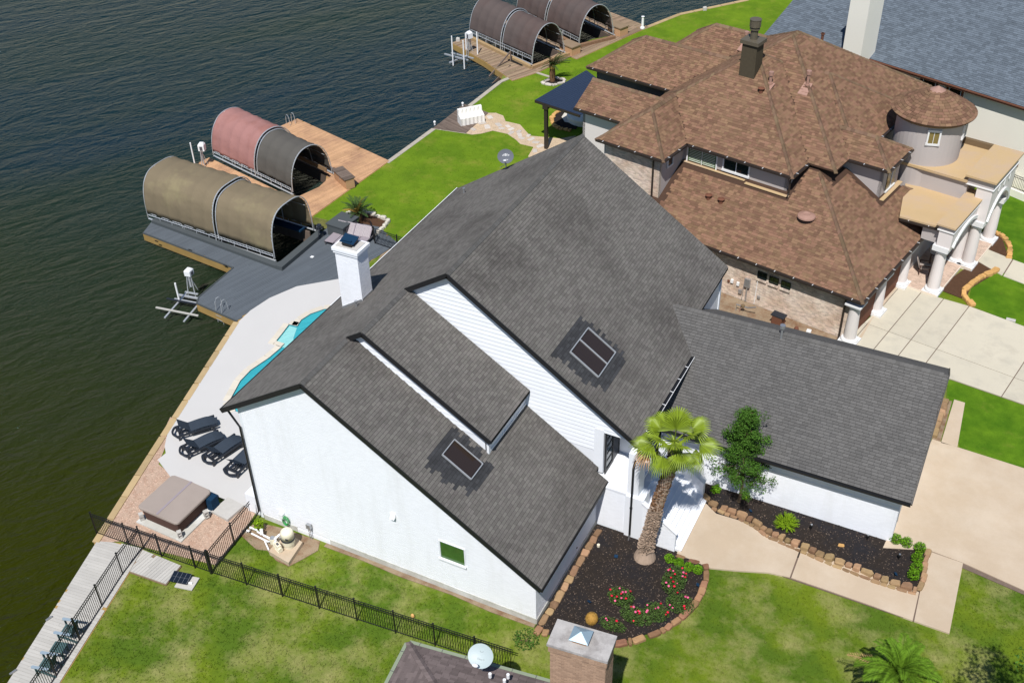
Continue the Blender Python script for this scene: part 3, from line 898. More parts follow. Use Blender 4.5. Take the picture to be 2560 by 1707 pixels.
# chimney of the house on the lake slope
def brickwall(parent, O, ex, ey, poly, w=.205, h=.073, th=.006, gs=.007, pc=bw, keep=None, jit=.5):
    lay(pc, parent, O, ex, ey, poly, w, h, th, gs, gs, False, 'half', keep=keep, jit=jit)
chx0, chx1, chy0, chy1, chz0, chz1 = -13.55, -12.35, 7.5, 8.35, 6.6, 11.0
ch = MB().box(chx0, chx1, chy0, chy1, chz0, chz1).build('chimney', 'mortar_white', H, True)
brickwall(ch, (chx0, chy0, chz0), (1, 0, 0), (0, 0, 1), [(0, .8), (chx1 - chx0, 1.2), (chx1 - chx0, 4.38), (0, 4.38)])
brickwall(ch, (chx1, chy0, chz0), (0, 1, 0), (0, 0, 1), [(0, 1.2), (chy1 - chy0, 1.2), (chy1 - chy0, 4.4), (0, 4.4)])
c_ = MB()
c_.box(chx0 - .06, chx1 + .06, chy0 - .06, chy1 + .06, chz1 - .32, chz1 - .18); c_.box(chx0 - .1, chx1 + .1, chy0 - .1, chy1 + .1, chz1 - .182, chz1 - .02)
c_.build('chimney_corbel', 'brick_white', ch, True)
MB().box(chx0 + .02, chx1 - .02, chy0 + .02, chy1 - .02, chz1 - .021, chz1 + .03).build('chimney_crown', 'block_concrete', ch, True)
c_ = MB().box(-13.2, -12.7, 7.65, 8.2, chz1 + .03, chz1 + .22)
c_.build('chimney_damper', 'black_metal', ch, True)
c_ = MB().slab([(-13.3, 7.6, chz1 + .28), (-12.6, 7.66, chz1 + .22), (-12.65, 8.25, chz1 + .30), (-13.35, 8.2, chz1 + .36)], (0, 0, -.03)); c_.bar((-13.2, 7.7, chz1 + .33), (-12.75, 7.75, chz1 + .30), .1, .04)
c_.build('chimney_lid', 'canvas_teal', ch, True)
fl = MB(); fl.bar((chx0, chy0 - .02, zlk(chx0) + .06), (chx1, chy0 - .02, zlk(chx1) + .06), .03, .14); fl.bar((chx1 + .02, chy0, zlk(chx1) + .07), (chx1 + .02, chy1, zlk(chx1) + .07), .03, .16)
fl.build('chimney_flashing', 'metal_grey', ch, True)
# near gable wall
yw = .25
xw = -14.15
def wallslab(name, pts3, off, m='mortar_white'):
    return MB().slab(pts3, off).build(name, m, H, True)
gw = wallslab('wall', [(xw, yw, 0), (0, yw, 0), (0, yw, z1s(0) - .17), (xr1, yw, zr1 - .17), (xw, yw, zlk(xw) - .17)], (0, .22, 0))
winx0, winx1, winz0, winz1 = -4.45, -3.3, 1.98, 2.98
brickwall(gw, (xw, yw, 0), (1, 0, 0), (0, 0, 1), [(p[0] - xw, p[1]) for p in [(xw, .32), (0, .32), (0, z1s(0) - .18), (xr1, zr1 - .18), (xw, zlk(xw) - .18)]],
          keep=lambda p, s, t: not (winx0 - .12 < p[0] < winx1 + .12 and winz0 - .05 < p[2] < winz1 + .05))
# foundation course, bare grey in places
MB().box(-14.1, -12.2, yw - .03, yw + .2, -.1, .28).build('foundation', 'foundation', H, True)
MB().box(-10.4, 0.0, yw - .03, yw + .2, -.1, .30).build('foundation', 'foundation', H, True)
MB().box(-12.2, -10.4, yw - .028, yw + .2, -.1, .2).build('foundation', 'brick_white', H, True)
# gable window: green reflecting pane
fr = MB(); d = yw - .02
fr.box(winx0 - .07, winx0, d - .03, d + .06, winz0 - .05, winz1 + .05); fr.box(winx1, winx1 + .05, d - .02, d + .06, winz0 - .05, winz1 + .05)
fr.box(winx0, winx1, d - .02, d + .06, winz1, winz1 + .05); fr.box(winx0 - .1, winx1 + .08, d - .09, d + .06, winz0 - .09, winz0)
wf = fr.build('window', 'paint_white', H, True)
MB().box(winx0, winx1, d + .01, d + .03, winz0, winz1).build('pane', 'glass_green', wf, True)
# wall vent hood
v_ = MB().add([(-6.78, yw, 3.42), (-6.56, yw, 3.42), (-6.56, yw, 3.72), (-6.78, yw, 3.72), (-6.78, yw - .2, 3.42), (-6.56, yw - .2, 3.42)],
              [(0, 1, 5, 4), (3, 4, 5, 2), (0, 4, 3), (1, 2, 5), (0, 3, 2, 1)])
v_.build('wall_vent', 'metal_white', H, True)
# street wall of the near wing (faces the bed)
sw = wallslab('wall', [(0, yw + .22, 0), (0, 6.6, 0), (0, 6.6, z1s(0) - .17), (0, yw + .22, z1s(0) - .17)], (-.2, 0, 0))
brickwall(sw, (0, yw, 0), (0, 1, 0), (0, 0, 1), [(0, .25), (6.35, .25), (6.35, 2.6), (0, 2.6)])
MB().box(-.1, .03, yw, 6.6, -.1, .24).build('foundation', 'foundation', H, True)
MB().box(.0, .04, 4.35, 4.42, .55, .6).build('hose_bib', 'black_metal', H, True)
# side walls of dormer gable R2 and the tall siding gable R3
def siding(parent, y, pts, expo=.225):
    xs = [p[0] for p in pts]; zs = [p[1] for p in pts]
    O = (min(xs), y, min(zs))
    lay(sidp, parent, O, (1, 0, 0), (0, 0, 1), [(p[0] - O[0], p[1] - O[2]) for p in pts], 40, expo, .034, 0, .006, True, 'none')
w2 = [(xr1 - .5, zlk(xr1 - .5) - .2), (xe2 - .25, z1s(xe2 - .25) - .05), (xe2 - .25, z2s(xe2 - .25) - .17), (xr2, zr2 - .17)]
yb2 = y2 + .22
d2 = wallslab('wall', [(p[0], yb2, p[1]) for p in w2], (0, .15, 0), 'paint_white')
siding(d2, yb2, [w2[0], w2[1], w2[2], w2[3]])
d2b = wallslab('wall', [(xe2 - .25, yb2, z1s(xe2 - .25) - .3), (xe2 - .25, y3 + .4, z1s(xe2 - .25) - .3), (xe2 - .25, y3 + .4, z2s(xe2 - .25) - .17), (xe2 - .25, yb2, z2s(xe2 - .25) - .17)], (-.15, 0, 0), 'paint_white')
t_ = MB(); xx = xe2 - .24
t_.box(xx, xx + .03, yb2 - .02, yb2 + .1, z1s(xx), z2s(xx) - .17); t_.box(xx - .08, xx + .035, yb2 - .045, yb2 - .02, z1s(xx), z2s(xx) - .17)
t_.box(xx, xx + .03, yb2 + .1, y3 + .2, z1s(xx) + .02, z1s(xx) + .12)
t_.build('corner_trim', 'paint_white', H, True)
yb3 = y3 + .24
xpil = -.40
w3 = [(xr2 - .6, zlk(xr2 - .6) - .2), (xpil, z1s(xpil) - .3), (xpil, 5.95), (1.35, 5.0), (xr3, zr3 - .17)]
w3 = [(xr2 - .6, zlk(xr2 - .6) - .2), (xe2 - .3, z1s(xe2 - .3) - .4), (xpil, z1s(xpil) - .3), (xpil, 5.1), (1.35, 5.1), (1.35, z3s(1.35) - .17), (xr3, zr3 - .17)]
d3 = wallslab('wall', [(p[0], yb3, p[1]) for p in w3], (0, .15, 0), 'paint_white')
siding(d3, yb3, [w3[0], w3[2], (xpil, 5.1), (1.35, 5.1), w3[5], w3[6]])
MB().box(xpil - .05, .0, yb3 - .06, yb3 + .18, z1s(xpil) - .4, 5.25).build('pilaster', 'paint_white', H, True)
# lake side and back walls
wallslab('wall', [(xL + .7, yw, 0), (xL + .7, y4 - .3, 0), (xL + .7, y4 - .3, zL + .2), (xL + .7, yw, zL + .2)], (.2, 0, 0))
wallslab('wall', [(xL + .7, y4 - .3, 0), (.85, y4 - .3, 0), (.85, y4 - .3, z3s(.85) - .2), (xr3, y4 - .3, zr3 - .25), (xL + .7, y4 - .3, zL + .2)], (0, -.2, 0))
wallslab('wall', [(.8, 15.6, 0), (.8, y4 - .3, 0), (.8, y4 - .3, z3s(.8) - .2), (.8, 15.6, z3s(.8) - .2)], (-.2, 0, 0), 'paint_white')
# entry porch
zp = 2.55
yf = 6.6
pf = wallslab('wall', [(-.05, yf, 0), (1.72, yf, 0), (1.72, yf, zp - .02), (-.05, yf, zp - .02)], (0, .25, 0))
brickwall(pf, (-.05, yf, 0), (1, 0, 0), (0, 0, 1), [(0, .1), (1.4, .1), (1.4, zp - .12), (0, zp - .12)])
MB().box(-.6, 1.75, yf - .03, 9.2, zp - .1, zp).build('porch_floor', 'paint_white', H, True)
wallslab('wall', [(-.45, 9.0, 0), (1.5, 9.0, 0), (1.5, 9.0, 5.0), (-.45, 9.0, 5.0)], (0, .15, 0), 'paint_white')
# front door in black frame, facing the street
dr = MB(); xd = .03
for (a, b) in ((7.3, 7.42), (8.15, 8.27), (8.85, 8.97)): dr.box(xd, xd + .06, a, b, zp, zp + 2.25)
dr.box(xd, xd + .06, 7.3, 8.97, zp + 2.25, zp + 2.36); dr.box(xd, xd + .06, 7.42, 8.15, zp, zp + .2)
for z in (.62, 1.05, 1.48, 1.9): dr.box(xd, xd + .05, 7.42, 8.15, zp + z, zp + z + .05)
df = dr.build('entry_door', 'black_metal', H, True)
MB().box(xd + .005, xd + .025, 7.42, 8.15, zp + .2, zp + 2.25).build('pane', 'glass_blue', df, True)
MB().box(xd + .005, xd + .04, 8.27, 8.85, zp + .02, zp + 2.25).build('door_leaf', 'black_plastic', df, True)
# pier at the roof corner with downspout
pr = MB().box(1.42, 2.25, 6.5, 7.35, -.05, 2.5); pr.box(1.42, 1.95, 6.62, 7.3, 2.5, 4.95)
pr.build('porch_pier', 'paint_white', H, True)
ds = MB().tube([(1.72, 7.0, ze3 - .12), (1.72, 6.6, ze3 - .6), (1.72, 6.43, ze3 - .9), (1.72, 6.42, .25), (1.76, 6.2, .08)], .05, 6); ds.tube([(1.72, 6.42, 1.9), (1.72, 6.42, 1.98)], .065, 6)
ds.build('downspout', 'fascia_black', H, True)
# front steps
n = 12
for i in range(n):
    x1 = 4.12 - i * .2; z1_ = .165 * (i + 1)
    MB().box(1.6, x1, 6.68 if i else 6.6, 10.12, z1_ - .165, z1_ - .02).build('step', 'paint_white', H, True)
    MB().box(1.6, x1 + .03, 6.66 if i else 6.58, 10.12, z1_ - .018, z1_).build('tread', 'paint_white', H, True)
sl_ = MB().slab([(2.25, 6.5, 0), (3.85, 6.5, 0), (3.85, 6.5, 1.15), (2.25, 6.5, 2.35)], (0, .14, 0)); st = sl_.build('stair_wall', 'mortar_white', H, True)
brickwall(st, (2.25, 6.5, 0), (1, 0, 0), (0, 0, 1), [(0, .05), (1.58, .05), (1.58, 1.1), (0, 2.28)])
MB().bar((2.2, 6.56, 2.40), (3.9, 6.56, 1.17), .24, .05).build('stair_wall_cap', 'paint_white', H, True)
sl_ = MB().slab([(1.6, 10.12, 0), (3.9, 10.12, 0), (3.9, 10.12, 1.05), (1.6, 10.12, 2.7)], (0, .3, 0)); st = sl_.build('stair_wall', 'mortar_white', H, True)
brickwall(st, (1.6, 10.12, 0), (1, 0, 0), (0, 0, 1), [(0, .05), (2.28, .05), (2.28, 1.0), (0, 2.6)])
MB().bar((1.6, 10.27, 2.72), (3.93, 10.27, 1.06), .38, .05).build('stair_wall_cap', 'paint_white', H, True)
# garage wing walls
gwl = wallslab('wall', [(1.3, ygw, 0), (xgw, ygw, 0), (xgw, ygw, 3.3), (1.3, ygw, 3.3)], (0, .2, 0))
brickwall(gwl, (1.3, ygw, 0), (1, 0, 0), (0, 0, 1), [(0, .05), (xgw - 1.3, .05), (xgw - 1.3, 2.55), (0, 2.55)])
tb = MB(); tb.box(1.3, xgw, ygw - .035, ygw + .02, 2.56, 2.68); tb.box(1.3, xgw, ygw - .05, ygw + .02, 2.69, 3.2)
tb.build('frieze_board', 'paint_white', H, True)
MB().box(1.3, xgw, ygw - .025, ygw - .008, 2.1, 2.125).build('brick_course', 'mortar_white', H, True)
wallslab('wall', [(xgw, ygw, 0), (xgw, 20, 0), (xgw, 20, 3.4), (xgw, yg, zg - .2), (xgw, ygw, 3.3)], (-.2, 0, 0))
wallslab('wall', [(.9, 20, 0), (xgw, 20, 0), (xgw, 20, 3.5), (.9, 20, 3.5)], (0, -.2, 0))
wallslab('wall', [(1.0, 9.2, 0), (1.0, 15.6, 0), (1.0, 15.6, 5.2), (1.0, 9.2, 5.2)], (-.2, 0, 0), 'paint_white')
# downspout on the lake corner
MB().tube([(xL + .1, .25, zL - .2), (xL + .35, .2, zL - .45), (-14.3, .16, zL - .9), (-14.28, .15, .5), (-14.35, -.02, .32)], .055, 6).build('downspout', 'black_metal', H, True)
MB().box(-15.1, -14.15, .3, 1.6, -.05, 1.15).build('equipment_box', 'paint_white', H, True)
# vent pipes and small fittings on the roof
def vent(x, y, z, h, r_, nm='vent_pipe', m='metal_grey', parent=H, cap=True):
    b = MB().cyl((x, y, z - .1), r_, h + .1, 10)
    if cap: b.cyl((x, y, z + h - .04), r_ * 1.5, .07, 10)
    o = b.build(nm, m, parent, True)
    MB().slab([(x - .16, y - .16, z - .13), (x + .16, y - .16, z + .09), (x + .16, y + .16, z + .09), (x - .16, y + .16, z - .13)], (0, 0, -.012)).build('pipe_boot', m, o, True)
vent(-12.35, 7.0, zlk(-12.35), .32, .05); vent(-13.6, 19.5, zlk(-13.6), .3, .05)
vp = MB().cyl((5.35, yg - .22, zg - .25), .06, .75, 10); vp.cyl((5.35, yg - .22, zg + .42), .13, .16, 12); vp.build('flue_vent', 'metal_grey', H, True)
for pc in (sh, shn, shg, bw, sidp, caps): pc.finish()
# ---------------------------------------------------------------- the brown roofed neighbour
TH = rad(-11.5)
O_ = np.array(at(2156, 755, 3.1)); O_[2] = 0.0
E1 = np.array([math.cos(TH), math.sin(TH), 0]); E2 = np.array([-math.sin(TH), math.cos(TH), 0])
def G(u, v, z): return tuple(O_ + u * E1 + v * E2 + np.array([0, 0, z]))
B = empty('brown_roof_house', tuple(G(-8, 8, 0)), 0, 'large stucco and brick house under many brown shingle hip roofs with a round turret', 'house')
shb = Pieces('shingle', 'shingle_brown'); capb = Pieces('ridge_cap', 'cap_brown'); bb = Pieces('brick', 'brick_mixed')
roofs = []   # (u0,u1,v0,v1,z,m,kind)
def rh(q, u, v):
    u0, u1, v0, v1, z, m, k = q
    if not (u0 <= u <= u1 and v0 <= v <= v1): return -99
    if k == 'hip': return z + m * min(u - u0, u1 - u, v - v0, v1 - v)
    return z + m * min(v - v0, v1 - v)
EU = 6.85
roofs = [(-18.2, -6.6, 3.8, 15.4, EU, .70, 'hip'), (-18.2, -4.9, 5.8, 19.8, EU, .65, 'hip'), (-14, -4.6, 8.0, 16.2, EU, .66, 'hip'), (-12, -2.5, 7.6, 10.9, EU, .60, 'hip'),
         (-18.2, -13.5, 1.2, 9.0, EU, .72, 'hip'), (-21.8, -15, 3.9, 7.9, EU, .62, 'gable'), (-24.8, -12, 9.6, 15.2, EU, .66, 'hip'), (-22.0, -12, 13.2, 19.4, EU, .69, 'hip'),
         (-18.0, 0, 0, 13.0, 3.1, .58, 'hip')]
for qi, q in enumerate(roofs):
    u0, u1, v0, v1, z, m, k = q
    du, dv = u1 - u0, v1 - v0; h = min(du, dv) / 2 if k == 'hip' else dv / 2
    za = z + m * h
    if k == 'hip':
        if dv >= du: A1, A2 = (u0 + h, v0 + h, za), (u0 + h, v1 - h, za)
        else: A1, A2 = (u0 + h, v0 + h, za), (u1 - h, v0 + h, za)
        c = [(u0, v0, z), (u1, v0, z), (u1, v1, z), (u0, v1, z)]
        if dv >= du: faces = [([c[0], c[1], A1], 0), ([c[1], c[2], A2, A1], 1), ([c[2], c[3], A2], 2), ([c[3], c[0], A1, A2], 3)]
        else: faces = [([c[0], c[1], A2, A1], 0), ([c[1], c[2], A2], 1), ([c[2], c[3], A1, A2], 2), ([c[3], c[0], A1], 3)]
    else:
        A1, A2 = (u0, v0 + h, za), (u1, v0 + h, za)
        c = [(u0, v0, z), (u1, v0, z), (u1, v1, z), (u0, v1, z)]
        faces = [([c[0], c[1], A2, A1], 0), ([c[2], c[3], A1, A2], 2)]
    others = [r_ for r_ in roofs if r_ is not q]
    def keep(p, s, t, others=others):
        w = p - O_; u = float(w @ E1); v = float(w @ E2)
        return not any(rh(r_, u, v) > p[2] + .03 for r_ in others)
    first = None
    for pts, side in faces:
        P = [G(*p) for p in pts]
        ro = MB().slab(P, (0, 0, -.10)).build('roof', 'roof_deck_brown', B, True)
        first = first or ro
        if side == 2 and k == 'hip' and qi != 3: continue      # slopes facing away from the lake view
        if len(P) >= 3:
            Oo = np.array(P[0]); ex = np.array(P[1]) - Oo; ex /= np.linalg.norm(ex)
            nn = np.cross(ex, np.array(P[2]) - np.array(P[1])); nn /= np.linalg.norm(nn)
            ey = np.cross(nn, ex)
            poly = [(float(np.dot(np.array(p) - Oo, ex)), float(np.dot(np.array(p) - Oo, ey))) for p in P]
            lay(shb, ro, Oo + nn * .003, ex, ey, poly, .27, .16, .018, .006, .0, True, keep=keep, wvar=.8, jit=1.0)
    # hip and ridge caps
    def capline(a, b, na, nb):
        a3 = np.array(G(*a)); b3 = np.array(G(*b)); d = b3 - a3; L_ = np.linalg.norm(d); n_ = int(L_ / .25)
        ds = []
        for i in range(n_):
            mid = a3 + d * ((i + .5) / n_); w = mid - O_
            if any(rh(r_, float(w @ E1), float(w @ E2)) > mid[2] + .04 for r_ in others): continue
            ridgecaps(capb, first, a3 + d * (i / n_), a3 + d * ((i + 1) / n_) + d / L_ * .02, na, nb, .19, .24)
    def dvec(u, v): return tuple(u * E1 + v * E2 + np.array([0, 0, -m]))
    if k == 'hip':
        capline(c[0], A1, dvec(0, -1), dvec(-1, 0)); capline(c[1], A1 if dv >= du else A2, dvec(1, 0), dvec(0, -1))
        capline(c[2], A2, dvec(0, 1), dvec(1, 0)); capline(c[3], A2 if dv >= du else A1, dvec(-1, 0), dvec(0, 1))
    if dv >= du and k == 'hip': capline(A1, A2, dvec(1, 0), dvec(-1, 0))
    else: capline(A1, A2, dvec(0, -1), dvec(0, 1))
# gutters along the eaves
def gut(a, b, z, parent=B):
    a3 = Vector(G(a[0], a[1], z)); b3 = Vector(G(b[0], b[1], z)); d = (b3 - a3); L_ = d.length; d.normalize(); nr = Vector((d.y, -d.x, 0))
    g_ = MB().bar(a3 + nr * .07 - Vector((0, 0, .07)), b3 + nr * .07 - Vector((0, 0, .07)), .13, .13)
    g_.bar(a3 + nr * .0 - Vector((0, 0, .16)), b3 - Vector((0, 0, .16)), .04, .1)
    go = g_.build('gutter', 'gutter_brown', parent, True)
    st_ = MB(); s = .5
    while s < L_:
        p = a3 + d * s + Vector((0, 0, .004)); st_.bar(p - nr * .02, p + nr * .16, .03, .012); s += 1.15
    st_.build('gutter_straps', 'metal_white', go, True)['kind'] = 'stuff'
for a, b in (((-24.8, 9.6), (-18.2, 9.6)), ((-21.8, 3.9), (-18.3, 3.9)), ((-18.2, 1.2), (-13.5, 1.2)), ((-13.5, 1.2), (-13.5, 3.8)), ((-13.5, 3.8), (-6.6, 3.8)), ((-6.6, 3.8), (-6.6, 7.6)),
             ((-7.9, 7.6), (-2.5, 7.6)), ((-2.5, 7.6), (-2.5, 10.9)), ((-4.6, 10.9), (-4.6, 15.6))):
    gut(a, b, EU)
gut((-13.7, 0), (0, 0), 3.1); gut((0, 0), (0, 8.6), 3.1)
# walls
def wl(u0, v0, u1, v1, z0, z1_, m='stucco', th=.18, name='wall'):
    a = np.array(G(u0, v0, 0)); b = np.array(G(u1, v1, 0)); d = b - a; d /= np.linalg.norm(d); nr = np.array([d[1], -d[0], 0])
    return MB().slab([tuple(a + [0, 0, z0]), tuple(b + [0, 0, z0]), tuple(b + [0, 0, z1_]), tuple(a + [0, 0, z1_])], tuple(-nr * th)).build(name, m, B, True)
EW = EU - .1
wW = wl(-17.8, 1.6, -13.9, 1.6, 0, EW, 'mortar_cream'); wl(-13.9, 1.6, -13.9, 4.3, 0, EW); wl(-13.9, 4.25, -7.0, 4.25, 3.5, EW); wl(-7.0, 4.25, -7.0, 8.05, 3, EW)
wl(-7.0, 8.0, -2.9, 8.0, 3, EW); wl(-2.9, 8.0, -2.9, 10.6, 3, EW); wl(-5.0, 10.6, -5.0, 16, 3, EW)
wl(-18.1, 4.3, -17.8, 1.6, 0, EW); wl(-17.9, 9.6, -17.9, 1.6, 0, EW); wl(-21.4, 4.3, -17.8, 4.3, 0, EW, 'stucco_pale'); wl(-21.4, 7.6, -21.4, 4.3, 0, EW)
wl(-24.3, 10.0, -18, 10.0, 0, EW, 'frame_grey'); wl(-24.3, 15, -24.3, 10, 0, EW); wl(-18.1, 10, -18.1, 7, 0, EW)
lay(bb, wW, G(-17.8, 1.6, 0), E1, (0, 0, 1), [(0, 0), (3.86, 0), (3.86, EW - .1), (0, EW - .1)], .215, .078, .009, .012, .012, False, 'half', jit=.3, keep=lambda p, s, t: p[2] > .6)
# lower garage wall with small windows
gw_ = wl(-13.9, .45, -.55, .45, 0, 3.0, 'mortar_cream')
WN = []
for (px_, py_) in ((1906, 689), (1935, 701), (1965, 712)):
    p = None
    # find the point of the wall seen at this pixel
    rr = ray(px_, py_); nrm = E2; t = (float(np.dot(np.array(G(0, .45, 0)) - CP, nrm))) / float(np.dot(rr, nrm)); p = CP + rr * t
    WN.append((float((p - O_) @ E1), float(p[2])))
lay(bb, gw_, G(-13.9, .45, 0), E1, (0, 0, 1), [(0, 0), (13.35, 0), (13.35, 2.95), (0, 2.95)], .215, .078, .009, .012, .012, False, 'half', jit=.3,
    keep=lambda p, s, t: not any(abs((s - 13.9) - u) < .33 and abs(p[2] - z) < .27 for u, z in WN))
for u, z in WN:
    f = MB()
    for (a, b, zz) in ((u - .28, u + .28, z - .22), (u - .28, u + .28, z + .22)): f.bar(G(a, .43, zz), G(b, .43, zz), .07, .05)
    for a in (u - .28, u, u + .28): f.bar(G(a, .43, z - .22), G(a, .43, z + .22), .05, .035, (1, 0, 0))
    f.bar(G(u - .28, .43, z), G(u + .28, .43, z), .05, .03)
    w_ = f.build('window', 'black_metal', B, True)
    MB().slab([G(u - .27, .41, z - .21), G(u + .27, .41, z - .21), G(u + .27, .41, z + .21), G(u - .27, .41, z + .21)], tuple(E2 * .02)).build('pane', 'glass_dark', w_, True)
    sb = MB()
    for i in range(6):
        a = u - .30 + i * .105
        sb.bar(G(a + .05, .34, z - .32), G(a + .05, .48, z - .32), .09, .13)
    sb.build('window_sill', 'brick_mixed', B, True)
wl(-.55, .45, -.55, 13, 0, 3.0, 'stucco')
wl(-.1, 13, -8, 13, 0, 3.0, 'stucco'); wl(-13.9, 13, -13.9, 4.0, 0, 3, 'stucco')
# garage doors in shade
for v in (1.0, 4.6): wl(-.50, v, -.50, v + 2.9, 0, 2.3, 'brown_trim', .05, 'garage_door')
# downspouts, on the brick corner and the upper corners
for (u, v, zt, zb) in ((-14.3, 1.45, EU - .1, .1), (-6.75, 4.0, EU - .1, 5.45), (-1.0, .3, 3.0, .1), (-18.4, 9.8, EU - .1, 0)):
    MB().tube([G(u + .1, v - .1, zt), G(u, v, zt - .3), G(u, v, zb + .15), G(u + .02, v - .2, zb)], .06, 6).build('downspout', 'gutter_brown', B, True)
# upper windows
def hitplane(px_, py_, v=None, u=None):
    rr = ray(px_, py_)
    if v is not None: t = float(np.dot(np.array(G(0, v, 0)) - CP, E2)) / float(np.dot(rr, E2))
    else: t = float(np.dot(np.array(G(u, 0, 0)) - CP, E1)) / float(np.dot(rr, E1))
    p = CP + rr * t; w = p - O_
    return float(w @ E1), float(w @ E2), float(p[2])
def winV(ul, ur, zb, zt, v, gm, fm='trim_pale', mull=1, shut=False, sillw=.12):
    f = MB(); fw = .11
    f.bar(G(ul - fw / 2, v - .03, zb - fw), G(ul - fw / 2, v - .03, zt + fw), fw, .08, (1, 0, 0)); f.bar(G(ur + fw / 2, v - .03, zb - fw), G(ur + fw / 2, v - .03, zt + fw), fw, .08, (1, 0, 0))
    f.bar(G(ul, v - .03, zt + fw / 2), G(ur, v - .03, zt + fw / 2), .08, fw); f.bar(G(ul - fw, v - .05, zb - fw / 2), G(ur + fw, v - .05, zb - fw / 2), sillw, fw)
    w_ = f.build('window', fm, B, True)
    MB().slab([G(ul, v + .0, zb), G(ur, v + .0, zb), G(ur, v + .0, zt), G(ul, v + .0, zt)], tuple(E2 * -.015)).build('pane', gm, w_, True)
    for i in range(mull):
        um = ul + (ur - ul) * (i + 1) / (mull + 1)
        MB().bar(G(um, v - .03, zb), G(um, v - .03, zt), .05, .04, (1, 0, 0)).build('mullion', fm, w_, True)
    if shut:
        n_ = 13
        for i in range(n_):
            z = zb + (zt - zb) * (i + .5) / n_
            for (a, b) in ((ul + .07, (ul + ur) / 2 - .06), ((ul + ur) / 2 + .06, ur - .07)):
                MB().bar(G(a, v - .025, z), G(b, v - .025, z), .02, .035).build('shutter_slat', 'shutter', w_, True)
    return w_
winV(-13.55, -11.65, 5.35, 6.72, 4.23, 'glass_green', mull=1, shut=True)
winV(-11.1, -9.5, 5.75, 6.55, 4.23, 'glass_dark', mull=1)
# small window on the side wall
f = MB(); u = -13.88
for v in (2.35, 2.95): f.bar(G(u + .03, v, 5.75), G(u + .03, v, 6.35), .09, .06, (0, 1, 0))
for z in (5.75, 6.35): f.bar(G(u + .03, 2.3, z), G(u + .03, 3.0, z), .06, .09)
w_ = f.build('window', 'trim_pale', B, True)
MB().slab([G(u + .0, 2.35, 5.75), G(u, 2.95, 5.75), G(u, 2.95, 6.35), G(u, 2.35, 6.35)], tuple(E1 * .02)).build('pane', 'glass_dark', w_, True)
# arched dormer window facing the street
u = -2.88; ar = [(8.75, 4.9), (9.95, 4.9), (9.95, 6.0)] + [(9.35 + .6 * math.cos(a), 6.0 + .6 * math.sin(a)) for a in np.linspace(.3, math.pi - .3, 7)] + [(8.75, 6.0)]
w_ = MB().slab([G(u, v, z) for v, z in ar], tuple(E1 * .03)).build('window', 'glass_yellow', B, True)
MB().bar(G(u + .03, 8.7, 4.85), G(u + .03, 10.0, 4.85), .14, .1).build('window_sill', 'trim_pale', w_, True)
MB().bar(G(u + .05, 9.35, 4.9), G(u + .05, 9.35, 6.5), .05, .04, (0, 1, 0)).build('mullion', 'trim_pale', w_, True)
# step flashings, tan strips where the upper walls meet the lower roof
MB().bar(G(-13.8, 4.12, 5.50), G(-9.6, 4.12, 5.50), .26, .03).build('flashing', 'membrane_tan', B, True)
MB().bar(G(-9.5, 3.95, 5.44), G(-6.7, 3.95, 5.44), .26, .03).build('flashing', 'membrane_tan', B, True)
MB().bar(G(-2.72, 7.9, 4.72), G(-2.72, 10.7, 4.72), .3, .03).build('flashing', 'membrane_tan', B, True)
# chimney and roof vents
q = hitplane  # noqa
def roofz(u, v): return max(rh(r_, u, v) for r_ in roofs)
cu, cv = -12.2, 8.5
cz = roofz(cu, cv)
cb = MB().add([G(cu - .52, cv - .45, cz - .6), G(cu + .52, cv - .45, cz - .6), G(cu + .52, cv + .45, cz - .6), G(cu - .52, cv + .45, cz - .6)] + [G(cu - .48, cv - .42, cz + 1.75), G(cu + .48, cv - .42, cz + 1.75), G(cu + .48, cv + .42, cz + 1.75), G(cu - .48, cv + .42, cz + 1.75)],
              [(0, 1, 5, 4), (1, 2, 6, 5), (2, 3, 7, 6), (3, 0, 4, 7), (4, 5, 6, 7), (3, 2, 1, 0)])
ch2 = cb.build('chimney', 'chimney_brown', B, True)
MB().slab([G(cu - .6, cv - .54, cz + 1.95), G(cu + .6, cv - .54, cz + 1.95), G(cu + .6, cv + .54, cz + 1.95), G(cu - .6, cv + .54, cz + 1.95)], (0, 0, -.22)).build('chimney_cap', 'flue_metal', ch2, True)
c3 = G(cu, cv, cz + 1.95)
fl_ = MB().cyl(c3, .22, .75, 14); fl_.cyl((c3[0], c3[1], c3[2] + .58), .3, .08, 14); fl_.cyl((c3[0], c3[1], c3[2] + .75), .33, .42, 14); fl_.cyl((c3[0], c3[1], c3[2] + 1.16), .35, .04, 14)
fl_.build('chimney_flue', 'flue_metal', ch2, True)
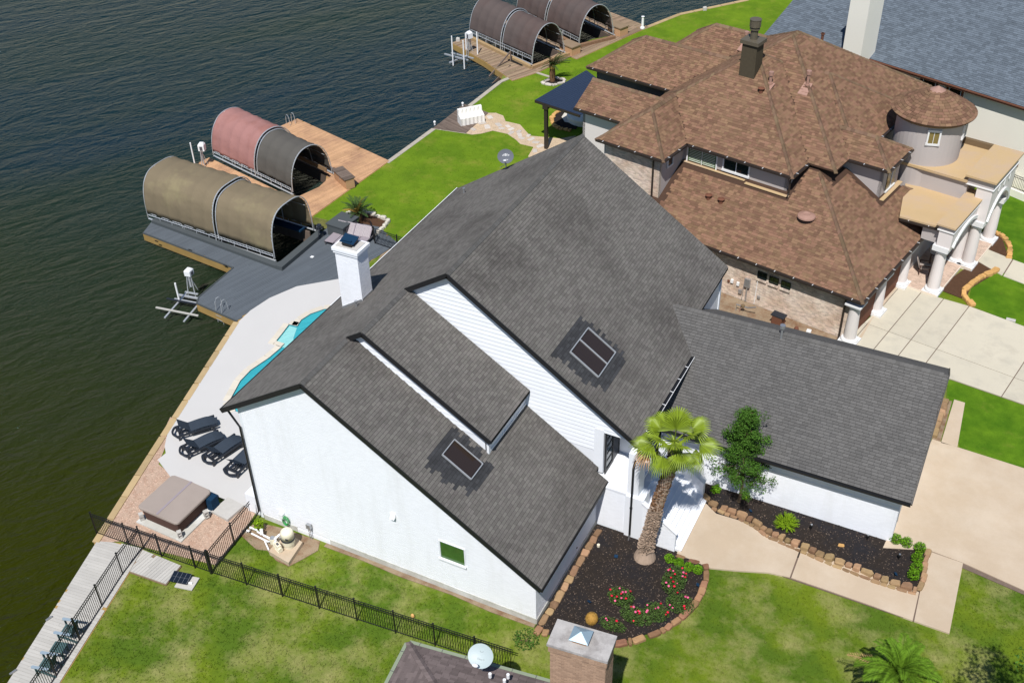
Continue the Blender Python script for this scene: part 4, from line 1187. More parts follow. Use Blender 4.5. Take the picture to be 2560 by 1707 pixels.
def bvent(u, v, h, kind):
    z = roofz(u, v); p = G(u, v, z)
    b = MB()
    if kind == 'tall':
        b.cyl((p[0], p[1], z - .1), .09, h, 10); b.cyl((p[0], p[1], z + .0), .16, .1, 10); b.cyl((p[0], p[1], z + h - .25), .15, .22, 10)
    elif kind == 'short':
        b.cyl((p[0], p[1], z - .1), .13, .38, 10); b.cyl((p[0], p[1], z + .25), .22, .06, 10, .08)
    else:
        b.lathe((p[0], p[1], z), [(.12, -.1), (.20, .10), (.52, .16), (.50, .24), (.28, .32), (.22, .34), (.16, .31), (.02, .31)], 20)
    o = b.build({'tall': 'flue_pipe', 'short': 'roof_vent', 'dome': 'dome_vent'}[kind], {'tall': 'copper_paint', 'short': 'brown_trim', 'dome': 'copper_paint'}[kind], B, True)
    if kind == 'tall':
        MB().slab([G(u - .3, v - .6, roofz(u, v - .6) + .03), G(u + .3, v - .6, roofz(u, v - .6) + .03), G(u + .25, v + .15, roofz(u, v + .1) + .05), G(u - .25, v + .15, roofz(u, v + .1) + .05)], (0, 0, -.02)).build('pipe_flashing', 'copper_paint', o, True)
def uvat(px_, py_):
    rr = ray(px_, py_); best = None
    for t in np.arange(40, 140, .1):
        p = CP + rr * t; w = p - O_
        if roofz(float(w @ E1), float(w @ E2)) > p[2]: return float(w @ E1), float(w @ E2)
    return -10., 10.
for px_, py_, h, k in ((1864, 112, .9, 'tall'), (1925, 212, .8, 'tall'), (2018, 216, .95, 'tall'), (1902, 233, 0, 'short'), (1771, 497, 0, 'short'), (1770 + 32, 508, 0, 'short'), (2015, 548, 0, 'dome')):
    bvent(*uvat(px_, py_), h, k)
# turret
tc = (-2.5, 13.35); tz = 8.45; p = G(tc[0], tc[1], 0)
tb_ = MB(); tb_.smooth = False
tb_.lathe((p[0], p[1], 0), [(1.98, 3.5), (1.98, tz - .05)], 40)
tw = tb_.build('turret_wall', 'stucco', B, True)
MB().lathe((p[0], p[1], 0), [(1.9, tz - .25), (2.25, tz - .2), (2.4, tz - .06), (2.42, tz + .0)], 40).build('turret_soffit', 'membrane_edge', B, True)
ct = MB().lathe((p[0], p[1], 0), [(2.44, tz - .02), (2.40, tz + .03), (.5, tz + 1.12), (.1, tz + 1.2)], 40).build('roof', 'roof_deck_brown', B, True)
cs = Pieces('turret_shingle', 'shingle_brown', 300)
nr_ = 12
for j in range(nr_):
    ra = 2.46 - j * (2.46 - .42) / nr_; rb = 2.46 - (j + 1) * (2.46 - .42) / nr_
    za = tz + .03 + (2.46 - ra) * .575; zb = tz + .03 + (2.46 - rb) * .575
    m_ = max(10, int(2 * math.pi * ra / .34)); off = rnd.random()
    for k in range(m_):
        a0 = (k + off) * 2 * math.pi / m_; a1 = (k + off + .96) * 2 * math.pi / m_
        th_ = rnd.uniform(.02, .04)
        V = np.array([(p[0] + ra * math.cos(a0), p[1] + ra * math.sin(a0), za + th_), (p[0] + ra * math.cos(a1), p[1] + ra * math.sin(a1), za + th_), (p[0] + rb * math.cos(a1), p[1] + rb * math.sin(a1), zb + .008), (p[0] + rb * math.cos(a0), p[1] + rb * math.sin(a0), zb + .008),
                      (p[0] + ra * math.cos(a0), p[1] + ra * math.sin(a0), za), (p[0] + ra * math.cos(a1), p[1] + ra * math.sin(a1), za)])
        cs.add(ct, V, [(0, 1, 2, 3), (4, 5, 1, 0)])
cs.finish()
MB().lathe((p[0], p[1], 0), [(.52, tz + 1.13), (.46, tz + 1.19), (.05, tz + 1.42)], 12).build('turret_cap', 'copper_paint', B, True)
# turret windows
for az in (rad(-75), rad(-5)):
    d = np.array([math.cos(az), math.sin(az), 0]); tn = np.array([-d[1], d[0], 0]); c0 = np.array([p[0], p[1], 0]) + d * 1.99
    f = MB()
    for s_ in (-.33, .33): f.bar(tuple(c0 + tn * s_ + [0, 0, tz - 1.35]), tuple(c0 + tn * s_ + [0, 0, tz - .5]), .13, .1, tuple(tn))
    for z_ in (tz - 1.35, tz - .5): f.bar(tuple(c0 - tn * .4 + [0, 0, z_]), tuple(c0 + tn * .4 + [0, 0, z_]), .1, .13)
    w_ = f.build('window', 'trim_pale', B, True)
    MB().slab([tuple(c0 - tn * .3 + [0, 0, tz - 1.3]), tuple(c0 + tn * .3 + [0, 0, tz - 1.3]), tuple(c0 + tn * .3 + [0, 0, tz - .55]), tuple(c0 - tn * .3 + [0, 0, tz - .55])], tuple(d * .02)).build('pane', 'glass_yellow', w_, True)
    MB().bar(tuple(c0 + d * .03 + [0, 0, tz - 1.3]), tuple(c0 + d * .03 + [0, 0, tz - .55]), .03, .03).build('mullion', 'trim_pale', w_, True)
# flat roofs of the entry porch
def flat(pts, z, th, m, name='porch_roof'):
    return MB().prism([G(u, v, 0)[:2] for u, v in pts], z - th, z).build(name, m, B, True)
flat([(-1.35, 7.55), (.95, 7.75), (.95, 12.3), (-2.9, 12.3)], 4.30, .12, 'membrane_tan'); flat([(.0, 7.85), (1.0, 7.85), (1.0, 12.3), (.0, 12.3)], 4.17, 1.0, 'stucco', 'porch_beam')
flat([(.85, 7.3), (1.95, 7.3), (1.95, 12.3), (.85, 12.3)], 4.72, .10, 'membrane_tan', 'parapet_top'); flat([(.98, 7.45), (1.85, 7.45), (1.85, 12.2), (.98, 12.2)], 4.62, .3, 'stucco', 'parapet')
flat([(.93, 7.38), (1.9, 7.38), (1.9, 12.2), (.93, 12.2)], 4.34, .05, 'trim_pale', 'parapet_trim')
gut((-1.3, 7.6), (.9, 7.8), 4.2)
flat([(-3.6, 11.3), (.9, 11.3), (.9, 15.8), (-3.6, 15.8)], 5.65, .15, 'membrane_tan'); flat([(-3.2, 11.5), (.9, 11.5), (.9, 15.6), (-3.2, 15.6)], 5.5, 1.3, 'stucco', 'porch_wall')
flat([(.75, 11.2), (2.55, 11.2), (2.55, 15.85), (.75, 15.85)], 6.05, .12, 'membrane_tan', 'parapet_top'); flat([(.9, 11.4), (2.4, 11.4), (2.4, 15.6), (.9, 15.6)], 5.93, .5, 'stucco', 'parapet')
flat([(.84, 11.33), (2.47, 11.33), (2.47, 15.68), (.84, 15.68)], 5.46, .06, 'trim_pale', 'parapet_trim')
MB().prism([G(u, v, 0)[:2] for u, v in ((-3.3, 15.7), (1.0, 15.7), (1.0, 15.95), (-3.3, 15.95))], 5.3, 6.0).build('parapet', 'membrane_edge', B, True)
# arched fronts
def archwall(u, v0, v1, ztop, zs, rise, th, m='stucco_pale'):
    n_ = 14; pts = [(v0, ztop), (v0, zs)]
    for i in range(n_ + 1):
        t = i / n_; v = v0 + .35 + (v1 - v0 - .7) * t
        pts.append((v, zs + rise * math.sin(math.pi * t) ** .7))
    pts += [(v1, zs), (v1, ztop)]
    o = MB().slab([G(u, v, z) for v, z in pts], tuple(-E1 * th)).build('arch_wall', m, B, True)
    tr = MB()
    for i in range(n_):
        t0, t1 = i / n_, (i + 1) / n_
        a = (v0 + .35 + (v1 - v0 - .7) * t0, zs + rise * math.sin(math.pi * t0) ** .7 + .06); b = (v0 + .35 + (v1 - v0 - .7) * t1, zs + rise * math.sin(math.pi * t1) ** .7 + .06)
        tr.bar(G(u + .03, a[0], a[1]), G(u + .03, b[0], b[1]), .16, .2)
    tr.build('arch_trim', 'trim_pale', B, True)
archwall(1.85, 7.45, 12.2, 4.33, 3.15, .75, .8); archwall(2.4, 11.4, 15.6, 5.43, 3.15, 1.3, .9)
def col(u, v, r_=.36, h=2.85):
    p = G(u, v, 0); c_ = MB(); c_.smooth = False
    q0 = [G(u - .5, v - .5, 0)[:2], G(u + .5, v - .5, 0)[:2], G(u + .5, v + .5, 0)[:2], G(u - .5, v + .5, 0)[:2]]
    c_.lathe((p[0], p[1], 0), [(r_ * 1.0, .3), (r_, 1.0), (r_ * .84, h)], 20)
    o = c_.build('column', 'stucco_pale', B, True); o['label'] = 'round tapered porch column'
    MB().prism(q0, 0, .16).build('plinth', 'trim_pale', o, True)
    MB().lathe((p[0], p[1], 0), [(.46, .16), (.49, .22), (.46, .3), (.38, .34)], 20).build('column_base', 'trim_pale', o, True)
    MB().lathe((p[0], p[1], 0), [(.31, h - .12), (.38, h - .04), (.33, h), (.42, h + .1)], 20).build('capital', 'trim_pale', o, True)
    q1 = [G(u - .46, v - .46, 0)[:2], G(u + .46, v - .46, 0)[:2], G(u + .46, v + .46, 0)[:2], G(u - .46, v + .46, 0)[:2]]
    MB().prism(q1, h + .1, 3.28 if h > 2.6 else h + .2).build('abacus', 'trim_pale', o, True)
for (u, v) in ((1.35, 7.84), (1.25, 11.8), (1.95, 11.75), (1.95, 15.25)): col(u, v)
for (u, v) in ((-.45, .42), (-.45, 3.9), (-.45, 7.4)): col(u, v, .34, 2.45)
# brick porch floor
pfl = [(-.9, 7.3), (1.9, 7.3), (2.5, 11.2), (2.5, 15.9), (-3.0, 15.9), (-3.0, 12), (-.9, 12)]
po = MB().prism([G(u, v, 0)[:2] for u, v in [(-.9, 7.3), (1.8, 7.3), (1.8, 11.2), (2.4, 11.2), (2.4, 15.8), (-3.0, 15.8), (-3.0, 12), (-.9, 12)]], -.05, .14).build('porch_floor', 'mortar_cream', B, True)
pav = Pieces('paver', 'brick_mixed', 300)
mat('paver_pink', (.52, .39, .31), .9, .1, 3, .1, 60, rand=.14)
pav.mat = MATS['paver_pink']
lay(pav, po, G(-.9, 7.3, .14), E1, E2, [(0.02, .02), (2.65, .02), (2.65, 3.9), (3.25, 3.9), (3.25, 8.45), (-2.1, 8.45), (-2.1, 4.7), (0.02, 4.7)], .22, .11, .012, .012, .012, False, 'half')
pav.finish()
# letters-like niches above the arch are plain white diamonds in relief
for v in (12.6, 13.5, 14.4):
    MB().slab([G(2.42, v - .14, 4.95), G(2.42, v, 4.8), G(2.42, v + .14, 4.95), G(2.42, v, 5.3)], tuple(E1 * .03)).build('relief_ornament', 'trim_pale', B, True)
for pc in (shb, capb, bb): pc.finish()
# meters and pipes on the brick wall
def wallbox(px_, py_, w, h, d_, m, nm, label):
    u, v, z = hitplane(px_, py_, v=.42)
    o = MB().slab([G(u - w / 2, .43, z - h / 2), G(u + w / 2, .43, z - h / 2), G(u + w / 2, .43, z + h / 2), G(u - w / 2, .43, z + h / 2)], tuple(-E2 * d_)).build(nm, m, B, True)
    if label: o['label'] = label
    return u, z
u1, zz1 = wallbox(1870, 706, .34, .55, .16, 'metal_grey', 'meter_box', 'grey electric meter box')
MB().tube([G(u1, .36, zz1 - .2), G(u1, .36, .1)], .05, 6).build('conduit', 'metal_grey', B, True)
MB().tube([G(u1 - .22, .38, zz1 - .2), G(u1 - .25, .38, .1)], .025, 6).build('conduit', 'metal_grey', B, True)
MB().tube([G(u1 + .6, .38, 1.7), G(u1 + .55, .38, .1)], .02, 6).build('conduit', 'metal_white', B, True)
wallbox(1831, 702, .16, .22, .1, 'metal_white', 'junction_box', None); wallbox(1846, 709, .16, .22, .1, 'metal_white', 'junction_box', None); wallbox(1851, 728, .2, .26, .1, 'metal_grey', 'junction_box', None)
wallbox(1897, 743, .18, .16, .08, 'metal_grey', 'junction_box', None); wallbox(1822, 702, .14, .14, .06, 'brown_trim', 'junction_box', None)
# gravel along this wall
sheet('side_gravel', [G(-14, -.9, 0)[:2], G(-8.5, -.9, 0)[:2], G(-8.5, .4, 0)[:2], G(-14, .4, 0)[:2]], .03, 'gravel_cream')
sheet('side_gravel', [G(-8.5, -1.6, 0)[:2], G(-1.0, -1.2, 0)[:2], G(-1.0, .4, 0)[:2], G(-8.5, .4, 0)[:2]], .03, 'dirt')

# ---------------------------------------------------------------- grey roofed house beyond
TG = rad(-19.4)
P0 = np.array(at(2152, 140, 5.8)); F1 = np.array([math.cos(TG), math.sin(TG), 0]); F2 = np.array([-math.sin(TG), math.cos(TG), 0])
def Q(u, v, z): return tuple(np.array([P0[0], P0[1], 0]) + u * F1 + v * F2 + np.array([0, 0, z]))
N_ = empty('grey_roof_house', Q(6, 4, 0), 0, 'cream house with a blue grey shingle roof behind the brown roofed house', 'house')
mg = .52
def pl(px_, py_):
    rr = ray(px_, py_); n = np.array([0, 0, 1.0]) - mg * F2; d0 = np.dot(n, np.array(Q(0, 0, 5.8)))
    t = (d0 - np.dot(n, CP)) / np.dot(n, rr); p = CP + rr * t - np.array([P0[0], P0[1], 0]); return float(p @ F1), float(p @ F2)
la = pl(1913, 84); lb = pl(1971, 0)
uL = la[0]
pts = [(uL, -7), (-.35, -7), (-.35, 0), (22, 0), (22, 14), (uL, 14)]
gp = [Q(u, v, 5.8 + mg * v) for u, v in pts]
gr = MB().slab(gp, (0, 0, -.12)).build('roof', 'roof_deck_dark', N_, True)
shy = Pieces('shingle', 'shingle_blue')
sc_ = math.sqrt(1 + mg * mg)
lay(shy, gr, Q(uL, -7, 5.8 - mg * 7 + .003), F1, tuple(F2 + np.array([0, 0, mg])), [(u - uL, (v + 7) * sc_) for u, v in pts], .32, .17, .022, .006, 0, True, wvar=.5)
shy.finish()
MB().slab([Q(uL, 14, 13.08), Q(22, 14, 13.08), Q(22, 24, 7.9), Q(uL, 24, 7.9)], (0, 0, -.12)).build('roof', 'shingle_blue', N_, True)
MB().bar(Q(-.35, -.02, 5.68), Q(22, -.02, 5.68), .06, .2).build('fascia', 'brown_trim', N_, True); MB().bar(Q(-.35, -.07, 5.74), Q(22, -.07, 5.74), .08, .07).build('gutter', 'brown_trim', N_, True)
MB().bar(Q(uL, -7, 2.05), Q(uL, 14, 12.97), .05, .15).build('rake_board', 'fascia_black', N_, True)
def nl(u0, v0, u1, v1, z0, z1_, m='cream_wall'):
    return MB().slab([Q(u0, v0, z0), Q(u1, v1, z0), Q(u1, v1, z1_), Q(u0, v0, z1_)], tuple(F2 * .2 if abs(v1 - v0) < .1 else F1 * .2)).build('wall', m, N_, True)
nl(-.2, .45, 21.5, .45, 0, 5.6); nl(uL + .5, -6.6, uL + .5, 20, 0, 2.2); nl(21.3, .5, 21.3, 20, 0, 5.6); nl(uL + .5, 20, 21.3, 20, 0, 7.8); nl(-.4, -6.5, -.4, .5, 0, 2.5); nl(uL + .5, -6.5, -.4, -6.5, 0, 2.0)
for (a, b) in ((2.9, 5.1), (0.3, 2.0)):
    pass
def nwin(px0, px1, py0):
    def hp(px_, py_):
        rr = ray(px_, py_); t = float(np.dot(np.array(Q(0, .43, 0)) - CP, F2)) / float(np.dot(rr, F2)); p = CP + rr * t - np.array([P0[0], P0[1], 0]); return float(p @ F1), float(p[2])
    a, b = hp(px0, py0)[0], hp(px1, py0)[0]
    f = MB()
    for u in (a, b): f.bar(Q(u, .40, 3.4), Q(u, .40, 5.5), .22, .06, tuple(F1))
    w_ = f.build('window', 'brown_trim', N_, True)
    g_ = MB()
    for u in (a + .14, b - .14): g_.bar(Q(u, .40, 3.4), Q(u, .40, 5.5), .05, .05, tuple(F1))
    g_.build('frame', 'paint_white', w_, True)
    MB().slab([Q(a, .42, 3.4), Q(b, .42, 3.4), Q(b, .42, 5.5), Q(a, .42, 5.5)], tuple(-F2 * .015)).build('pane', 'glass_sky', w_, True)
nwin(2182, 2220, 165); nwin(2303, 2346, 205); nwin(2368, 2410, 225)
MB().slab([Q(8.2, -1.5, 1.4), Q(12.5, -1.5, 1.4), Q(12.5, .4, 1.8), Q(8.2, .4, 1.8)], (0, 0, -.25)).build('bay_roof', 'brown_trim', N_, True)
nl(8.4, -1.3, 12.3, -1.3, 0, 1.2); nl(12.3, -1.3, 12.3, .4, 0, 1.2)
# cream chimney
def on(px_, py_, z): p = np.array(at(px_, py_, z)) - np.array([P0[0], P0[1], 0]); return float(p @ F1), float(p @ F2)
a_ = (-1.75, -.35); zc = 5.8 + mg * a_[1]
cm = MB().prism([Q(-.75, -1.3, 0)[:2], Q(.7, -1.3, 0)[:2], Q(.7, .6, 0)[:2], Q(-.75, .6, 0)[:2]], 3.5, 11.4).build('chimney', 'cream_wall', N_, True)
MB().prism([Q(-.85, -1.4, 0)[:2], Q(.8, -1.4, 0)[:2], Q(.8, .7, 0)[:2], Q(-.85, .7, 0)[:2]], 11.39, 11.6).build('chimney_cap', 'copper_paint', cm, True)
MB().bar(Q(-1.6, -2.6, 4.6), Q(-.85, -1.2, 5.3), .4, .03).build('chimney_flashing', 'canvas_teal', cm, True)
vq = pl(2052, 120); vp3 = Q(vq[0], vq[1], 5.8 + mg * vq[1])
MB().cyl(vp3, .10, 1.1, 10).cyl((vp3[0], vp3[1], vp3[2] + 1.0), .14, .1, 10).build('vent_pipe', 'brown_trim', N_, True)
# front garden wall and railing at the right
w0 = at(2505, 478, 0); w1 = at(2700, 560, 0)
gwall = MB().bar((w0[0], w0[1], .25), (w1[0], w1[1], .25), .3, .5).build('garden_wall', 'cream_wall'); tag(gwall, 'low cream wall under the black railing by the pale entry arch', 'wall')
def railing(name, a, b, h, label, z=0.0, posts=None, spacing=.11, topgap=.18, group=None, pr=.009, endposts=True, postw=.05, mat_='black_metal'):
    a = Vector(a); b = Vector(b); d = b - a; L_ = d.length; d.normalize()
    root = empty(name, (a.x, a.y, a.z), 0, label, 'fence', group)
    for zz in (.10, h - topgap, h - .03):
        MB().bar(Vector((0, 0, zz)), (b - a) + Vector((0, 0, zz)), .028, .028).build('rail', mat_, root)
    me = MB().box(-pr, pr, -pr, pr, .05, h - .01).mesh('picket', MATS[mat_])
    n_ = int(L_ / spacing)
    for i in range(1, n_):
        o = bpy.data.objects.new('picket', me); link(o, root); o.location = tuple((b - a) * (i / n_)); o.rotation_euler = (0, 0, math.atan2(d.y, d.x))
    ps = posts if posts is not None else [i * 1.83 for i in range(int(L_ / 1.83) + 1)]
    pm = MB().box(-postw / 2, postw / 2, -postw / 2, postw / 2, -.05, h + .04); pm.box(-postw * .7, postw * .7, -postw * .7, postw * .7, h + .04, h + .07); pm = pm.mesh('post', MATS[mat_])
    for s_ in ps:
        o = bpy.data.objects.new('post', pm); link(o, root); o.location = tuple(d * s_); o.rotation_euler = (0, 0, math.atan2(d.y, d.x))
    return root
railing('railing', (w0[0], w0[1], .5), (w1[0], w1[1], .5), 1.0, 'black picket railing on the low cream wall by the entry arch')
# ---------------------------------------------------------------- seawalls
def seawall(name, pts, label, m, w=.22, zt=.02, zb=-1.6, seg=1.4):
    root = empty(name, (pts[0][0], pts[0][1], 0), 0, label, 'seawall')
    for a, b in zip(pts[:-1], pts[1:]):
        a = Vector((a[0], a[1], 0)); b = Vector((b[0], b[1], 0)); d = b - a; n = max(1, int(d.length / seg))
        MB().bar(a + Vector((0, 0, (zt - .06 + zb) / 2)), b + Vector((0, 0, (zt - .06 + zb) / 2)), w * .7, (zt - .06 - zb)).build('wall_face', m[1], root, True)
        for k in range(n):
            p = a + d * (k / n); q = a + d * ((k + 1) / n - .008)
            MB().bar(p + Vector((0, 0, zt - .03)), q + Vector((0, 0, zt - .03)), w, .06).build('cap_board', m[0], root, True)
    return root
seawall('seawall', [at(240, 1356)[:2], at(378, 1138)[:2], (-25.12, 12.3)], 'timber seawall along the pale pool terrace', ('cap_timber_pale', 'seawall_timber'), .34, .06)
seawall('seawall', [at(968, 407)[:2], at(1085, 322)[:2]], 'concrete seawall between the tan dock and the old plank landing', ('seawall_concrete', 'seawall_concrete'), .35)
seawall('seawall', [at(1170, 268)[:2], at(1252, 204)[:2], at(1320, 176)[:2]], 'concrete seawall between the old plank landing and the far dock', ('seawall_concrete', 'seawall_concrete'), .35)
seawall('seawall', [at(1604, 74)[:2], at(1700, 36)[:2], at(1870, 0)[:2], (-8, 112)], 'timber seawall behind the brown roofed house beyond the far dock', ('cap_timber_pale', 'seawall_timber'), .4)

def dock(name, poly, dirv, label, m, mf, w=.14, blen=3.6, z=.04, fas=.5, cat='dock', gap=.012, limit=300, parts=None):
    c = (poly[0][0], poly[0][1], 0)
    root = empty(name, c, 0, label, cat)
    f = MB(); fb = MB()
    n = len(poly)
    for i in range(n):
        a = poly[i]; b = poly[(i + 1) % n]
        f.bar((a[0], a[1], z - .045 - fas / 2), (b[0], b[1], z - .045 - fas / 2), .06, fas)
    f.build('fascia', mf, root, True)
    MB().prism(poly, z - .12, z - .035).build('joists', mf, root, True)
    pc = Pieces('plank', m, limit)
    d = np.array([dirv[0], dirv[1], 0.]); d /= np.linalg.norm(d); e = np.array([-d[1], d[0], 0.])
    O = np.array([0, 0, z - .033])
    for pl_ in (parts or [poly]):
        lay(pc, root, O, d, e, [(float(np.dot([p[0], p[1], 0], d)), float(np.dot([p[0], p[1], 0], e))) for p in pl_], blen, w, .033, .006, gap, False, 'rand')
    pc.finish()
    # piles
    for a in poly[::1]:
        pass
    return root
# grey composite dock
GD = [(-36.9, 17.6), (-28.85, 16.75), (-28.75, 13.3), (-28.45, 12.75), (-25.1, 12.3), (-25.06, 13.5), (-24.81, 15.03), (-24.05, 16.73), (-22.17, 18.49), (-21.6, 20.6), (-21.0, 23.5), (-23.2, 24.7), (-26.2, 24.4), (-26.35, 18.1), (-37.4, 19.1)]
gd = dock('grey_dock', GD, (.30, 1), 'grey composite dock with a raised kerb beside the pool terrace and the olive boat cover', 'deck_grey', 'seawall_timber', .14, 3.6)
MB().bar((-26.1, 22.3, .17), (-26.1, 17.75, .17), .5, .30).build('kerb', 'deck_grey_dark', gd, True)
MB().bar((-26.35, 17.98, .135), (-37.2, 19.0, .135), .42, .22).build('kerb', 'deck_grey_dark', gd, True)
e = MB()
for a, b in zip(GD[:5], GD[1:5]): e.bar((a[0], a[1], .03), (b[0], b[1], .03), .07, .1)
e.build('edge_board', 'deck_grey_dark', gd, True)
for px_, py_ in ((391, 604), (475, 626), (563, 665)):
    p = at(px_, py_, .08); MB().bar((p[0] - .14, p[1] + .03, .1), (p[0] + .14, p[1] - .0, .1), .05, .05).build('cleat', 'black_metal', gd, True)
MB().box(-25.2, -25.0, 19.75, 19.95, .041, .06).build('deck_plate', 'metal_white', gd, True)
# dark locker on the grey dock
lk = empty('dock_locker', (-24.9, 23.2, .04), rad(-4), 'dark grey dock locker beside the olive boat cover and the loungers', 'locker')
MB().box(-.75, .55, -.75, .85, 0, .78).build('body', 'deck_grey_dark', lk); MB().box(-.8, .6, -.8, .9, .78, .86).build('lid', 'deck_grey_dark', lk)
MB().box(.601, .615, -.5, .6, .1, .7).build('front_panel', 'frame_grey', lk)
# cleat pile on it: black hoist reel
rl = MB(); p = at(797, 566, .9)
for k in range(10):
    a = k * .7; rl.tube([(p[0] + .22 * math.cos(a), p[1] + .2 * math.sin(a), .75), (p[0] + .2 * math.cos(a + 1.7), p[1] + .22 * math.sin(a + 1.2), .95)], .05, 5)
rl.cyl((p[0], p[1], .7), .16, .3, 10); rl.tube([(p[0] + .1, p[1] - .1, .8), (p[0] + .1, p[1] - .35, .3)], .04, 5)
tag(rl.build('mooring_lines', 'black_plastic'), 'black bundle of mooring gear at the mouth of the olive boat cover', 'mooring gear')

# tan dock
TD = [(-39.7, 27.75), (-31.0, 25.55), (-30.3, 25.9), (-29.8, 26.9), (-29.9, 28.4), (-30.4, 29.3), (-38.6, 31.5), (-37.5, 35.66), (-27.4, 32.75), (-28.0, 24.0), (-28.3, 23.2), (-40.2, 24.6)]
td = dock('tan_dock', TD, (.30, .95), 'broad tan plank dock round the red and grey boat cover', 'deck_tan', 'seawall_timber', .14, 4.2, parts=[[(-39.7, 27.75), (-31.0, 25.55), (-31.0, 23.52), (-40.2, 24.6)], [(-31.0, 23.52), (-28.3, 23.2), (-28.0, 24.0), (-27.4, 32.75), (-30.4, 33.62), (-30.4, 29.3), (-29.9, 28.4), (-29.8, 26.9), (-30.3, 25.9), (-31.0, 25.55)], [(-30.4, 29.3), (-30.4, 33.62), (-37.5, 35.66), (-38.6, 31.5)]])
# far weathered dock with the two brown covers
FD = [(-33.9, 53.6), (-25.5, 48.5), (-24.9, 51.2), (-32.9, 54.9)]
fd = dock('weathered_dock', [(-33.9, 53.5), (-29.5, 51.2), (-25.5, 48.6), (-24.3, 50.9), (-25.3, 51.9), (-33.0, 55.1)], (.42, .9), 'weathered plank dock with stairs to the water beside the nearer brown boat cover', 'deck_weathered', 'seawall_timber', .16, 3.6)
dock('weathered_dock', [(-24.3, 50.9), (-23.2, 54.9), (-22.5, 54.6), (-19.8, 62.9), (-20.9, 63.3), (-23.2, 56.6), (-24.0, 56.6), (-25.3, 51.9)], (.3, .95), 'narrow shore edge of planks in front of the two brown boat covers', 'deck_weathered', 'seawall_timber', .16, 3.6)
dock('weathered_dock', [(-20.9, 63.3), (-19.8, 62.9), (-19.5, 63.6), (-27.4, 67.0), (-32, 69.2), (-32.6, 66.8), (-23.0, 61.0), (-22.3, 60.6)], (.42, .9), 'weathered plank dock on the far side of the second brown boat cover', 'deck_weathered', 'seawall_timber', .16, 3.6)
dock('weathered_dock', [(-32.0, 59.1), (-24.0, 55.6), (-23.2, 57.2), (-31.6, 61.2)], (.42, .9), 'plank walkway lying between the two brown boat covers', 'deck_weathered', 'seawall_timber', .16, 3.6)
# kerbs of the slips
kb = MB(); kb.bar((-33.0, 55.0, .16), (-25.1, 51.3, .16), .3, .24); kb.bar((-25.1, 51.3, .16), (-23.4, 55.2, .16), .3, .24); kb.bar((-31.5, 61.3, .16), (-23.4, 56.9, .16), .3, .24); kb.bar((-23.4, 56.9, .16), (-21.3, 60.0, .16), .3, .24)
tag(kb.build('dock_kerb', 'stone_brown'), 'timber kerb framing the mouths of the brown boat slips', 'kerb')
for (x, y, lb) in ((-23.6, 55.7, 'cedar dock box between the two brown boat covers'), (-21.5, 61.2, 'cedar dock box beside the far brown boat cover')):
    r = empty('dock_box', (x, y, .04), rad(-22), lb, 'dock box')
    MB().box(-.75, .75, -.5, .5, 0, .7).build('body', 'deck_tan', r); MB().box(-.82, .82, -.56, .56, .7, .78).build('lid', 'deck_weathered', r)
# old plank landing with the stone path
OL = P2([(1083, 322), (1160, 262), (1222, 283), (1165, 334)])
ol = dock('plank_landing', OL, (.95, -.35), 'old dark plank landing at the lake end of the stone path', 'deck_old', 'seawall_concrete', .15, 3.0, z=.05)
for px_, py_ in ((1087, 313), (1157, 266)):
    p = at(px_, py_, .05); o = MB().cyl((p[0], p[1], .05), .06, .2, 8).ball((p[0], p[1], .3), .1, .1, .1, 8, 6).build('dock_light', 'metal_white')
    tag(o, 'small white dock light on the %s corner of the old plank landing' % ('near' if px_ < 1100 else 'far'), 'dock light', 'white lights on the plank landing')
# pale lower dock with plank ramp
LD = [at(243, 1353)[:2], at(300, 1358)[:2], at(357, 1372)[:2], at(322, 1432)[:2], at(146, 1712)[:2], at(16, 1712)[:2]]
ld = dock('pale_dock', LD, (1, .12), 'pale grey plank dock running along the black picket fence at bottom left', 'deck_pale', 'seawall_timber', .15, 4.5, gap=.01)
RP = P2([(325, 1428), (357, 1375), (452, 1414), (415, 1460)], .05)
dock('plank_platform', RP, (.1, 1), 'small pale plank platform on the grass by the fence corner', 'deck_pale', 'deck_weathered', .16, 4.5, z=.09, fas=.08, cat='platform')
sp = empty('solar_panel', at(452, 1447, .1), rad(12), 'small dark solar panel on a paver in the near lawn', 'solar panel')
MB().slab([(-.42, -.27, .08), (.42, -.27, .08), (.42, .27, .16), (-.42, .27, .16)], (0, 0, -.03)).build('panel', 'solar', sp)
for i in range(5):
    MB().bar((-.42 + i * .21, -.27, .083), (-.42 + i * .21, .27, .163), .012, .004).build('cell_line', 'metal_grey', sp)
MB().bar((-.42, 0, .123), (.42, 0, .123), .004, .012).build('cell_line', 'metal_grey', sp)
MB().box(-.1, .75, -.42, .3, -.1, -.04).build('paver', 'block_concrete', sp); MB().tube([(.45, -.1, .0), (.62, -.1, .0)], .05, 8).build('pipe_end', 'pvc', sp)

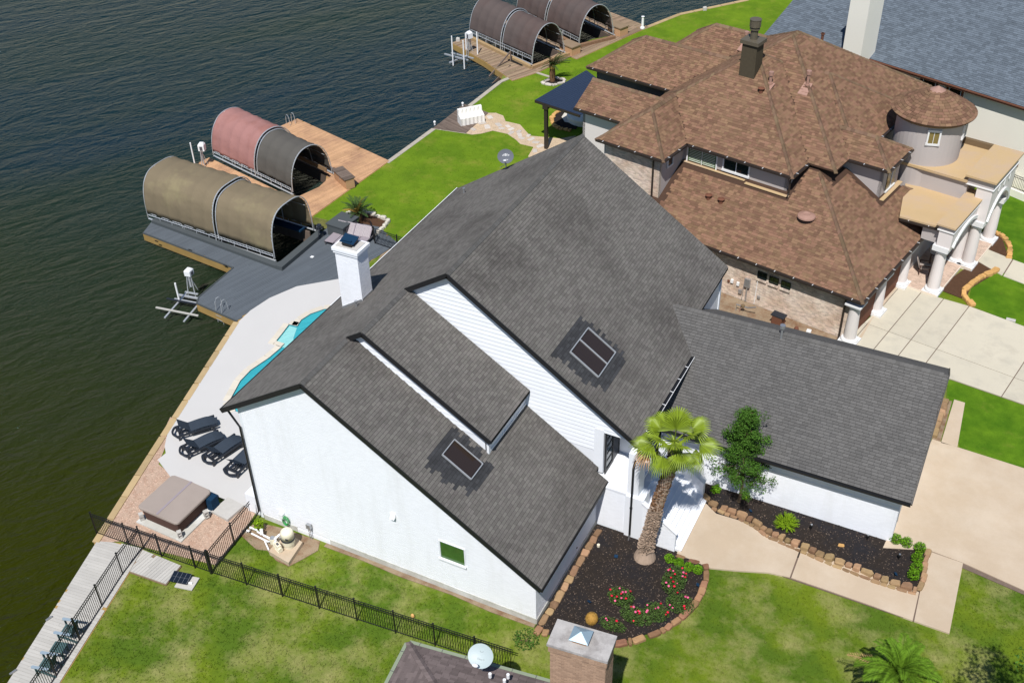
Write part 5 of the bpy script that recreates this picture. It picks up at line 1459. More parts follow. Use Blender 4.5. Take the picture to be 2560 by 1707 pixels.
# ---------------------------------------------------------------- boat covers
def boat_cover(name, a, b, width, height, ne, lsplit, m1, m2, label, flat_=.0, z0=.25, low=.34):
    """a: lake end of the near rail, b: shore end; the slip lies to the left of a->b"""
    a = Vector((a[0], a[1], 0)); b = Vector((b[0], b[1], 0)); d = b - a; Lt = d.length; d.normalize(); s = Vector((-d.y, d.x, 0))
    root = empty(name, tuple(a), math.atan2(d.y, d.x), label, 'boat cover')
    def prof(k, n_, grow=0.0):
        t = math.pi * k / n_
        c_, s_ = math.cos(t), math.sin(t)
        x = -math.copysign(abs(c_) ** (2 / ne), c_) * (width / 2 + grow); z = abs(s_) ** (2 / ne) * (height + grow)
        return x + width / 2, z
    k_lo = next(q * .1 for q in range(1, 200) if prof(q * .1, 44)[1] > low * .92)
    def fabric(x0, x1, m, grow, nm):
        mb = MB(); mb.smooth = True; NX = int((x1 - x0) / .11); NK = 44
        seam = 1.05
        for i in range(NX + 1):
            x = x0 + (x1 - x0) * i / NX
            ph = ((x - x0) % seam) / seam
            sag = -.065 * math.sin(math.pi * ph) ** .8
            for k in range(NK + 1):
                y, z = prof(k_lo + (NK - 2 * k_lo) * k / NK, NK, grow + sag + .012 * math.sin(k * .9 + x * 1.3) + .014 * math.sin(k * 2.1 + x * 3.7) * math.sin(x * 5.1))
                mb.v.append((x, y, z0 + max(z, 0)))
        for i in range(NX):
            for k in range(NK):
                q_ = i * (NK + 1) + k
                mb.f.append((q_, q_ + 1, q_ + NK + 2, q_ + NK + 1))
        n0 = len(mb.v)
        o = mb.build(nm, m, root)
        md = o.modifiers.new('thick', 'SOLIDIFY'); md.thickness = .02; md.offset = -1
        return o
    fabric(.03, lsplit, m1, .03, 'cover_fabric'); fabric(lsplit + .12, Lt - .03, m2, -.12, 'cover_fabric')
    def arch(x, grow, r_=.035, nm='arch_frame'):
        return MB().tube([(x, prof(k, 30, grow)[0], z0 + prof(k, 30, grow)[1]) for k in range(31)], r_, 6).build(nm, 'metal_galv', root)
    arch(.0, .03); arch(lsplit + .02, .05); arch(lsplit + .14, -.08); arch(Lt, -.10); arch(lsplit * .5, -.06); arch((lsplit + Lt) / 2, -.2)
    # lacing between fabric and frames
    lc = MB()
    for xx, g_ in ((-.0, .03), (lsplit + .04, .06), (Lt, -.1)):
        for k in range(2, 29):
            p0 = prof(k, 30, g_); p1 = prof(k + .5, 30, g_ - .02)
            lc.tube([(xx, p0[0], z0 + p0[1]), (xx + (.1 if xx < 1 else -.1), p1[0], z0 + p1[1])], .012, 4, False)
    lc.build('lacing', 'metal_galv', root)['kind'] = 'stuff'
    for y in (0.0, width):
        rr = MB(); rr.tube([(0, y, z0 - .1), (Lt + .15, y, z0 - .1)], .06, 6); rr.tube([(0, y, z0 + low * .55), (Lt, y, z0 + low * .55)], .025, 5); rr.tube([(0, y, z0 + low), (Lt, y, z0 + low)], .02, 5)
        rr.build('bottom_rail', 'metal_galv', root)
        tr = MB(); n_ = int(Lt / 1.05)
        for i in range(n_ + 1):
            x = Lt * i / n_; tr.tube([(x, y, z0 - .1), (x, y, z0 + low)], .02, 5)
        m_ = int(Lt / .26)
        for i in range(m_):
            x = Lt * i / m_; tr.tube([(x, y, z0 + low * .55), (x + .13, y, z0 + low), (x + .26, y, z0 + low * .55)], .009, 4, False)
        tr.build('rail_struts', 'metal_galv', root)['kind'] = 'stuff'
    # purlins inside
    for k in (6, 15, 24):
        p = prof(k, 30, -.30); MB().tube([(0, p[0], z0 + p[1]), (Lt, p[0], z0 + p[1])], .02, 5).build('purlin', 'metal_galv', root)
    # bulkhead added along the far side, coloured dark to stand for the slip's shade
    MB().bar((.1, width - .35, z0 - .5), (Lt - .1, width - .35, z0 - .5), .08, .9).build('slip_shade_wall', 'deck_old', root)
    return root
bc1 = boat_cover('boat_cover', (-37.65, 19.05), (-26.95, 18.4), 4.05, 3.15, 3.1, 6.0, 'fabric_olive', 'fabric_olive', 'large olive fabric boat cover with flattened top on the grey dock')
MB().bar((.4, 3.4, .4), (10.3, 3.4, .4), .5, .12).build('boat_bunk', 'canvas_teal', bc1); MB().bar((.4, .8, .1), (10, .8, .1), .12, .12).build('boat_bunk', 'metal_galv', bc1)
bc2 = boat_cover('boat_cover', (-39.35, 27.95), (-30.85, 25.72), 3.75, 2.85, 2.25, 4.9, 'fabric_red', 'fabric_grey', 'faded red and grey half round boat cover on the tan dock')
MB().bar((4.4, 2.9, 1.0), (9.0, 3.05, .75), .07, .3).build('boat_bunk', 'stone_brown', bc2); MB().bar((3.4, .9, .35), (7.2, 1.5, .15), .06, .06).build('boat_bunk', 'metal_white', bc2)
bl = MB()
for k in range(9):
    t = k / 8; bl.box(2.2 + t * 2.0, 2.2 + t * 2.0 + .3, 1.1, 1.1 + .9 * (1 - t * t) + .1, .5, .75)
bl.build('hull_bow', 'metal_grey', bc2)
boat_cover('boat_cover', (-32.9, 55.05), (-25.35, 51.85), 3.7, 3.0, 2.1, 4.2, 'fabric_brown', 'fabric_brown', 'brown half round boat cover nearer to the boat lift on the weathered dock', low=.6)
boat_cover('boat_cover', (-31.4, 61.25), (-23.4, 57.0), 3.9, 3.1, 2.1, 4.2, 'fabric_brown', 'fabric_brown', 'brown half round boat cover cut by the top edge behind the nearer one', low=.6)

# dock bench on tan dock
r = empty('dock_bench', at(862, 458, .04), rad(-30), 'tan dock box with a grey slatted lid at the lawn edge of the tan dock', 'dock box')
MB().box(-.95, .95, -.32, .32, 0, .72).build('body', 'deck_tan', r)
for i in range(9): MB().box(-1.0 + i * .223, -1.0 + i * .223 + .2, -.42, .42, .73, .78).build('lid_slat', 'deck_old', r)
MB().box(-.1, .06, -.33, -.32, .38, .52).build('outlet', 'metal_grey', r)
# boat lifts
def lift(px_, py_, rz, label, rail=True):
    r = empty('boat_lift', at(px_, py_, .0), rz, label, 'boat lift')
    b = MB()
    for y in (-.28, .28): b.tube([(-.05, y, -.9), (.1, y * .5, 1.3)], .035, 6); b.tube([(.3, y, -.2), (.12, y * .5, .9)], .025, 6)
    b.bar((0, -.45, -.35), (0, .45, -.35), .12, .1); b.bar((.1, 0, .2), (.1, 0, 1.35), .12, .08, (1, 0, 0))
    b.build('mast', 'metal_galv', r)
    h = MB(); h.box(-.02, .42, -.2, .2, 1.3, 1.75); h.add([(-.02, -.2, 1.75), (.42, -.2, 1.75), (.42, .2, 1.75), (-.02, .2, 1.75), (.08, -.12, 1.88), (.34, -.12, 1.88), (.34, .12, 1.88), (.08, .12, 1.88)], [(0, 1, 5, 4), (1, 2, 6, 5), (2, 3, 7, 6), (3, 0, 4, 7), (4, 5, 6, 7)])
    h.build('motor_box', 'metal_white', r)
    MB().box(.1, .3, -.22, -.2, 1.35, 1.65).build('control_panel', 'frame_grey', r)
    return r
l1 = lift(477, 724, rad(98), 'white motored boat lift with an aluminium cradle beside the grey dock')
l1.scale = (1, 1, .74)
f = MB()
f.bar((-.3, -1.0, -.45), (-.3, .75, -.45), .14, .12); f.bar((-.75, -1.0, -.45), (-.75, .75, -.45), .12, .1)
for y in (-.95, .35): f.bar((0, y, -.40), (-2.6, y - .1, -.50), .11, .09)
f.build('cradle', 'metal_galv', l1)
MB().bar((-2.0, -1.7, -.28), (-2.0, 1.2, -.28), .10, .10).build('bunk', 'deck_pale', l1); MB().bar((-1.0, -1.4, -.28), (-1.0, 1.1, -.28), .10, .10).build('bunk', 'black_plastic', l1)
MB().tube([(-.9, .3, -.4), (-.9, .3, 1.35)], .055, 8).build('guide_post', 'pvc', l1)
l2 = lift(508, 416, rad(20), 'white motored boat lift standing at the lake corner of the tan dock')
MB().tube([(-.55, -.1, -.5), (-.55, -.1, 1.9)], .05, 8).build('guide_post', 'pvc', l2); MB().bar((-.5, -.5, -.2), (.3, .5, -.2), .2, .12).build('cradle', 'metal_galv', l2)
l3 = lift(1172, 130, rad(-25), 'boat lift with four white guide posts beside the weathered far dock')
f = MB(); f.bar((-.9, -1.2, -.05), (1.5, -.6, .05), .1, .1); f.bar((-1.2, -1.7, -.1), (1.4, -1.1, 0), .1, .1); f.bar((0, -.2, -.3), (.2, -2.2, -.3), .12, .1)
f.build('cradle', 'metal_galv', l3)
for x, y, zt in ((-.5, .1, 1.5), (1.0, .2, 2.0), (.3, -1.9, 2.0), (1.5, -1.6, 1.9)): MB().tube([(x, y, -.6), (x, y, zt)], .055, 8).build('guide_post', 'pvc', l3)
# swim ladders
def ladder(p, rz, label, steps=2):
    r = empty('swim_ladder', (p[0], p[1], .05), rz, label, 'ladder')
    for y in (-.24, .24):
        MB().tube([(.45, y, 0), (.42, y, .55), (.3, y, .8), (.12, y, .8), (-.02, y, .6), (-.08, y, -.3), (-.1, y, -1.1)], .022, 6).build('handrail', 'metal_galv', r)
    for i in range(steps): MB().box(-.16, .02, -.24, .24, -.25 - i * .3, -.2 - i * .3).build('rung', 'metal_galv', r)
pa = at(542, 780); pb = at(552, 787)
ladder(((pa[0] + pb[0]) / 2, pa[1] + .05), rad(82), 'aluminium swim ladder on the edge of the grey dock')
p = at(724, 309); ladder((p[0], p[1]), rad(-20), 'pair of curved swim ladder handles on the tan dock corner')
# far dock stair, light posts, bench, duck
p0 = at(1277, 155, 0); p1 = at(1223, 198, -.7)
s_ = MB(); s_.bar((p0[0], p0[1], .9), (p1[0], p1[1], -.5), .08, .12); s_.bar((p0[0], p0[1], 0), (p0[0], p0[1], .95), .1, .1); s_.bar((p0[0] + .4, p0[1] - .8, .0), (p1[0] + .6, p1[1] - .7, -.9), .08, .3)
tag(s_.build('dock_stair_rail', 'deck_old'), 'sloping timber stair rail going into the water at the far dock', 'railing')
for (px_, py_, h, lb) in ((1606, 72, 1.1, 'white light post on the far seawall'), (1455, 20, 1.9, 'tall white post at the outer edge of the far dock')):
    p = at(px_, py_, .05); o = MB().lathe((p[0], p[1], .05), [(.2, 0), (.2, .12), (.12, .2), (.10, h - .1), (.15, h)], 12).build('light_post', 'pvc'); tag(o, lb, 'post')
for (px_, py_, lb) in ((1145, 103, 'small grey piling top at the lake corner of the weathered dock'), (1762, 25, 'pale rock on the far timber seawall')):
    p = at(px_, py_, .05); tag(rock(MB(), (p[0], p[1], 0), .4, .3, .3, .5).build('stone', 'block_concrete'), lb, 'stone')
MB_ = MB(); p = at(1292, 156, .06); MB_.bar((p[0] - .8, p[1] + .3, .09), (p[0] + .8, p[1] - .3, .09), .5, .03); tag(MB_.build('rubber_mat', 'rubber_mat'), 'dark rubber mat lying on the weathered far dock', 'mat')

# ---------------------------------------------------------------- stone path, fire bowl, pergola, covered chairs
path = [(1165, 334), (1222, 283), (1240, 283), (1258, 290), (1264, 304), (1300, 312), (1325, 340), (1400, 347), (1440, 340), (1400, 380), (1365, 400), (1320, 392), (1334, 368), (1300, 360), (1290, 350), (1268, 335), (1232, 327), (1205, 334), (1180, 337)]
sheet('gravel_path', P2(path), .015, 'gravel_cream')
fs_ = empty('stepping_stones', at(1270, 330), 0, 'pale flagstones set in the tan gravel path', 'path stones')
for (px_, py_, w) in ((1225, 294, .7), (1205, 309, .65), (1218, 318, .75), (1182, 324, .6), (1247, 313, .7), (1254, 322, .5), (1270, 317, .55), (1278, 324, .6), (1278, 333, .6), (1297, 330, .55), (1299, 338, .6), (1304, 346, .6), (1321, 340, .5), (1328, 349, .65), (1340, 357, .6), (1350, 366, .7), (1338, 378, .6), (1352, 388, .6)):
    p = at(px_, py_); q_ = rock(MB(), (0, 0, 0), w, w * .6, .05, rnd.uniform(0, 3)).build('flagstone', 'flagstone', fs_)
    o0 = at(1270, 330); q_.location = (p[0] - o0[0], p[1] - o0[1], .0)
# border round the bed of the fire bowl
c0 = at(1440, 300)
edging('stone_border', [at(x, y)[:2] for x, y in ((1432, 275), (1405, 276), (1388, 284), (1379, 298), (1382, 312), (1398, 323), (1428, 328))], .45, .35, .14, 'stone_orange', 'ring of orange brown border stones round the fire feature bed', 'stone border')
sheet('fire_bed', P2([(1432, 278), (1405, 278), (1390, 286), (1382, 298), (1385, 311), (1400, 321), (1440, 324), (1460, 290)]), .03, 'mulch_black')
sheet('white_gravel', P2([(1432, 280), (1412, 282), (1404, 294), (1412, 306), (1440, 312), (1460, 290)]), .045, 'stone_white')
cf = at(1446, 283, .3); tag(MB().lathe((cf[0] + .6, cf[1] - .3, 0), [(1.25, 0), (1.3, .45), (1.1, .5), (.2, .48)], 28).build('fire_bowl', 'cream_wall'), 'round cream fire feature on white gravel by the patio', 'fire bowl')
pg_ = empty('pergola', at(1361, 375, 0)[:2] + (0,), 0, 'dark navy louvered pergola roof with a brown post beside the brown roofed house', 'pergola')
pz = 3.6
PC = [at(1338, 250, pz), at(1466, 176, pz), at(1560, 250, pz), at(1450, 287, pz)]
dA = Vector(PC[0]); dB = Vector(PC[1]); dC = Vector(PC[2]); dD = Vector(PC[3])
n_ = 24
for i in range(n_):
    t0, t1 = i / n_, (i + .93) / n_
    MB().slab([tuple(dA.lerp(dB, t0)), tuple(dA.lerp(dB, t1)), tuple(dD.lerp(dC, t1)), tuple(dD.lerp(dC, t0))], (0, 0, -.04)).build('louver', 'louver_navy', pg_, True)
bm = MB()
for a, b in ((dA, dB), (dA, dD), (dB, dC)): bm.bar(a - Vector((0, 0, .12)), b - Vector((0, 0, .12)), .12, .16)
bm.build('beam', 'gutter_brown', pg_, True)
pb_ = Vector(aty(1361, 268, at(1361, 375)[1] - 1.2)); bp_ = Vector((dA.x + .9, dA.y - .1, 0))
MB().box(bp_.x - .12, bp_.x + .12, bp_.y - .12, bp_.y + .12, 0, pz - .1).build('post', 'gutter_brown', pg_, True)
MB().box(bp_.x - .2, bp_.x + .2, bp_.y - .2, bp_.y + .2, pz - .45, pz - .15).build('post_bracket', 'gutter_brown', pg_, True)
cc = at(1178, 305, .05)
cv_ = empty('covered_chairs', (cc[0], cc[1], .05), rad(48), 'two chairs under a pleated white fabric cover on the plank landing', 'covered chairs')
b = MB(); n_ = 12
for i in range(n_ + 1):
    x = -.95 + 1.9 * i / n_; w = .03 * (1 if i % 2 else -1)
    for (y, z) in ((-.40 + w, 0), (-.38 + w, .55), (-.1, .66), (.12, .72), (.22 + w, 1.05), (.36, 1.1), (.44 + w, 0)): b.v.append((x, y, z))
for i in range(n_):
    for k in range(6):
        q_ = i * 7 + k; b.f.append((q_, q_ + 7, q_ + 8, q_ + 1))
b.f.append(tuple(range(7))); b.f.append(tuple(range(n_ * 7, n_ * 7 + 7))[::-1])
b.build('cover', 'fabric_white', cv_)

# ---------------------------------------------------------------- taupe loungers by the grey dock
def taupe(label):
    r = empty('taupe_lounger', (0, 0, 0), 0, label, 'lounger', 'taupe loungers in a row on the grey dock')
    MB().box(0, 1.25, -.32, .32, .27, .31).build('seat', 'sling_taupe', r)
    bk = empty('backrest', (1.25, 0, .3)); bk.parent = r
    a = rad(48)
    MB().slab([(0, -.32, 0), (.78 * math.cos(a), -.32, .78 * math.sin(a)), (.78 * math.cos(a), .32, .78 * math.sin(a)), (0, .32, 0)], (.03, 0, -.02)).build('back_panel', 'sling_taupe', bk)
    for i in range(11):
        t = .06 + i * .066; MB().bar((t * math.cos(a) - .01, -.28, t * math.sin(a) + .012), (t * math.cos(a) - .01, .28, t * math.sin(a) + .012), .028, .014, (math.cos(a), 0, math.sin(a))).build('slat', 'stucco_pale', bk)
    for y in (-.33, .33): MB().bar((-.02, y, .25), (1.95, y, .25), .05, .09).build('side_rail', 'frame_grey', r)
    for x in (.05, 1.85):
        for y in (-.3, .3): MB().box(x - .03, x + .03, y - .03, y + .03, 0, .24).build('leg', 'frame_grey', r)
    return r
t0 = taupe('taupe slatted lounger on the grey dock, nearest to the dark locker')
spots = [((820, 603), (863, 556)), ((846, 612), (896, 566)), ((880, 600), (925, 572)), ((900, 610), (950, 582))]
lbl = ['taupe slatted lounger on the grey dock, nearest to the dark locker', 'second taupe lounger from the dark locker', 'third taupe lounger from the dark locker, half behind the chimney top', 'taupe lounger at the lawn end of the row behind the white chimney']
foot = Vector(at(822, 606, .3)); hinge = Vector(at(851.6, 579, .3)); fdir = (hinge - foot); fdir.z = 0; fdir.normalize()
step_ = Vector(at(835, 608, .3)) - Vector(at(810, 603, .3)); step_.z = 0
offs = [0, .95, 1.85, 2.6]
for i in range(4):
    o = t0 if i == 0 else copy_tree(t0)
    p = foot + step_ * offs[i]
    o.location = (p.x, p.y, .045); o.rotation_euler = (0, 0, math.atan2(fdir.y, fdir.x)); o['label'] = lbl[i]
# dark plastic loungers on the pool terrace
def darkl(label):
    r = empty('dark_lounger', (0, 0, 0), 0, label, 'lounger', 'dark navy loungers in a row on the pool terrace')
    # seat sheet, gently waved, rounded foot end
    mb = MB(); NX = 14
    for i in range(NX + 1):
        x = -.02 + 1.3 * i / NX; w = .33 * (1 if i < 10 else math.sqrt(max(0.12, 1 - ((i - 9.2) / 5.4) ** 2))); z = .34 + .05 * math.sin(i / NX * 3.0) - (.0 if i < 9 else .012 * (i - 9) ** 1.3)
        mb.v += [(x, -w, z), (x, w, z), (x, -w, z - .03), (x, w, z - .03)]
    for i in range(NX):
        q_ = i * 4; mb.f += [(q_, q_ + 4, q_ + 5, q_ + 1), (q_ + 2, q_ + 3, q_ + 7, q_ + 6), (q_, q_ + 2, q_ + 6, q_ + 4), (q_ + 1, q_ + 5, q_ + 7, q_ + 3)]
    mb.f += [(0, 1, 3, 2), (NX * 4, NX * 4 + 2, NX * 4 + 3, NX * 4 + 1)]
    mb.build('seat', 'sling_dark', r)
    a = rad(42); L_ = .62
    MB().slab([(0, -.31, .35), (-L_ * math.cos(a), -.29, .35 + L_ * math.sin(a)), (-L_ * math.cos(a), .29, .35 + L_ * math.sin(a)), (0, .31, .35)], (.02, 0, -.03)).build('backrest', 'sling_dark', r)
    f = MB()
    for y in (-.36, .36): f.bar((-.62, y, .25), (1.2, y, .27), .09, .07); f.bar((.0, y, .14), (.9, y, .14), .04, .05)
    n_ = 8
    pr = [(-.62 - .16 * math.sin(math.pi * k / n_), -.36 + .72 * k / n_, .25) for k in range(n_ + 1)]
    for p, q_ in zip(pr[:-1], pr[1:]): f.bar(p, q_, .09, .06)
    f.bar((-.48, -.33, .26), (-.48, .33, .26), .12, .04); f.bar((-.2, -.33, .26), (-.2, .33, .26), .04, .04)
    for y in (-.12, 0, .12): f.bar((-.48, y, .25), (0, y, .25), .05, .03)
    f.build('frame', 'black_plastic', r)
    s2 = MB()
    for y in (-.2, .2): s2.tube([(-.3, y, .58), (-.5, y, .27)], .015, 5)
    s2.tube([(-.5, -.2, .27), (-.5, .2, .27)], .015, 5)
    s2.build('back_strut', 'black_metal', r)
    for x in (-.55, 1.0):
        for y in (-.34, .34): MB().box(x - .05, x + .05, y - .04, y + .04, 0, .26).build('leg', 'black_plastic', r)
    return r
dl = darkl('')
info = [((462, 1073), (552, 1047), 'dark navy lounger nearest the seawall, turned a little away from the others'),
        ((480, 1118), (562, 1082), 'dark navy lounger, second from the seawall in the row of four'),
        ((536, 1135), (600, 1093), 'dark navy lounger, third from the seawall, its foot behind the downspout'),
        ((590, 1165), (640, 1118), 'dark navy lounger mostly hidden behind the house corner and downspout')]
for i, (a, b, lb) in enumerate(info):
    A3 = Vector(at(*a, .35)); B3 = Vector(at(*b, .35)); dd = B3 - A3
    o = dl if i == 0 else copy_tree(dl)
    o.location = (A3.x + dd.normalized().x * .25, A3.y + dd.normalized().y * .25, .05); o.rotation_euler = (0, 0, math.atan2(dd.y, dd.x)); o['label'] = lb; o.scale = (1.12, 1.12, 1.12)
# ---------------------------------------------------------------- hot tub
ht = empty('hot_tub', (-18.0, -1.25, 0), rad(-1.5), 'brown square hot tub under a taupe folding cover on the gravel', 'hot tub')
MB().box(-1.35, 1.4, -1.4, 1.35, -.02, .09).build('pad', 'foundation', ht)
tb = MB().add([(-1.0, -1.05, .1), (1.02, -1.05, .1), (1.02, 1.02, .1), (-1.0, 1.02, .1), (-1.08, -1.12, .86), (1.1, -1.12, .86), (1.1, 1.1, .86), (-1.08, 1.1, .86)], [(0, 1, 5, 4), (1, 2, 6, 5), (2, 3, 7, 6), (3, 0, 4, 7), (4, 5, 6, 7)])
tb.build('tub_body', 'tub_side', ht)
for (x0, x1, nm) in ((-1.22, 0.0, 'cover_half'), (0.01, 1.22, 'cover_half')):
    b = MB(); zc = (.97, 1.03)
    rr_ = .16
    def rc(x, y): return (x, y)
    lo = x0; hi = x1
    if lo < -1: poly = [(lo + rr_, -1.22), (hi, -1.22), (hi, 1.2), (lo + rr_, 1.2), (lo + .04, 1.13), (lo, 1.04), (lo, -1.06), (lo + .04, -1.16)]
    else: poly = [(lo, -1.22), (hi - rr_, -1.22), (hi - .04, -1.16), (hi, -1.06), (hi, 1.04), (hi - .04, 1.13), (hi - rr_, 1.2), (lo, 1.2)]
    vs = []; n_ = len(poly)
    for (x, y) in poly: vs.append((x, y, .86))
    for (x, y) in poly: vs.append((x, y, .95))
    for (x, y) in poly:
        t = 1 - abs(x) / 1.22; vs.append((x * .975 if abs(x) > .1 else x, y * .975, .985 + .05 * t))
    b.add(vs, [tuple(range(2 * n_, 3 * n_))] + [(l * n_ + k, l * n_ + (k + 1) % n_, (l + 1) * n_ + (k + 1) % n_, (l + 1) * n_ + k) for l in (0, 1) for k in range(n_)])
    b.build(nm, 'tub_cover', ht)
MB().bar((.005, -1.2, 1.04), (.005, 1.18, 1.04), .10, .02).build('cover_seam', 'sling_taupe', ht)
MB().box(1.15, 1.5, .75, 1.2, .0, .8).build('step_box', 'canvas_teal', ht)
for (x, y, lb) in ((-1.15, -1.05, 'grey concrete block at the lake corner of the hot tub'), (1.08, -1.18, 'grey concrete block leaning at the near corner of the hot tub'), (1.35, .35, 'small grey concrete block behind the hot tub')):
    b = MB()
    for a in ((-.1, .1, -.2, -.14), (-.1, .1, -.03, .03), (-.1, .1, .14, .2), (-.1, -.06, -.14, .14), (.06, .1, -.14, .14)): b.box(*a, 0, .2)
    o = b.build('concrete_block', 'block_concrete'); tag(o, lb, 'concrete block', 'concrete blocks by the hot tub')
    w = ht.matrix_basis @ Vector((x, y, 0)); o.location = (-18.0 + x, -1.25 + y, .29); o.rotation_euler = (rad(90), 0, rad(10 + 40 * x))
sl_ = MB().bar(at(550, 1262, .1), at(590, 1283, .1), 1.1, .14); tag(sl_.build('concrete_step', 'block_concrete'), 'flat grey concrete step at the edge of the pool terrace', 'step')

# ---------------------------------------------------------------- green adirondack chairs and table
def adir(label):
    r = empty('adirondack_chair', (0, 0, 0), 0, label, 'chair', 'green adirondack chairs on the pale dock')
    for i in range(6):
        x = -.0 + i * .09; MB().box(x, x + .08, -.27, .27, .36 - i * .022, .385 - i * .022).build('seat_slat', 'green_plastic', r)
    for i in range(5):
        y = -.25 + i * .104; h = .72 - .05 * abs(i - 2)
        MB().slab([(.5, y, .26), (.5, y + .095, .26), (.5 + .3 * h, y + .095, .26 + h), (.5 + .3 * h, y, .26 + h)], (.02, 0, -.01)).build('back_slat', 'green_plastic', r)
    for y in (-.36, .36):
        MB().prism([(-.12, y - .07), (.62, y - .05), (.62, y + .05), (-.12, y + .07), (-.17, y)], .58, .61).build('armrest', 'green_plastic_arm', r)
        MB().bar((-.03, y * .9, 0), (-.03, y * .9, .58), .09, .03, (1, 0, 0)).build('leg', 'green_plastic', r)
        MB().bar((-.03, y * .84, .30), (.75, y * .84, .03), .03, .10).build('side_rail', 'green_plastic', r)
    return r
ad = adir('green adirondack chair on the pale dock, farther from the camera edge')
q1 = at(158, 1575, .35); q2 = at(103, 1660, .35)
face = math.atan2(.28, 1.0)
ad.location = (q1[0] + .0, q1[1], .05); ad.rotation_euler = (0, 0, face)
ad['label'] = 'green adirondack chair on the pale dock, the upper of the two beside the table'
a2 = copy_tree(ad); a2.location = (q2[0], q2[1], .05); a2['label'] = 'green adirondack chair on the pale dock nearest the bottom left corner'
tq = at(148, 1620, .4)
tr_ = empty('side_table', (tq[0], tq[1], .05), face, 'green slatted side table between the two adirondack chairs', 'table')
for i in range(5): MB().box(-.28, .28, -.26 + i * .105, -.26 + i * .105 + .095, .42, .45).build('table_slat', 'green_plastic', tr_)
for x in (-.22, .22):
    for y in (-.2, .2): MB().box(x - .03, x + .03, y - .03, y + .03, 0, .42).build('leg', 'green_plastic', tr_)
for px_, py_ in ((123, 1546), (33, 1680)):
    p = at(px_, py_, .08); tag(MB().bar((p[0] - .05, p[1] - .14, .1), (p[0] + .02, p[1] + .14, .1), .06, .06).build('dock_cleat', 'metal_grey'), 'grey cleat on the lake edge of the pale dock, %s one' % ('upper' if py_ < 1600 else 'lower'), 'cleat', 'cleats on the pale dock')

# ---------------------------------------------------------------- black fences
def ze(x, y): return at(x * .34014, 1174 + y * .34014)
c1 = ze(1555, 760)
def vfence(a, b, label, posts_px=None, spacing=.115, h=1.36):
    return railing('picket_fence', (a[0], a[1], 0), (b[0], b[1], 0), h, label, group=None, spacing=spacing)
cL = at(243, 1334)
vfence(cL, c1, 'black picket fence from over the water to the gate corner beside the gravel')
vfence(c1, at(1284, 1676), 'long black picket fence across the near lawn in front of the white house')
vfence(c1, (-14.45, -.15, 0), 'short black picket fence from the corner to the white house wall')
c4 = ze(1055, 575); c5 = ze(905, 770)
vfence(c4, c5, 'black gate panel leading onto the pale dock')
vfence(c5, (ze(420, 1567)[0] + .35, ze(420, 1567)[1] - 2.2, 0), 'black picket fence running along the pale dock beside the chairs')
o = MB().box(c1[0] - .05, c1[0] + .05, c1[1] - .05, c1[1] + .05, 0, 1.5).build('corner_post', 'black_metal'); tag(o, 'thick black corner post where three fence runs meet', 'post')
p = at(1032, 1543, .0); tag(MB().ball((p[0], p[1], .12), .09, .07, .12, 8, 6).build('garden_ball', 'stone_orange'), 'small orange object in the grass behind the long fence', 'ball')
# black fence by the sago bed on the lake side
railing('picket_fence', at(938, 610), at(1032, 642), 1.2, 'black picket fence between the sago bed and the house on the lake side')
railing('picket_fence', at(938, 610), at(929, 590), 1.2, 'short black fence return beside the taupe loungers')
# ---------------------------------------------------------------- bottom edge neighbour: roof, chimney and dish
zr = 4.4
NB = empty('mauve_roof_house', (at(1100, 1690, zr)[0], at(1100, 1690, zr)[1], 0), 0, 'mauve shingle roof corner with sage gutters at the bottom edge', 'house')
a = Vector(at(1022, 1608, zr)); b = Vector(at(1369, 1705, zr)); c_ = Vector(at(978, 1707, zr))
dx_ = (b - a); dx_.z = 0; dx_.normalize(); dy_ = Vector((dx_.y, -dx_.x, 0))
A0 = a; A1 = a + dx_ * 14; A2 = a + dx_ * 14 + dy_ * 16; A3 = a + dy_ * 16; mh = .42
Rg1 = a + dx_ * 7 + dy_ * 7 + Vector((0, 0, 7 * mh)); Rg2 = a + dx_ * 7 + dy_ * 9 + Vector((0, 0, 7 * mh))
shm = Pieces('shingle', 'shingle_mauve'); cpm = Pieces('ridge_cap', 'shingle_mauve')
for pts in ([A1, A0, Rg1], [A0, A3, Rg2, Rg1], [A3, A2, Rg2], [A2, A1, Rg1, Rg2]):
    ro = MB().slab([tuple(p) for p in pts], (0, 0, -.1)).build('roof', 'roof_deck_brown', NB, True)
    Oo = np.array(pts[0]); ex = np.array(pts[1]) - Oo; ex /= np.linalg.norm(ex); nn = np.cross(ex, np.array(pts[2]) - np.array(pts[1])); nn /= np.linalg.norm(nn)
    if nn[2] < 0: nn = -nn
    ey = np.cross(nn, ex)
    if np.dot(np.array(pts[2]) - Oo, ey) < 0: ex = -ex; ey = -ey; ey = np.cross(nn, ex)
    poly = [(float(np.dot(np.array(p) - Oo, ex)), float(np.dot(np.array(p) - Oo, ey))) for p in pts]
    lay(shm, ro, Oo + nn * .003, ex, ey, poly, .30, .15, .022, .006, 0, True, wvar=.4)
d_ = (Rg1 - A0)
ridgecaps(cpm, ro, tuple(A0), tuple(Rg1), tuple(-dy_ - Vector((0, 0, mh))), tuple(-dx_ - Vector((0, 0, mh))), .2, .2)
shm.finish(); cpm.finish()
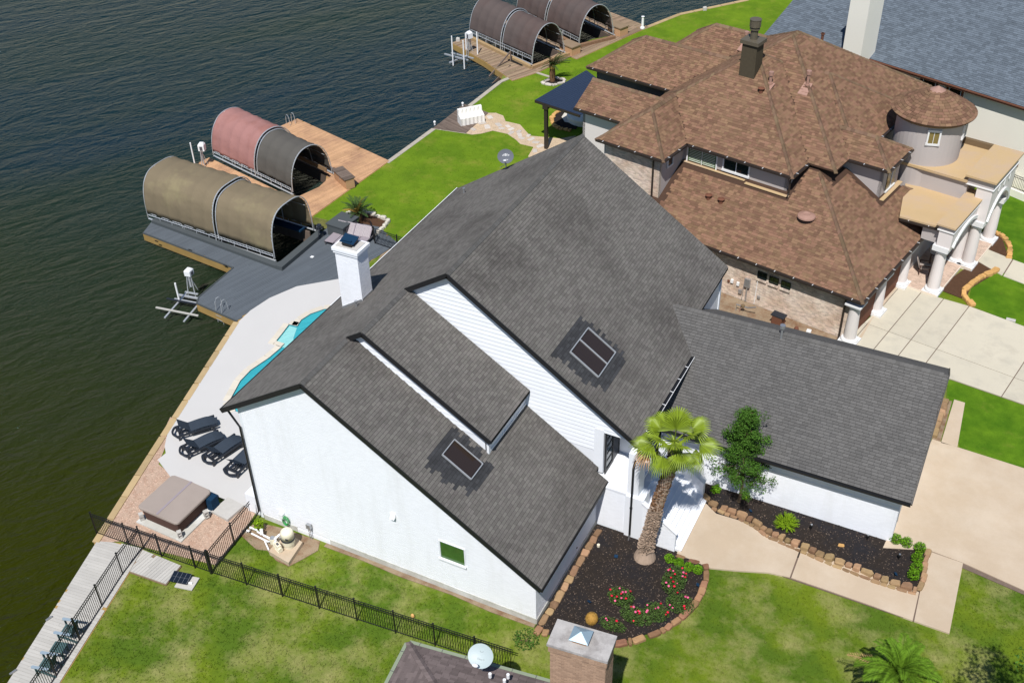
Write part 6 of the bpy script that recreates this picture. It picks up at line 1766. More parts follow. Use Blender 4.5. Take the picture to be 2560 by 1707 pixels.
for p, q_ in ((A0, A1), (A0, A3)):
    gg = MB(); n3 = dx_ if (q_ - p).normalized().dot(dy_) > .5 else dy_
    gg.bar(p - n3 * .09 - Vector((0, 0, .04)), q_ - n3 * .09 - Vector((0, 0, .04)), .13, .1)
    go = gg.build('gutter', 'gutter_sage', NB, True)
    tk = MB(); L_ = (q_ - p).length; dd = (q_ - p).normalized(); s = .4
    while s < L_: tk.bar(p + dd * s - n3 * .17 + Vector((0, 0, .015)), p + dd * s + n3 * .02 + Vector((0, 0, .015)), .02, .012); s += .9
    tk.build('gutter_straps', 'frame_grey', go, True)['kind'] = 'stuff'
MB().prism([tuple((A0 + dx_ * .5 + dy_ * .5)[:2]), tuple((A1 - dx_ * .5 + dy_ * .5)[:2]), tuple((A2 - dx_ * .5 - dy_ * .5)[:2]), tuple((A3 + dx_ * .5 - dy_ * .5)[:2])], 0, zr - .12).build('wall', 'mortar_tan', NB, True)
# brick chimney
zc = 7.4
C4 = [at(1392, 1555, zc), at(1526, 1590, zc), at(1520, 1644, zc), at(1371, 1611, zc)]
cc_ = Vector(C4[0]).lerp(Vector(C4[2]), .5)
CM = empty('brick_chimney', (cc_.x, cc_.y, 0), 0, 'tan brick chimney with a weathered grey crown and blue metal cap at the bottom edge', 'chimney')
u_ = Vector((1, .10, 0)).normalized(); v_ = Vector((-.10, 1, 0)).normalized(); hw, hd = 1.0, .5
def CC(s, t, z): return tuple(Vector((cc_.x, cc_.y, 0)) + u_ * s + v_ * t + Vector((0, 0, z)))
MB().prism([CC(-hw + .03, -hd + .03, 0)[:2], CC(hw - .03, -hd + .03, 0)[:2], CC(hw - .03, hd - .03, 0)[:2], CC(-hw + .03, hd - .03, 0)[:2]], 0, zc - .1).build('chimney_stack', 'mortar_tan', CM, True)
bt = Pieces('brick', 'brick_tan')
lay(bt, CM, CC(-hw + .03, -hd + .03, 2), u_, (0, 0, 1), [(0, 0), (2 * hw - .06, 0), (2 * hw - .06, zc - 2.4), (0, zc - 2.4)], .205, .075, .014, .012, .012, False, 'half')
lay(bt, CM, CC(hw - .03, -hd + .03, 2), v_, (0, 0, 1), [(0, 0), (2 * hd - .06, 0), (2 * hd - .06, zc - 2.4), (0, zc - 2.4)], .205, .075, .014, .012, .012, False, 'half')
cb = MB().prism([CC(-hw - .02, -hd - .02, 0)[:2], CC(hw + .02, -hd - .02, 0)[:2], CC(hw + .02, hd + .02, 0)[:2], CC(-hw - .02, hd + .02, 0)[:2]], zc - .41, zc - .11)
cr_ = cb.build('corbel', 'mortar_tan', CM, True)
lay(bt, cr_, CC(-hw - .02, -hd - .02, zc - .41), u_, (0, 0, 1), [(0, 0), (2 * hw + .04, 0), (2 * hw + .04, .3), (0, .3)], .205, .075, .014, .012, .012, False, 'half')
lay(bt, cr_, CC(hw + .02, -hd - .02, zc - .41), v_, (0, 0, 1), [(0, 0), (2 * hd + .04, 0), (2 * hd + .04, .3), (0, .3)], .205, .075, .014, .012, .012, False, 'half')
bt.finish()
MB().prism([CC(-hw - .06, -hd - .06, 0)[:2], CC(hw + .06, -hd - .06, 0)[:2], CC(hw + .06, hd + .06, 0)[:2], CC(-hw - .06, hd + .06, 0)[:2]], zc - .11, zc).build('chimney_crown', 'chimney_crown', CM, True)
MB().prism([CC(-.28, -.2, 0)[:2], CC(.22, -.2, 0)[:2], CC(.22, .22, 0)[:2], CC(-.28, .22, 0)[:2]], zc, zc + .13).build('flue', 'stone_red', CM, True)
pyr = MB(); Z = zc + .2
K = [CC(-.38, -.3, Z), CC(.3, -.3, Z), CC(.3, .33, Z), CC(-.38, .33, Z), CC(-.04, .02, Z + .2)]
pyr.add(K, [(0, 1, 4), (1, 2, 4), (2, 3, 4), (3, 0, 4), (3, 2, 1, 0)])
mat('cap_blue', (.30, .40, .47), .4, .08, 4, metal=.3)
pyr.build('chimney_cap', 'cap_blue', CM, True)
# satellite dishes
def dish(loc, rz, tilt, rad_, m, label, arm_m, lettering, lm):
    r = empty('satellite_dish', loc, rz, label, 'satellite dish')
    mb = MB(); mb.smooth = True; NR, NA = 5, 28
    T = Matrix.Rotation(tilt, 3, 'Y')
    cz_ = Vector((0, 0, .75))
    for side in (0, 1):
        b0 = len(mb.v)
        for i in range(NR + 1):
            for k in range(NA):
                a = 2 * math.pi * k / NA; q_ = rad_ * i / NR
                mb.v.append(tuple(cz_ + T @ Vector((q_ * math.cos(a), q_ * math.sin(a) * 1.1, .22 * q_ * q_ / rad_ - side * .015))))
        for i in range(NR):
            for k in range(NA):
                k2 = (k + 1) % NA; f_ = (b0 + i * NA + k, b0 + (i + 1) * NA + k, b0 + (i + 1) * NA + k2, b0 + i * NA + k2)
                mb.f.append(f_ if side == 0 else f_[::-1])
    dd = mb.build('reflector', m, r)
    ms = MB().tube([(0, 0, 0), (0, 0, .4), tuple(cz_ + T @ Vector((0, 0, -.02)))], .028, 6); ms.tube([(-.25, -.35, -.05), (0, 0, .3)], .015, 5)
    ms.build('mast', arm_m, r)
    e1_ = cz_ + T @ Vector((rad_ * .95, 0, .0)); e2_ = cz_ + T @ Vector((rad_ * .75, 0, .45))
    MB().tube([tuple(e1_), tuple(e2_)], .022, 6).build('feed_arm', arm_m, r); MB().ball(tuple(e2_), .07, .12, .07, 8, 6).build('feed_horn', arm_m, r)
    for (txt, size, ox, oy) in lettering:
        cu_ = bpy.data.curves.new('lettering', 'FONT'); cu_.body = txt; cu_.size = size; cu_.align_x = 'CENTER'; cu_.extrude = .003
        tmp = bpy.data.objects.new('lettering', cu_); S.collection.objects.link(tmp)
        me = bpy.data.meshes.new_from_object(tmp); bpy.data.objects.remove(tmp)
        me.name = 'lettering'; me.materials.clear(); me.materials.append(MATS[lm])
        lo_ = bpy.data.objects.new('lettering', me); link(lo_, dd)
        # text x runs across the dish, text up towards the upper rim
        up_ = T @ Vector((-1, 0, 0)); rt_ = T @ Vector((0, 1, 0)); nn_ = T @ Vector((0, 0, 1)); q_ = cz_ + T @ Vector((ox, oy, .085 * (ox * ox + oy * oy) / rad_ + .012))
        lo_.matrix_local = Matrix(((rt_.x, up_.x, nn_.x, q_.x), (rt_.y, up_.y, nn_.y, q_.y), (rt_.z, up_.z, nn_.z, q_.z), (0, 0, 0, 1)))
    return r
dp = (-11.7, 20.9); zz = zlk(dp[0])
dish((dp[0], dp[1], zz), rad(-68), rad(52), .40, 'dish_grey', 'grey satellite dish on the lake slope of the charcoal roof', 'metal_galv', (('dish', .26, -.04, -.04), ('HD', .10, -.06, .2), ('AAA', .12, .22, .1)), 'letter_white')
pz_ = 5.3
q_ = Vector(at(1205, 1668, pz_))
dish((q_.x, q_.y, q_.z - .1), rad(-85), rad(40), .42, 'dish_pale', 'pale satellite dish on the mauve roof at the bottom edge', 'metal_white', (('D', .22, -.12, -.02), ('DirecTV', .09, .14, .04)), 'letter_grey')
for px_, py_ in ((1225, 1685), (1261, 1700), (1270, 1687)):
    p = Vector(at(px_, py_, 5.2)); o = MB().cyl((p.x, p.y, p.z - .15), .06, .2, 8).build('roof_jack', 'metal_white', NB, True)
# ---------------------------------------------------------------- pool equipment by the gable wall
fp = P2([(673, 1381), (722, 1410), (757, 1358), (712, 1330)], .12)
pd = MB().prism(fp, -.05, .22); tag(pd.build('equipment_pad', 'concrete_tan'), 'tan concrete pad under the pool filter and pump', 'pad')
fx, fy, _ = at(725, 1362, .22)
fl = empty('pool_filter', (fx - .0, fy - .05, .22), 0, 'cream pool filter tank with a black clamp band beside the white wall', 'pool filter')
fl.scale = (.88, .88, .80)
t_ = MB(); t_.smooth = False
t_.lathe((0, 0, 0), [(.27, 0), (.29, .25), (.33, .30), (.34, .62)], 24); t_.build('tank_base', 'filter_cream', fl)
MB().lathe((0, 0, 0), [(.355, .60), (.37, .62), (.37, .68), (.355, .70)], 24).build('clamp_band', 'black_plastic', fl)
t_ = MB(); t_.smooth = True; t_.lathe((0, 0, 0), [(.34, .69), (.34, 1.05), (.32, 1.16), (.26, 1.24), (.14, 1.29), (.03, 1.30)], 24); t_.build('tank_lid', 'filter_cream', fl)
MB().cyl((0, 0, 1.29), .03, .1, 8).build('air_valve', 'pvc', fl)
MB().box(.13, .30, -.345, -.30, .88, .97).build('label_plate', 'black_plastic', fl)
px0, py0, _ = at(692, 1368, .22)
pu = empty('pool_pump', (px0, py0, .22), rad(-25), 'cream pool pump with a round strainer pot on the concrete pad', 'pool pump')
t_ = MB(); t_.cyl((-.32, 0, .05), .14, .30, 16); t_.build('strainer_pot', 'filter_cream', pu); MB().cyl((-.32, 0, .35), .12, .03, 16).build('strainer_lid', 'metal_grey', pu)
MB().tube([(-.18, 0, .16), (.05, 0, .16), (.05, 0, .16), (.42, 0, .16)], [.10, .16, .13, .12], 14).build('motor', 'filter_cream', pu)
MB().box(.02, .34, -.10, .10, .24, .36).build('motor_cover', 'filter_cream', pu); MB().box(.08, .24, -.05, .05, .361, .37).build('keypad', 'frame_grey', pu)
MB().box(-.1, .4, -.12, .12, 0, .05).build('foot', 'filter_cream', pu)
def zf(x, y, z=.25): return at(600 + x * .08503, 1270 + y * .08503, z)
pp = empty('pool_pipes', zf(500, 800, 0), 0, 'white plumbing pipes running from the fence to the pool pump', 'pipes')
def pipe(pts, r_=.045): MB().tube(pts, r_, 8).build('pipe', 'pvc', pp, True)
pipe([zf(300, 640, .05), zf(300, 560, .35), zf(500, 640, .35), zf(520, 690, .25), zf(880, 900, .3)])
pipe([zf(200, 700, .05), zf(215, 650, .25), zf(270, 680, .2)])
pipe([zf(340, 740, .2), zf(820, 980, .3), zf(900, 960, .45)])
pipe([zf(640, 780, .3), zf(620, 600, .5)], .075); pipe([zf(700, 800, .3), zf(980, 930, .35)], .05)
pipe([zf(980, 950, .35), zf(1020, 900, .6), zf(1180, 760, .65)], .05); pipe([zf(1040, 1020, .45), zf(1060, 840, .6), zf(1200, 860, .4)], .045)
pipe([zf(730, 960, .15), zf(850, 1230, .05)], .04)
# hose and boxes on the wall
hr = MB(); hx, hz = aty(714, 1302, .1)[0], aty(714, 1302, .1)[2]
for k in range(4):
    rr_ = .26 - k * .012
    hr.tube([(hx + rr_ * .62 * math.cos(a), .16 - k * .04, hz + rr_ * math.sin(a)) for a in np.linspace(0, 2 * math.pi, 22)], .014, 5, False)
hr.tube([(hx + .15, .1, hz - .1), (hx + .2, .08, hz - .6), (hx + .1, 0, .2)], .014, 5)
tag(hr.build('garden_hose', 'hose_green'), 'green garden hose coiled on the white gable wall above the filter', 'hose')
eb = empty('electric_box', (-10.95, .1, 0), 0, 'grey electric box on two conduits beside the pool filter', 'electric box')
q_ = aty(772, 1315, .1); eb.location = (q_[0], .1, 0)
MB().box(-.11, .11, -.08, .06, q_[2] - .12, q_[2] + .14).build('box', 'metal_grey', eb)
for x in (-.05, .05): MB().tube([(x, 0, q_[2] - .1), (x, 0, 0)], .022, 6).build('conduit', 'metal_grey', eb)
q_ = aty(706, 1286, .2); tag(MB().box(q_[0] - .12, q_[0] + .12, .05, .24, q_[2] - .15, q_[2] + .15).build('wall_box', 'metal_white'), 'small pale box on the gable wall beside the hose', 'box')
# ---------------------------------------------------------------- plants
def shrub(name, c, r_, h, n, m, size, label, cat, group=None, flowers=None, shell=.4):
    root = empty(name, (c[0], c[1], c[2] if len(c) > 2 else 0), 0, label, cat, group)
    mb = MB()
    leafcloud(mb, (0, 0, h * .52), r_, r_, h * .5, n, size, shell=shell)
    mb.build('foliage', m, root)
    st = MB()
    for k in range(5):
        a = k * 1.26; st.tube([(0, 0, 0), (r_ * .4 * math.cos(a), r_ * .4 * math.sin(a), h * .6)], .012, 4)
    st.build('stem', 'bark', root)
    return root
bx = [((1674, 1398), 'low bright green shrub at the foot of the front steps'), ((1697, 1408), 'second low green shrub from the front steps'), ((1722, 1419), 'third low green shrub from the front steps'), ((1744, 1425), 'low green shrub farthest from the front steps, at the stone corner')]
for (px_, py_), lb in bx:
    p = at(px_, py_, .15); shrub('box_shrub', (p[0], p[1], 0), .23, .42, 420, 'leaf_box', .045, lb, 'shrub', 'four small shrubs beside the front walk')
bx = [((2239, 1350), 'round green shrub against the end of the garage wall'), ((2266, 1359), 'round green shrub, second from the garage wall'), ((2299, 1372), 'round green shrub at the outer corner of the long bed'), ((2292, 1398), 'round green shrub just below the corner one along the drive walk'),
      ((2291, 1421), 'small round green shrub squeezed behind the bottom one'), ((2282, 1440), 'round green shrub nearest the bottom corner of the long bed')]
for (px_, py_), lb in bx:
    p = at(px_, py_, .15); shrub('box_shrub', (p[0], p[1], 0), .27, .5, 480, 'leaf_box', .042, lb, 'shrub', 'six round shrubs at the end of the long bed')
# lime cypress with needle sprays
p = at(1967, 1305, .3); root = empty('lime_shrub', (p[0], p[1], 0), 0, 'bright lime green feathery shrub on the long mulch bed', 'shrub')
mb = MB()
for k in range(260):
    a = rnd.uniform(0, 6.28); el = rnd.uniform(.15, 1.5); r_ = rnd.uniform(.38, .60)
    d = Vector((math.cos(a) * math.cos(el), math.sin(a) * math.cos(el), math.sin(el) * .95)); s0 = Vector((0, 0, .12)) + d * r_ * .45; s1 = Vector((0, 0, .12)) + d * r_ * 1.05
    for j in range(9):
        q_ = s0.lerp(s1, j / 8); w = Vector((rnd.gauss(0, 1), rnd.gauss(0, 1), rnd.gauss(0, 1))).normalized() * .07 + d * .05
        t_ = d.cross(w).normalized() * .012; mb.add([q_ - t_, q_ + w, q_ + t_], [(0, 1, 2)]); mb.add([q_ - t_, q_ - w * .7 + d * .1, q_ + t_], [(0, 1, 2)])
mb.build('foliage', 'leaf_lime', root); MB().tube([(0, 0, 0), (0, 0, .4)], .03, 6).build('stem', 'bark', root)
p = at(648, 1320, .2); shrub('weed_plant', (p[0], p[1], 0), .24, .75, 260, 'leaf_lime', .07, 'yellow green weed growing by the gable wall foundation', 'plant')
p = at(1790, 1222, .2); shrub('leafy_plant', (p[0], p[1], 0), .25, .4, 200, 'leaf_box', .07, 'small leafy plant in the mulch behind the young tree', 'plant')
p = at(1862, 1242, .1); shrub('leafy_plant', (p[0], p[1], 0), .2, .35, 140, 'leaf_lime', .06, 'bright sprout at the foot of the young tree', 'plant')
p = at(1320, 1600, .1); shrub('ground_weed', (p[0] - .1, p[1], 0), .6, .22, 420, 'leaf_oak', .05, 'straggly dark weed in the grass beside the brick chimney', 'plant')
# rose bushes
def rose(c, rx, ry, h, n, nf, label):
    root = empty('rose_bush', (c[0], c[1], 0), 0, label, 'rose bush', 'pink and red rose bushes in the front bed')
    mb = MB(); leafcloud(mb, (0, 0, h * .5), rx * 1.08, ry * 1.08, h * .5, int(n * 1.5), .040, shell=.1); mb.build('foliage', 'leaf_rose', root)
    st = MB()
    for k in range(10): st.tube([(rnd.uniform(-.2, .2) * rx, rnd.uniform(-.2, .2) * ry, 0), (rnd.uniform(-.8, .8) * rx, rnd.uniform(-.8, .8) * ry, h * .9)], .008, 4)
    st.build('stem', 'bark', root)
    fm = MB(); fm.ball((0, 0, 0), .05, .05, .035, 8, 5); f1 = fm.mesh('flower', MATS['petal_red']); f2 = fm.mesh('flower', MATS['petal_pink'])
    for k in range(nf):
        a = rnd.uniform(0, 6.28); q_ = math.sqrt(rnd.random()) * .95
        o = bpy.data.objects.new('flower', f1 if k % 2 else f2); link(o, root); s_ = rnd.uniform(.7, 1.25); o.scale = (s_, s_, s_)
        o.location = (rx * q_ * math.cos(a), ry * q_ * math.sin(a), h * (.55 + .5 * math.sqrt(max(0, 1 - q_ * q_))))
        o.rotation_euler = (rnd.uniform(-.5, .5), rnd.uniform(-.5, .5), 0)
for (px_, py_, rx, ry, h, n, nf, lb) in ((1552, 1494, .55, .45, .6, 1000, 12, 'rose bush nearest the middle of the mulch with pink blooms on its upper left'), (1590, 1540, .7, .42, .5, 1000, 8, 'low rose bush behind the brick chimney crown'),
        (1640, 1532, .55, .45, .55, 900, 7, 'rose bush in the middle of the curved row along the stones'), (1685, 1455, .5, .75, .75, 1300, 16, 'tallest rose bush with pink and red blooms at the upper end of the row'),
        (1700, 1510, .6, .5, .55, 1000, 7, 'rose bush beside the curved stones below the tall one'), (1530, 1560, .6, .3, .4, 500, 3, 'sparse rose bush tucked against the chimney and golden cactus')):
    p = at(px_, py_, .2); rose(p, rx, ry, h, n, nf, lb)
# golden barrel cactus
p = at(1479, 1548, .2); cr = empty('barrel_cactus', (p[0], p[1], 0), 0, 'golden spiny barrel cactus in the front mulch bed', 'cactus')
b = MB(); NU, NV = 40, 12
for j in range(NV + 1):
    ph = math.pi * j / NV
    for k in range(NU):
        a = 2 * math.pi * k / NU; rr_ = .24 * math.sin(ph) * (1 + (.06 if k % 2 else -.04)); b.v.append((rr_ * math.cos(a), rr_ * math.sin(a), .27 - .27 * math.cos(ph)))
for j in range(NV):
    for k in range(NU): b.f.append((j * NU + k, j * NU + (k + 1) % NU, (j + 1) * NU + (k + 1) % NU, (j + 1) * NU + k))
b.build('body', 'cactus_gold', cr)
sp_ = MB()
for k in range(900):
    d = Vector((rnd.gauss(0, 1), rnd.gauss(0, 1), rnd.gauss(0, 1))).normalized(); q_ = Vector((d.x * .24, d.y * .24, .27 + d.z * .27)); t_ = d.cross(Vector((rnd.random(), rnd.random(), 1))).normalized() * .006
    sp_.add([q_ - t_, q_ + t_, q_ + d * .05], [(0, 1, 2)])
sp_.build('spines', 'leaf_sago_old', cr)['kind'] = 'stuff'
# young tree by the garage
tb0 = at(1847, 1255); TR = empty('young_tree', (tb0[0], tb0[1], 0), 0, 'young evergreen oak tree with a thin trunk in front of the garage wall', 'tree')
tk = MB(); top = Vector((-.15, 0, 5.3)); tk.tube([(0, 0, 0), (.05, 0, 1.0), (.02, 0, 2.2), (-.1, 0, 3.6), tuple(top)], [.085, .07, .055, .035, .01], 7)
tk.build('trunk', 'bark', TR)
br = MB(); lf = MB(); R2 = random.Random(5)
for k in range(64):
    z = 1.25 + (k / 64) ** 1.1 * 4.2; a = k * 2.4 + R2.uniform(-.4, .4)
    prof_ = 1.55 if z < 2.3 else (1.75 - (z - 2.3) * .42)
    L_ = max(.25, prof_ * R2.uniform(.45, 1.02))
    s0 = Vector((0, 0, z)).lerp(Vector((-.15, 0, z)), z / 5.3); e0 = s0 + Vector((math.cos(a) * L_, math.sin(a) * L_, L_ * R2.uniform(.05, .55)))
    br.tube([tuple(s0), tuple(s0.lerp(e0, .5) + Vector((0, 0, .06))), tuple(e0)], [.022, .014, .005], 4)
    for j in range(9):
        t_ = R2.uniform(.3, 1.08); c_ = s0.lerp(e0, t_) + Vector((R2.gauss(0, .09), R2.gauss(0, .09), R2.gauss(0, .08)))
        leafcloud(lf, tuple(c_), .23, .23, .16, 34, .050, R2, .1)
br.build('branch', 'bark', TR); lf.build('crown', 'leaf_oak', TR)
# fan palm
pb0 = at(1612, 1392); PM = empty('fan_palm', (pb0[0], pb0[1], 0), 0, 'tall fan palm with a shaggy trunk in the front mulch bed', 'palm')
def ctr(z):  # centre line, measured from the photograph
    pts_ = [(0, 0), (1.0, .06), (3.6, .42), (6.2, .92), (7.2, 1.0)]
    for (z0_, x0_), (z1_, x1_) in zip(pts_[:-1], pts_[1:]):
        if z <= z1_: return x0_ + (x1_ - x0_) * (z - z0_) / (z1_ - z0_)
    return 1.0
tr = MB(); zs_ = [0, .12, .3, .5, .9, 1.6, 3, 5, 6.6, 7.2]; rs_ = [.50, .47, .40, .33, .25, .22, .22, .23, .24, .2]
tr.tube([(ctr(z), 0, z) for z in zs_], rs_, 18); tr.build('trunk', 'bark_palm_grey', PM)
bo = {0: MB(), 1: MB()}
nb = 1500
for k in range(nb):
    z = .45 + 6.4 * k / nb; a = k * 2.399 + rnd.uniform(-.2, .2); r0 = .20 if z > 1 else .26; c_ = Vector((ctr(z), 0, z)); o_ = Vector((math.cos(a), math.sin(a), 0)); t_ = Vector((-o_.y, o_.x, 0))
    w = rnd.uniform(.035, .075); out = rnd.uniform(.04, .11) + (.05 if z < 3 else 0); up = rnd.uniform(.05, .15); tw = rnd.uniform(-.8, .8)
    p0 = c_ + o_ * r0 - t_ * w; p1 = c_ + o_ * r0 + t_ * w; p2 = c_ + o_ * (r0 + out) + Vector((0, 0, up)) + t_ * (w * (.5 + tw)); p3 = c_ + o_ * (r0 + out * 1.1) + Vector((0, 0, up)) - t_ * (w * (.5 - tw)); p4 = c_ + o_ * (r0 + .01) + Vector((0, 0, up * .9))
    bo[1 if z < 3.2 or rnd.random() < .25 else 0].add([p0, p1, p2, p3, p4], [(0, 1, 2, 3), (1, 4, 2), (0, 3, 4), (3, 2, 4)])
o = bo[0].build('leaf_bases', 'bark_palm', PM); o['kind'] = 'stuff'; o = bo[1].build('leaf_bases', 'bark_palm_grey', PM); o['kind'] = 'stuff'
def fan(root, c0, az, el, pl_, R_, m, droop=.5, nseg=26, spread=2.2, dry=False):
    """costapalmate leaf: petiole then a pleated fan whose tips hang"""
    d = Vector((math.cos(az) * math.cos(el), math.sin(az) * math.cos(el), math.sin(el))); c0 = Vector(c0); h = c0 + d * pl_ + Vector((0, 0, -.12 * pl_))
    st = MB().tube([tuple(c0), tuple(c0.lerp(h, .5) + Vector((0, 0, .06))), tuple(h)], [.03, .02, .016], 5)
    f = MB()
    side = d.cross(Vector((0, 0, 1))).normalized(); nrm = side.cross(d).normalized()
    dv = (d + Vector((0, 0, -.25 * droop))).normalized()
    for i in range(nseg):
        t0 = -spread + 2 * spread * i / nseg; t1 = -spread + 2 * spread * (i + 1) / nseg; tm = (t0 + t1) / 2
        L_ = R_ * (1 - .12 * abs(tm)) * rnd.uniform(.92, 1.04)
        def pt(t, r_, lift_):
            v_ = dv * math.cos(t) + side * math.sin(t)
            fr = r_ / R_; dz = -droop * .95 * R_ * max(0, fr - .45) ** 1.7 * (1 + .5 * abs(math.sin(t)))
            return h + v_ * r_ * (1 - .25 * droop * max(0, fr - .5)) + Vector((0, 0, dz)) + nrm * lift_ + nrm * (-.10 * abs(t) * r_)
        rm = L_ * .56
        a0, a1, am = pt(t0, rm, -.015), pt(t1, rm, -.015), pt(tm, rm, .025)
        b0, b1 = pt(tm - .028, L_ * .82, 0), pt(tm + .028, L_ * .82, 0); tp = pt(tm, L_, -.06 * droop)
        hb = pt(tm, .02, 0)
        f.add([hb, a0, am, a1, b0, b1, tp], [(0, 1, 2), (0, 2, 3), (1, 4, 2), (3, 2, 5), (2, 4, 5), (4, 6, 5)])
    fo = f.build('frond', m, root); fo['label'] = 'green fan shaped palm frond' if m != 'leaf_dry' else 'dry brown palm frond'
    st.build('petiole', 'leaf_palm', fo)
ctop = (.90, 0, 7.3)
FR = [(-95, 40, .95, 1.05, .35), (-48, 52, .95, 1.0, .35), (-140, 42, 1.0, 1.0, .45), (196, 14, 1.0, 1.05, .35), (170, 48, .9, 1.0, .55), (-8, 8, 1.05, 1.05, .30), (14, 42, 1.0, 1.0, .45), (75, 55, .8, 1.0, .5), (120, 40, .8, .95, .6),
      (-75, 8, .75, .85, .5), (-92, 80, .9, 1.05, .15), (232, -12, .85, .85, .9), (-28, -18, .85, .85, .9), (-150, -35, .7, .7, 1.0), (-60, -42, .6, .7, 1.0), (150, 5, .8, .9, .8), (50, 0, .8, .9, .8), (95, 10, .8, .9, .8)]
for az, el, pl_, R_, dr_ in FR: fan(PM, ctop, rad(az + 24), rad(el), pl_ * .96, R_ * 1.02, 'leaf_palm', dr_ * 1.2, 24, 1.55)
fan(PM, ctop, rad(222), rad(-6), 1.05, .9, 'leaf_dry', 1.2, 14, 1.2); fan(PM, (1, 0, 6.9), rad(-55), rad(-65), .4, .55, 'leaf_palm', 1.2, 12, 1.1)
gb = MB()
for k in range(26):
    a = k * 2.399; gb.tube([(1.0 + .14 * math.cos(a), .14 * math.sin(a), 6.55), (1.0 + .24 * math.cos(a), .24 * math.sin(a), 7.05), (1.0 + .12 * math.cos(a), .12 * math.sin(a), 7.3)], .035, 4)
gb.build('crown_shaft', 'leaf_palm', PM)
# feather fronds
def feather(root, c0, az, el, L_, m, arch=.9, nl=34, lw=.02, ll=.42, vee=.5, nm='frond'):
    c0 = Vector(c0); hd = Vector((math.cos(az), math.sin(az), 0)); mb = MB(); pts_ = []
    for i in range(nl + 1):
        t = i / nl; e_ = el - arch * t * t * 1.1
        if i == 0: p = c0.copy()
        else: p = pts_[-1] + (hd * math.cos(e_) + Vector((0, 0, math.sin(e_)))) * (L_ / nl)
        pts_.append(p)
    mb.tube([tuple(p) for p in pts_[::4]] + [tuple(pts_[-1])], .014, 4)
    for i in range(3, nl):
        d = (pts_[i + 1] - pts_[i - 1]).normalized(); sd = d.cross(Vector((0, 0, 1))).normalized(); up = sd.cross(d)
        t = i / nl; l_ = ll * math.sin(math.pi * (.12 + .86 * t)) ** .7 * rnd.uniform(.85, 1.1)
        for s_ in (-1, 1):
            v_ = (sd * s_ + d * (.45 + .5 * t) + up * vee).normalized(); q_ = pts_[i]
            e_ = q_ + v_ * l_ + Vector((0, 0, -.25 * l_)); mid = q_ + v_ * l_ * .55
            mb.add([q_, mid - d * lw, e_, mid + d * lw], [(0, 1, 2, 3)])
    return mb.build(nm, m, root)
# date palm at the bottom right
pb1 = at(2185, 1712); DP = empty('date_palm', (14.15, 2.35, 0), 0, 'young feather leaved date palm on the front lawn at the bottom edge', 'palm')
tk = MB(); tk.tube([(0, 0, 0), (0, 0, 1.2), (0, 0, 2.45)], [.36, .34, .26], 14); tk.build('trunk', 'bark_palm', DP)
sc2 = MB()
for k in range(160):
    z = 2.4 * k / 160; a = k * 2.399; o_ = Vector((math.cos(a), math.sin(a), 0)); t_ = Vector((-o_.y, o_.x, 0)); c_ = Vector((0, 0, z)); r0 = .33
    sc2.add([c_ + o_ * r0 - t_ * .06, c_ + o_ * r0 + t_ * .06, c_ + o_ * (r0 + .12) + Vector((0, 0, .14)), c_ + o_ * r0 + Vector((0, 0, .13))], [(0, 1, 2), (0, 2, 3), (1, 3, 2)])
sc2.build('leaf_bases', 'bark_palm_grey', DP)['kind'] = 'stuff'
for k in range(24):
    az = k * 2.399 + rnd.uniform(-.25, .25); el = rad(76 - 70 * (k / 24) + rnd.uniform(-8, 8)); feather(DP, (0, 0, 2.4), az, el, (1.5 + .3 * (k / 24)) * rnd.uniform(.85, 1.1), 'leaf_palm_date', rnd.uniform(1.1, 1.7), 40, .026, .42, rnd.uniform(.1, .5))
o = feather(DP, (0, 0, 2.35), rad(182), rad(15), 2.0, 'leaf_dry', .5, 22, .02, .35); o['label'] = 'pale dried flower stalk frond'
# sago palms
def sago(loc, h, L_, n_, label, old=0, tall=False):
    r = empty('sago_palm', loc, 0, label, 'palm')
    tk = MB(); tk.tube([(0, 0, 0), (0, 0, h * .5), (0, 0, h)], [.22, .25, .20], 12)
    tk.build('trunk', 'bark_palm', r)
    if tall: MB().ball((0, -.05, h), .28, .26, .24, 12, 8).build('cone', 'stone_orange', r)
    for k in range(n_):
        dry = k % 5 == 0 and k < old * 5
        el = rad(80 - 68 * (k / n_)); az = k * 2.399
        if tall: az = rad(-30) + math.sin(k * 1.3) * 1.25; el = rad(75 - 55 * (k / n_))
        feather(r, (0, 0, h), az, el, L_ * rnd.uniform(.85, 1.1), 'leaf_sago_old' if dry else 'leaf_sago', .7, 26, .022, .22, .3)
    return r
sg = at(898, 553); sago((sg[0], sg[1], 0), .6, 1.3, 34, 'sago palm with some yellowed fronds in the white edged bed', 5)
sf = at(1381, 203); sago((sf[0], sf[1], 0), 1.25, 1.5, 26, 'sago palm with an orange cone leaning right on the back lawn', 0, True)
# beds of the sagos
sheet('sago_bed', P2([(877, 530), (910, 530), (975, 552), (930, 595), (880, 590), (862, 560)]), .02, 'mulch_brown')
edging('stone_border', P2([(845, 550), (862, 545), (880, 529), (905, 529), (940, 541), (974, 554), (940, 590)]), .42, .24, .2, 'stone_white', 'row of whitish border stones round the sago palm bed', 'stone border')
sheet('sago_ring', P2([(1358, 208), (1384, 196), (1412, 201), (1408, 206), (1382, 214)]), .02, 'mulch_black')
edging('stone_border', P2([(1354, 209), (1384, 195), (1413, 201), (1408, 208), (1380, 215), (1354, 209)]), .5, .28, .12, 'flagstone', 'ring of pale stones round the leaning sago palm', 'stone border')
sheet('worn_grass', P2([(925, 602), (1000, 640), (1010, 700), (870, 740), (842, 700), (850, 640)]), -.004, 'lawn_near')
sheet('bare_soil', P2([(965, 612), (985, 622), (955, 665), (925, 700), (900, 735), (890, 730), (915, 690), (945, 650)]), -.001, 'dirt')
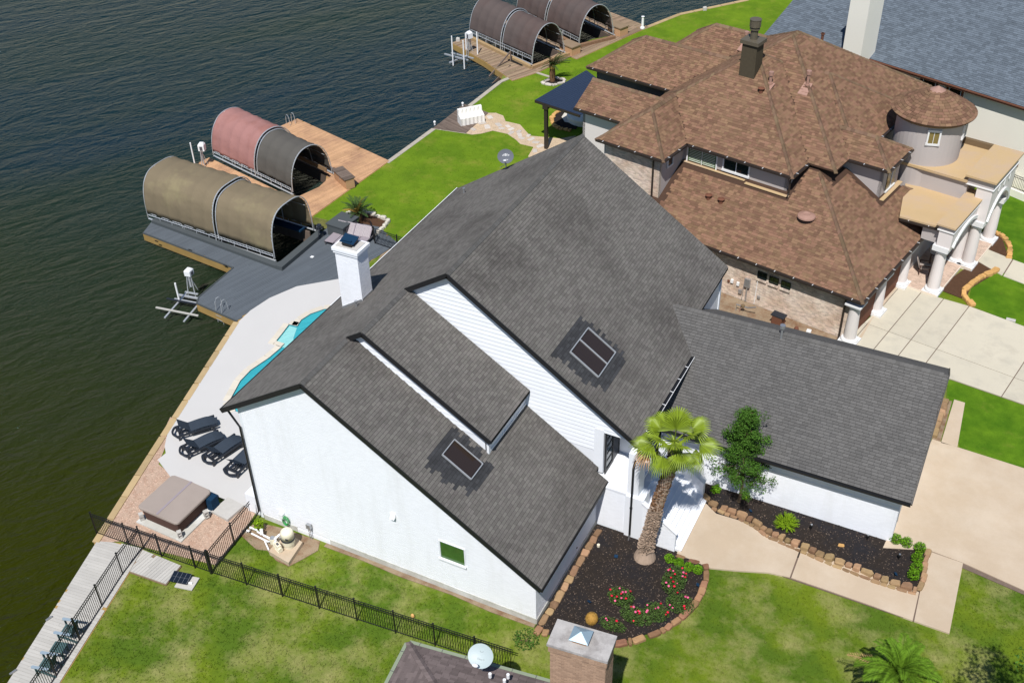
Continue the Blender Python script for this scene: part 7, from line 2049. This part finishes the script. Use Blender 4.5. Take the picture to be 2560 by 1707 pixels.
# thin concrete kerb line across the back lawn
q0 = at(1325, 177); q1_ = at(1375, 193)
tag(MB().bar((q0[0], q0[1], .0), (q1_[0], q1_[1], .0), .25, .06).build('lawn_kerb', 'seawall_concrete'), 'thin concrete strip crossing the back lawn near the far dock', 'kerb')
# ---------------------------------------------------------------- stone edgings of our beds
edging('stone_edging', [(.22, .2), (.30, 1.6), (.28, 3.2), (.3, 4.9), (.32, 6.4)], .55, .34, .12, 'stone_brown', 'row of flat brown stones along the blue shaded street wall', 'stone border')
edging('stone_edging', P2([(1335, 1575), (1372, 1585)]), .5, .45, .12, 'stone_red', 'two brown stones at the near corner of the white house', 'stone border')
edging('stone_edging', P2([(1532, 1612), (1580, 1606), (1620, 1594), (1662, 1575), (1700, 1549), (1730, 1520), (1752, 1488), (1763, 1455), (1768, 1425), (1762, 1412)]), .48, .32, .16, 'stone_red', 'curved edging of rust coloured stones round the rose bed', 'stone border')
edging('stone_edging', P2([(1690, 1388), (1720, 1400), (1750, 1408)]), .5, .2, .08, 'stone_red', 'low brick red edging between the front walk and the small shrubs', 'stone border')
edging('stone_edging', P2([(1756, 1240), (1772, 1257), (1800, 1272), (1840, 1287), (1880, 1305), (1915, 1331), (1960, 1352), (2000, 1368), (2060, 1395), (2130, 1420), (2200, 1450), (2250, 1466), (2292, 1480)]), .44, .30, .26, 'stone_brown', 'long edging of chunky tan stones between the mulch bed and front walk', 'stone border')
edging('stone_edging', P2([(2296, 1478), (2308, 1450), (2312, 1410), (2320, 1378)]), .42, .26, .2, 'stone_brown', 'short edging of small tan stones behind the round shrubs', 'stone border')
# thin course under the long edging
edging('stone_edging', P2([(1778, 1272), (1845, 1298), (1884, 1318), (1920, 1345), (2000, 1380), (2060, 1406), (2200, 1461), (2290, 1487)]), .38, .16, .12, 'stone_brown', 'lower thin course of tan stones against the front walk', 'stone border')
edging('stone_edging', P2([(2330, 1095), (2345, 1060), (2352, 1030), (2362, 1005)]), .5, .4, .3, 'stone_brown', 'tan stones at the far end of the garage beside the garden', 'stone border')
edging('stone_edging', P2([(2434, 768), (2420, 757), (2408, 742), (2410, 728), (2428, 712), (2445, 700), (2460, 692), (2480, 684), (2495, 674)]), .5, .34, .22, 'stone_orange', 'curved edging of orange stones round the brown mulch bed of the neighbour', 'stone border')
edging('stone_edging', P2([(2478, 580), (2500, 588), (2518, 605), (2524, 625), (2522, 648)]), .5, .34, .2, 'stone_orange', 'orange stone edging of the farther neighbour bed beside the walk', 'stone border')
sheet('side_bed_soil', P2([(2330, 1100), (2350, 1000), (2380, 1003), (2350, 1108)]), .02, 'dirt')
slabs('garden_path', [P2([(2352, 1108), (2385, 1000), (2412, 1008), (2393, 1118)])], .05, 'concrete_tan')
# ---------------------------------------------------------------- small garden fittings
def spot(px_, py_, label, kind='lamp'):
    p = at(px_, py_, .1)
    r = empty('garden_light', (p[0], p[1], .03), rnd.uniform(0, 3), label, 'garden light', 'small garden lights in the beds')
    if kind == 'lamp':
        MB().cyl((0, 0, 0), .02, .22, 6).build('stake', 'black_metal', r); MB().lathe((0, 0, .2), [(.05, 0), (.07, .06), (.07, .14), (.03, .16)], 10).build('lamp_head', 'black_metal', r); MB().cyl((0, 0, .365), .045, .01, 10).build('lens', 'metal_grey', r)
    else:
        MB().cyl((0, 0, 0), .015, .15, 6).build('stake', 'black_metal', r); MB().slab([(-.08, -.06, .14), (.08, -.06, .14), (.08, .06, .2), (-.08, .06, .2)], (0, 0, -.02)).build('solar_plate', 'canvas_teal', r)
for px_, py_, lb, k in ((2027, 1322, 'black garden spotlight to the right of the lime shrub', 'lamp'), (2168, 1348, 'black garden spotlight near the garage wall end', 'lamp'), (2247, 1396, 'black garden spotlight left of the round shrubs', 'lamp'),
                        (1876, 1279, 'blue solar garden light between the young tree and lime shrub', 's'), (2239, 1437, 'blue solar garden light at the bottom end of the long bed', 's'), (1744, 1464, 'blue solar garden light on the pale edging stone', 's'),
                        (1540, 1393, 'dark solar light in the mulch left of the fan palm', 's'), (1473, 1506, 'dark solar light in the mulch above the golden cactus', 's')):
    spot(px_, py_, lb, k)
p = at(1496, 1364, .05); tag(MB().cyl((p[0], p[1], 0), .07, .14, 12).build('pipe_cleanout', 'filter_cream'), 'short cream drain pipe stub in the mulch near the street wall', 'pipe')
p = at(2103, 1362, .05); tag(rock(MB(), (p[0], p[1], .01), .28, .2, .05, .3).build('mulch_patch', 'stone_orange'), 'small orange patch of pine litter in the long mulch bed', 'litter')
p = at(2527, 800, .02); tag(MB().box(p[0] - .25, p[0] + .25, p[1] - .12, p[1] + .12, 0, .06).build('meter_lid', 'block_concrete'), 'grey water meter lid in the neighbour lawn', 'lid')
# things by the neighbour brick wall
p = at(2015, 822, 0); q_ = G(-4.9, -1.0, 0)
ac = empty('hose_reel', (*G(-4.3, -.6, 0)[:2], 0), TH, 'dark hose reel cabinet by the neighbour brick wall', 'hose reel')
MB().box(-.3, .3, -.25, .25, 0, .7).build('body', 'brown_trim', ac); MB().bar((-.4, 0, .75), (.4, 0, .75), .5, .06).build('lid', 'black_plastic', ac)
bf = empty('backflow_valve', (*G(-6.4, -.7, 0)[:2], 0), TH, 'bronze and grey backflow valve pipes by the neighbour brick wall', 'valve')
MB().tube([(-.5, 0, 0), (-.5, 0, .45), (.2, 0, .5), (.7, 0, .75)], .04, 6).build('pipe', 'metal_grey', bf); MB().ball((-.1, 0, .5), .14, .12, .12, 8, 6).build('valve_body', 'membrane_edge', bf); MB().tube([(-.3, 0, 0), (-.2, 0, .5)], .04, 6).build('pipe', 'copper_paint', bf)
tag(MB().ball((*G(-3.2, -.5, 0)[:2], .18), .14, .14, .2, 8, 6).build('red_pot', 'brown_trim'), 'small red jar on the ground by the neighbour brick wall', 'jar')
tag(MB().box(*sum(((G(-2.5, -.4, 0)[i] - .12, G(-2.5, -.4, 0)[i] + .12) for i in (0, 1)), ()), 0, .35).build('utility_pedestal', 'metal_white'), 'small white utility pedestal beside the first garage column', 'pedestal')
# chairs on the neighbour porch
def pchair(u, v, rz, label):
    r = empty('porch_chair', (*G(u, v, 0)[:2], .15), rz, label, 'chair', 'brown porch chairs of the neighbour')
    MB().box(-.3, .3, -.3, .3, .38, .48).build('seat', 'tub_cover', r); MB().slab([(-.3, .28, .45), (.3, .28, .45), (.3, .5, 1.05), (-.3, .5, 1.05)], (0, .05, 0)).build('backrest', 'tub_cover', r)
    for x in (-.32, .32):
        MB().box(x - .03, x + .03, -.3, .35, .62, .66).build('armrest', 'tub_side', r)
        for y in (-.28, .28): MB().box(x - .03, x + .03, y - .03, y + .03, 0, .62).build('leg', 'tub_side', r)
pchair(.25, 9.2, rad(100), 'brown porch chair in the sun between the first two arch columns'); pchair(.5, 10.6, rad(60), 'brown porch chair standing in the shade of the porch')
# broadleaf tree just outside the lower right corner: its shadow falls on the lawn
ot = empty('lawn_tree', (19.1, .7, 0), 0, 'leafy tree standing at the bottom right corner of the lawn', 'tree')
MB().tube([(0, 0, 0), (.05, .1, 3.0), (0, .2, 8.2)], [.2, .15, .05], 8).build('trunk', 'bark', ot)
lf = MB(); R3 = random.Random(11)
for k in range(130):
    a = R3.uniform(0, 6.28); q_ = R3.uniform(.2, 1.6); z = 7.6 + R3.uniform(-1.2, 1.5) * (1 - q_ / 3)
    leafcloud(lf, (q_ * math.cos(a), q_ * math.sin(a), z), .3, .3, .2, 26, .07, R3, .1)
lf.build('crown', 'leaf_oak', ot)
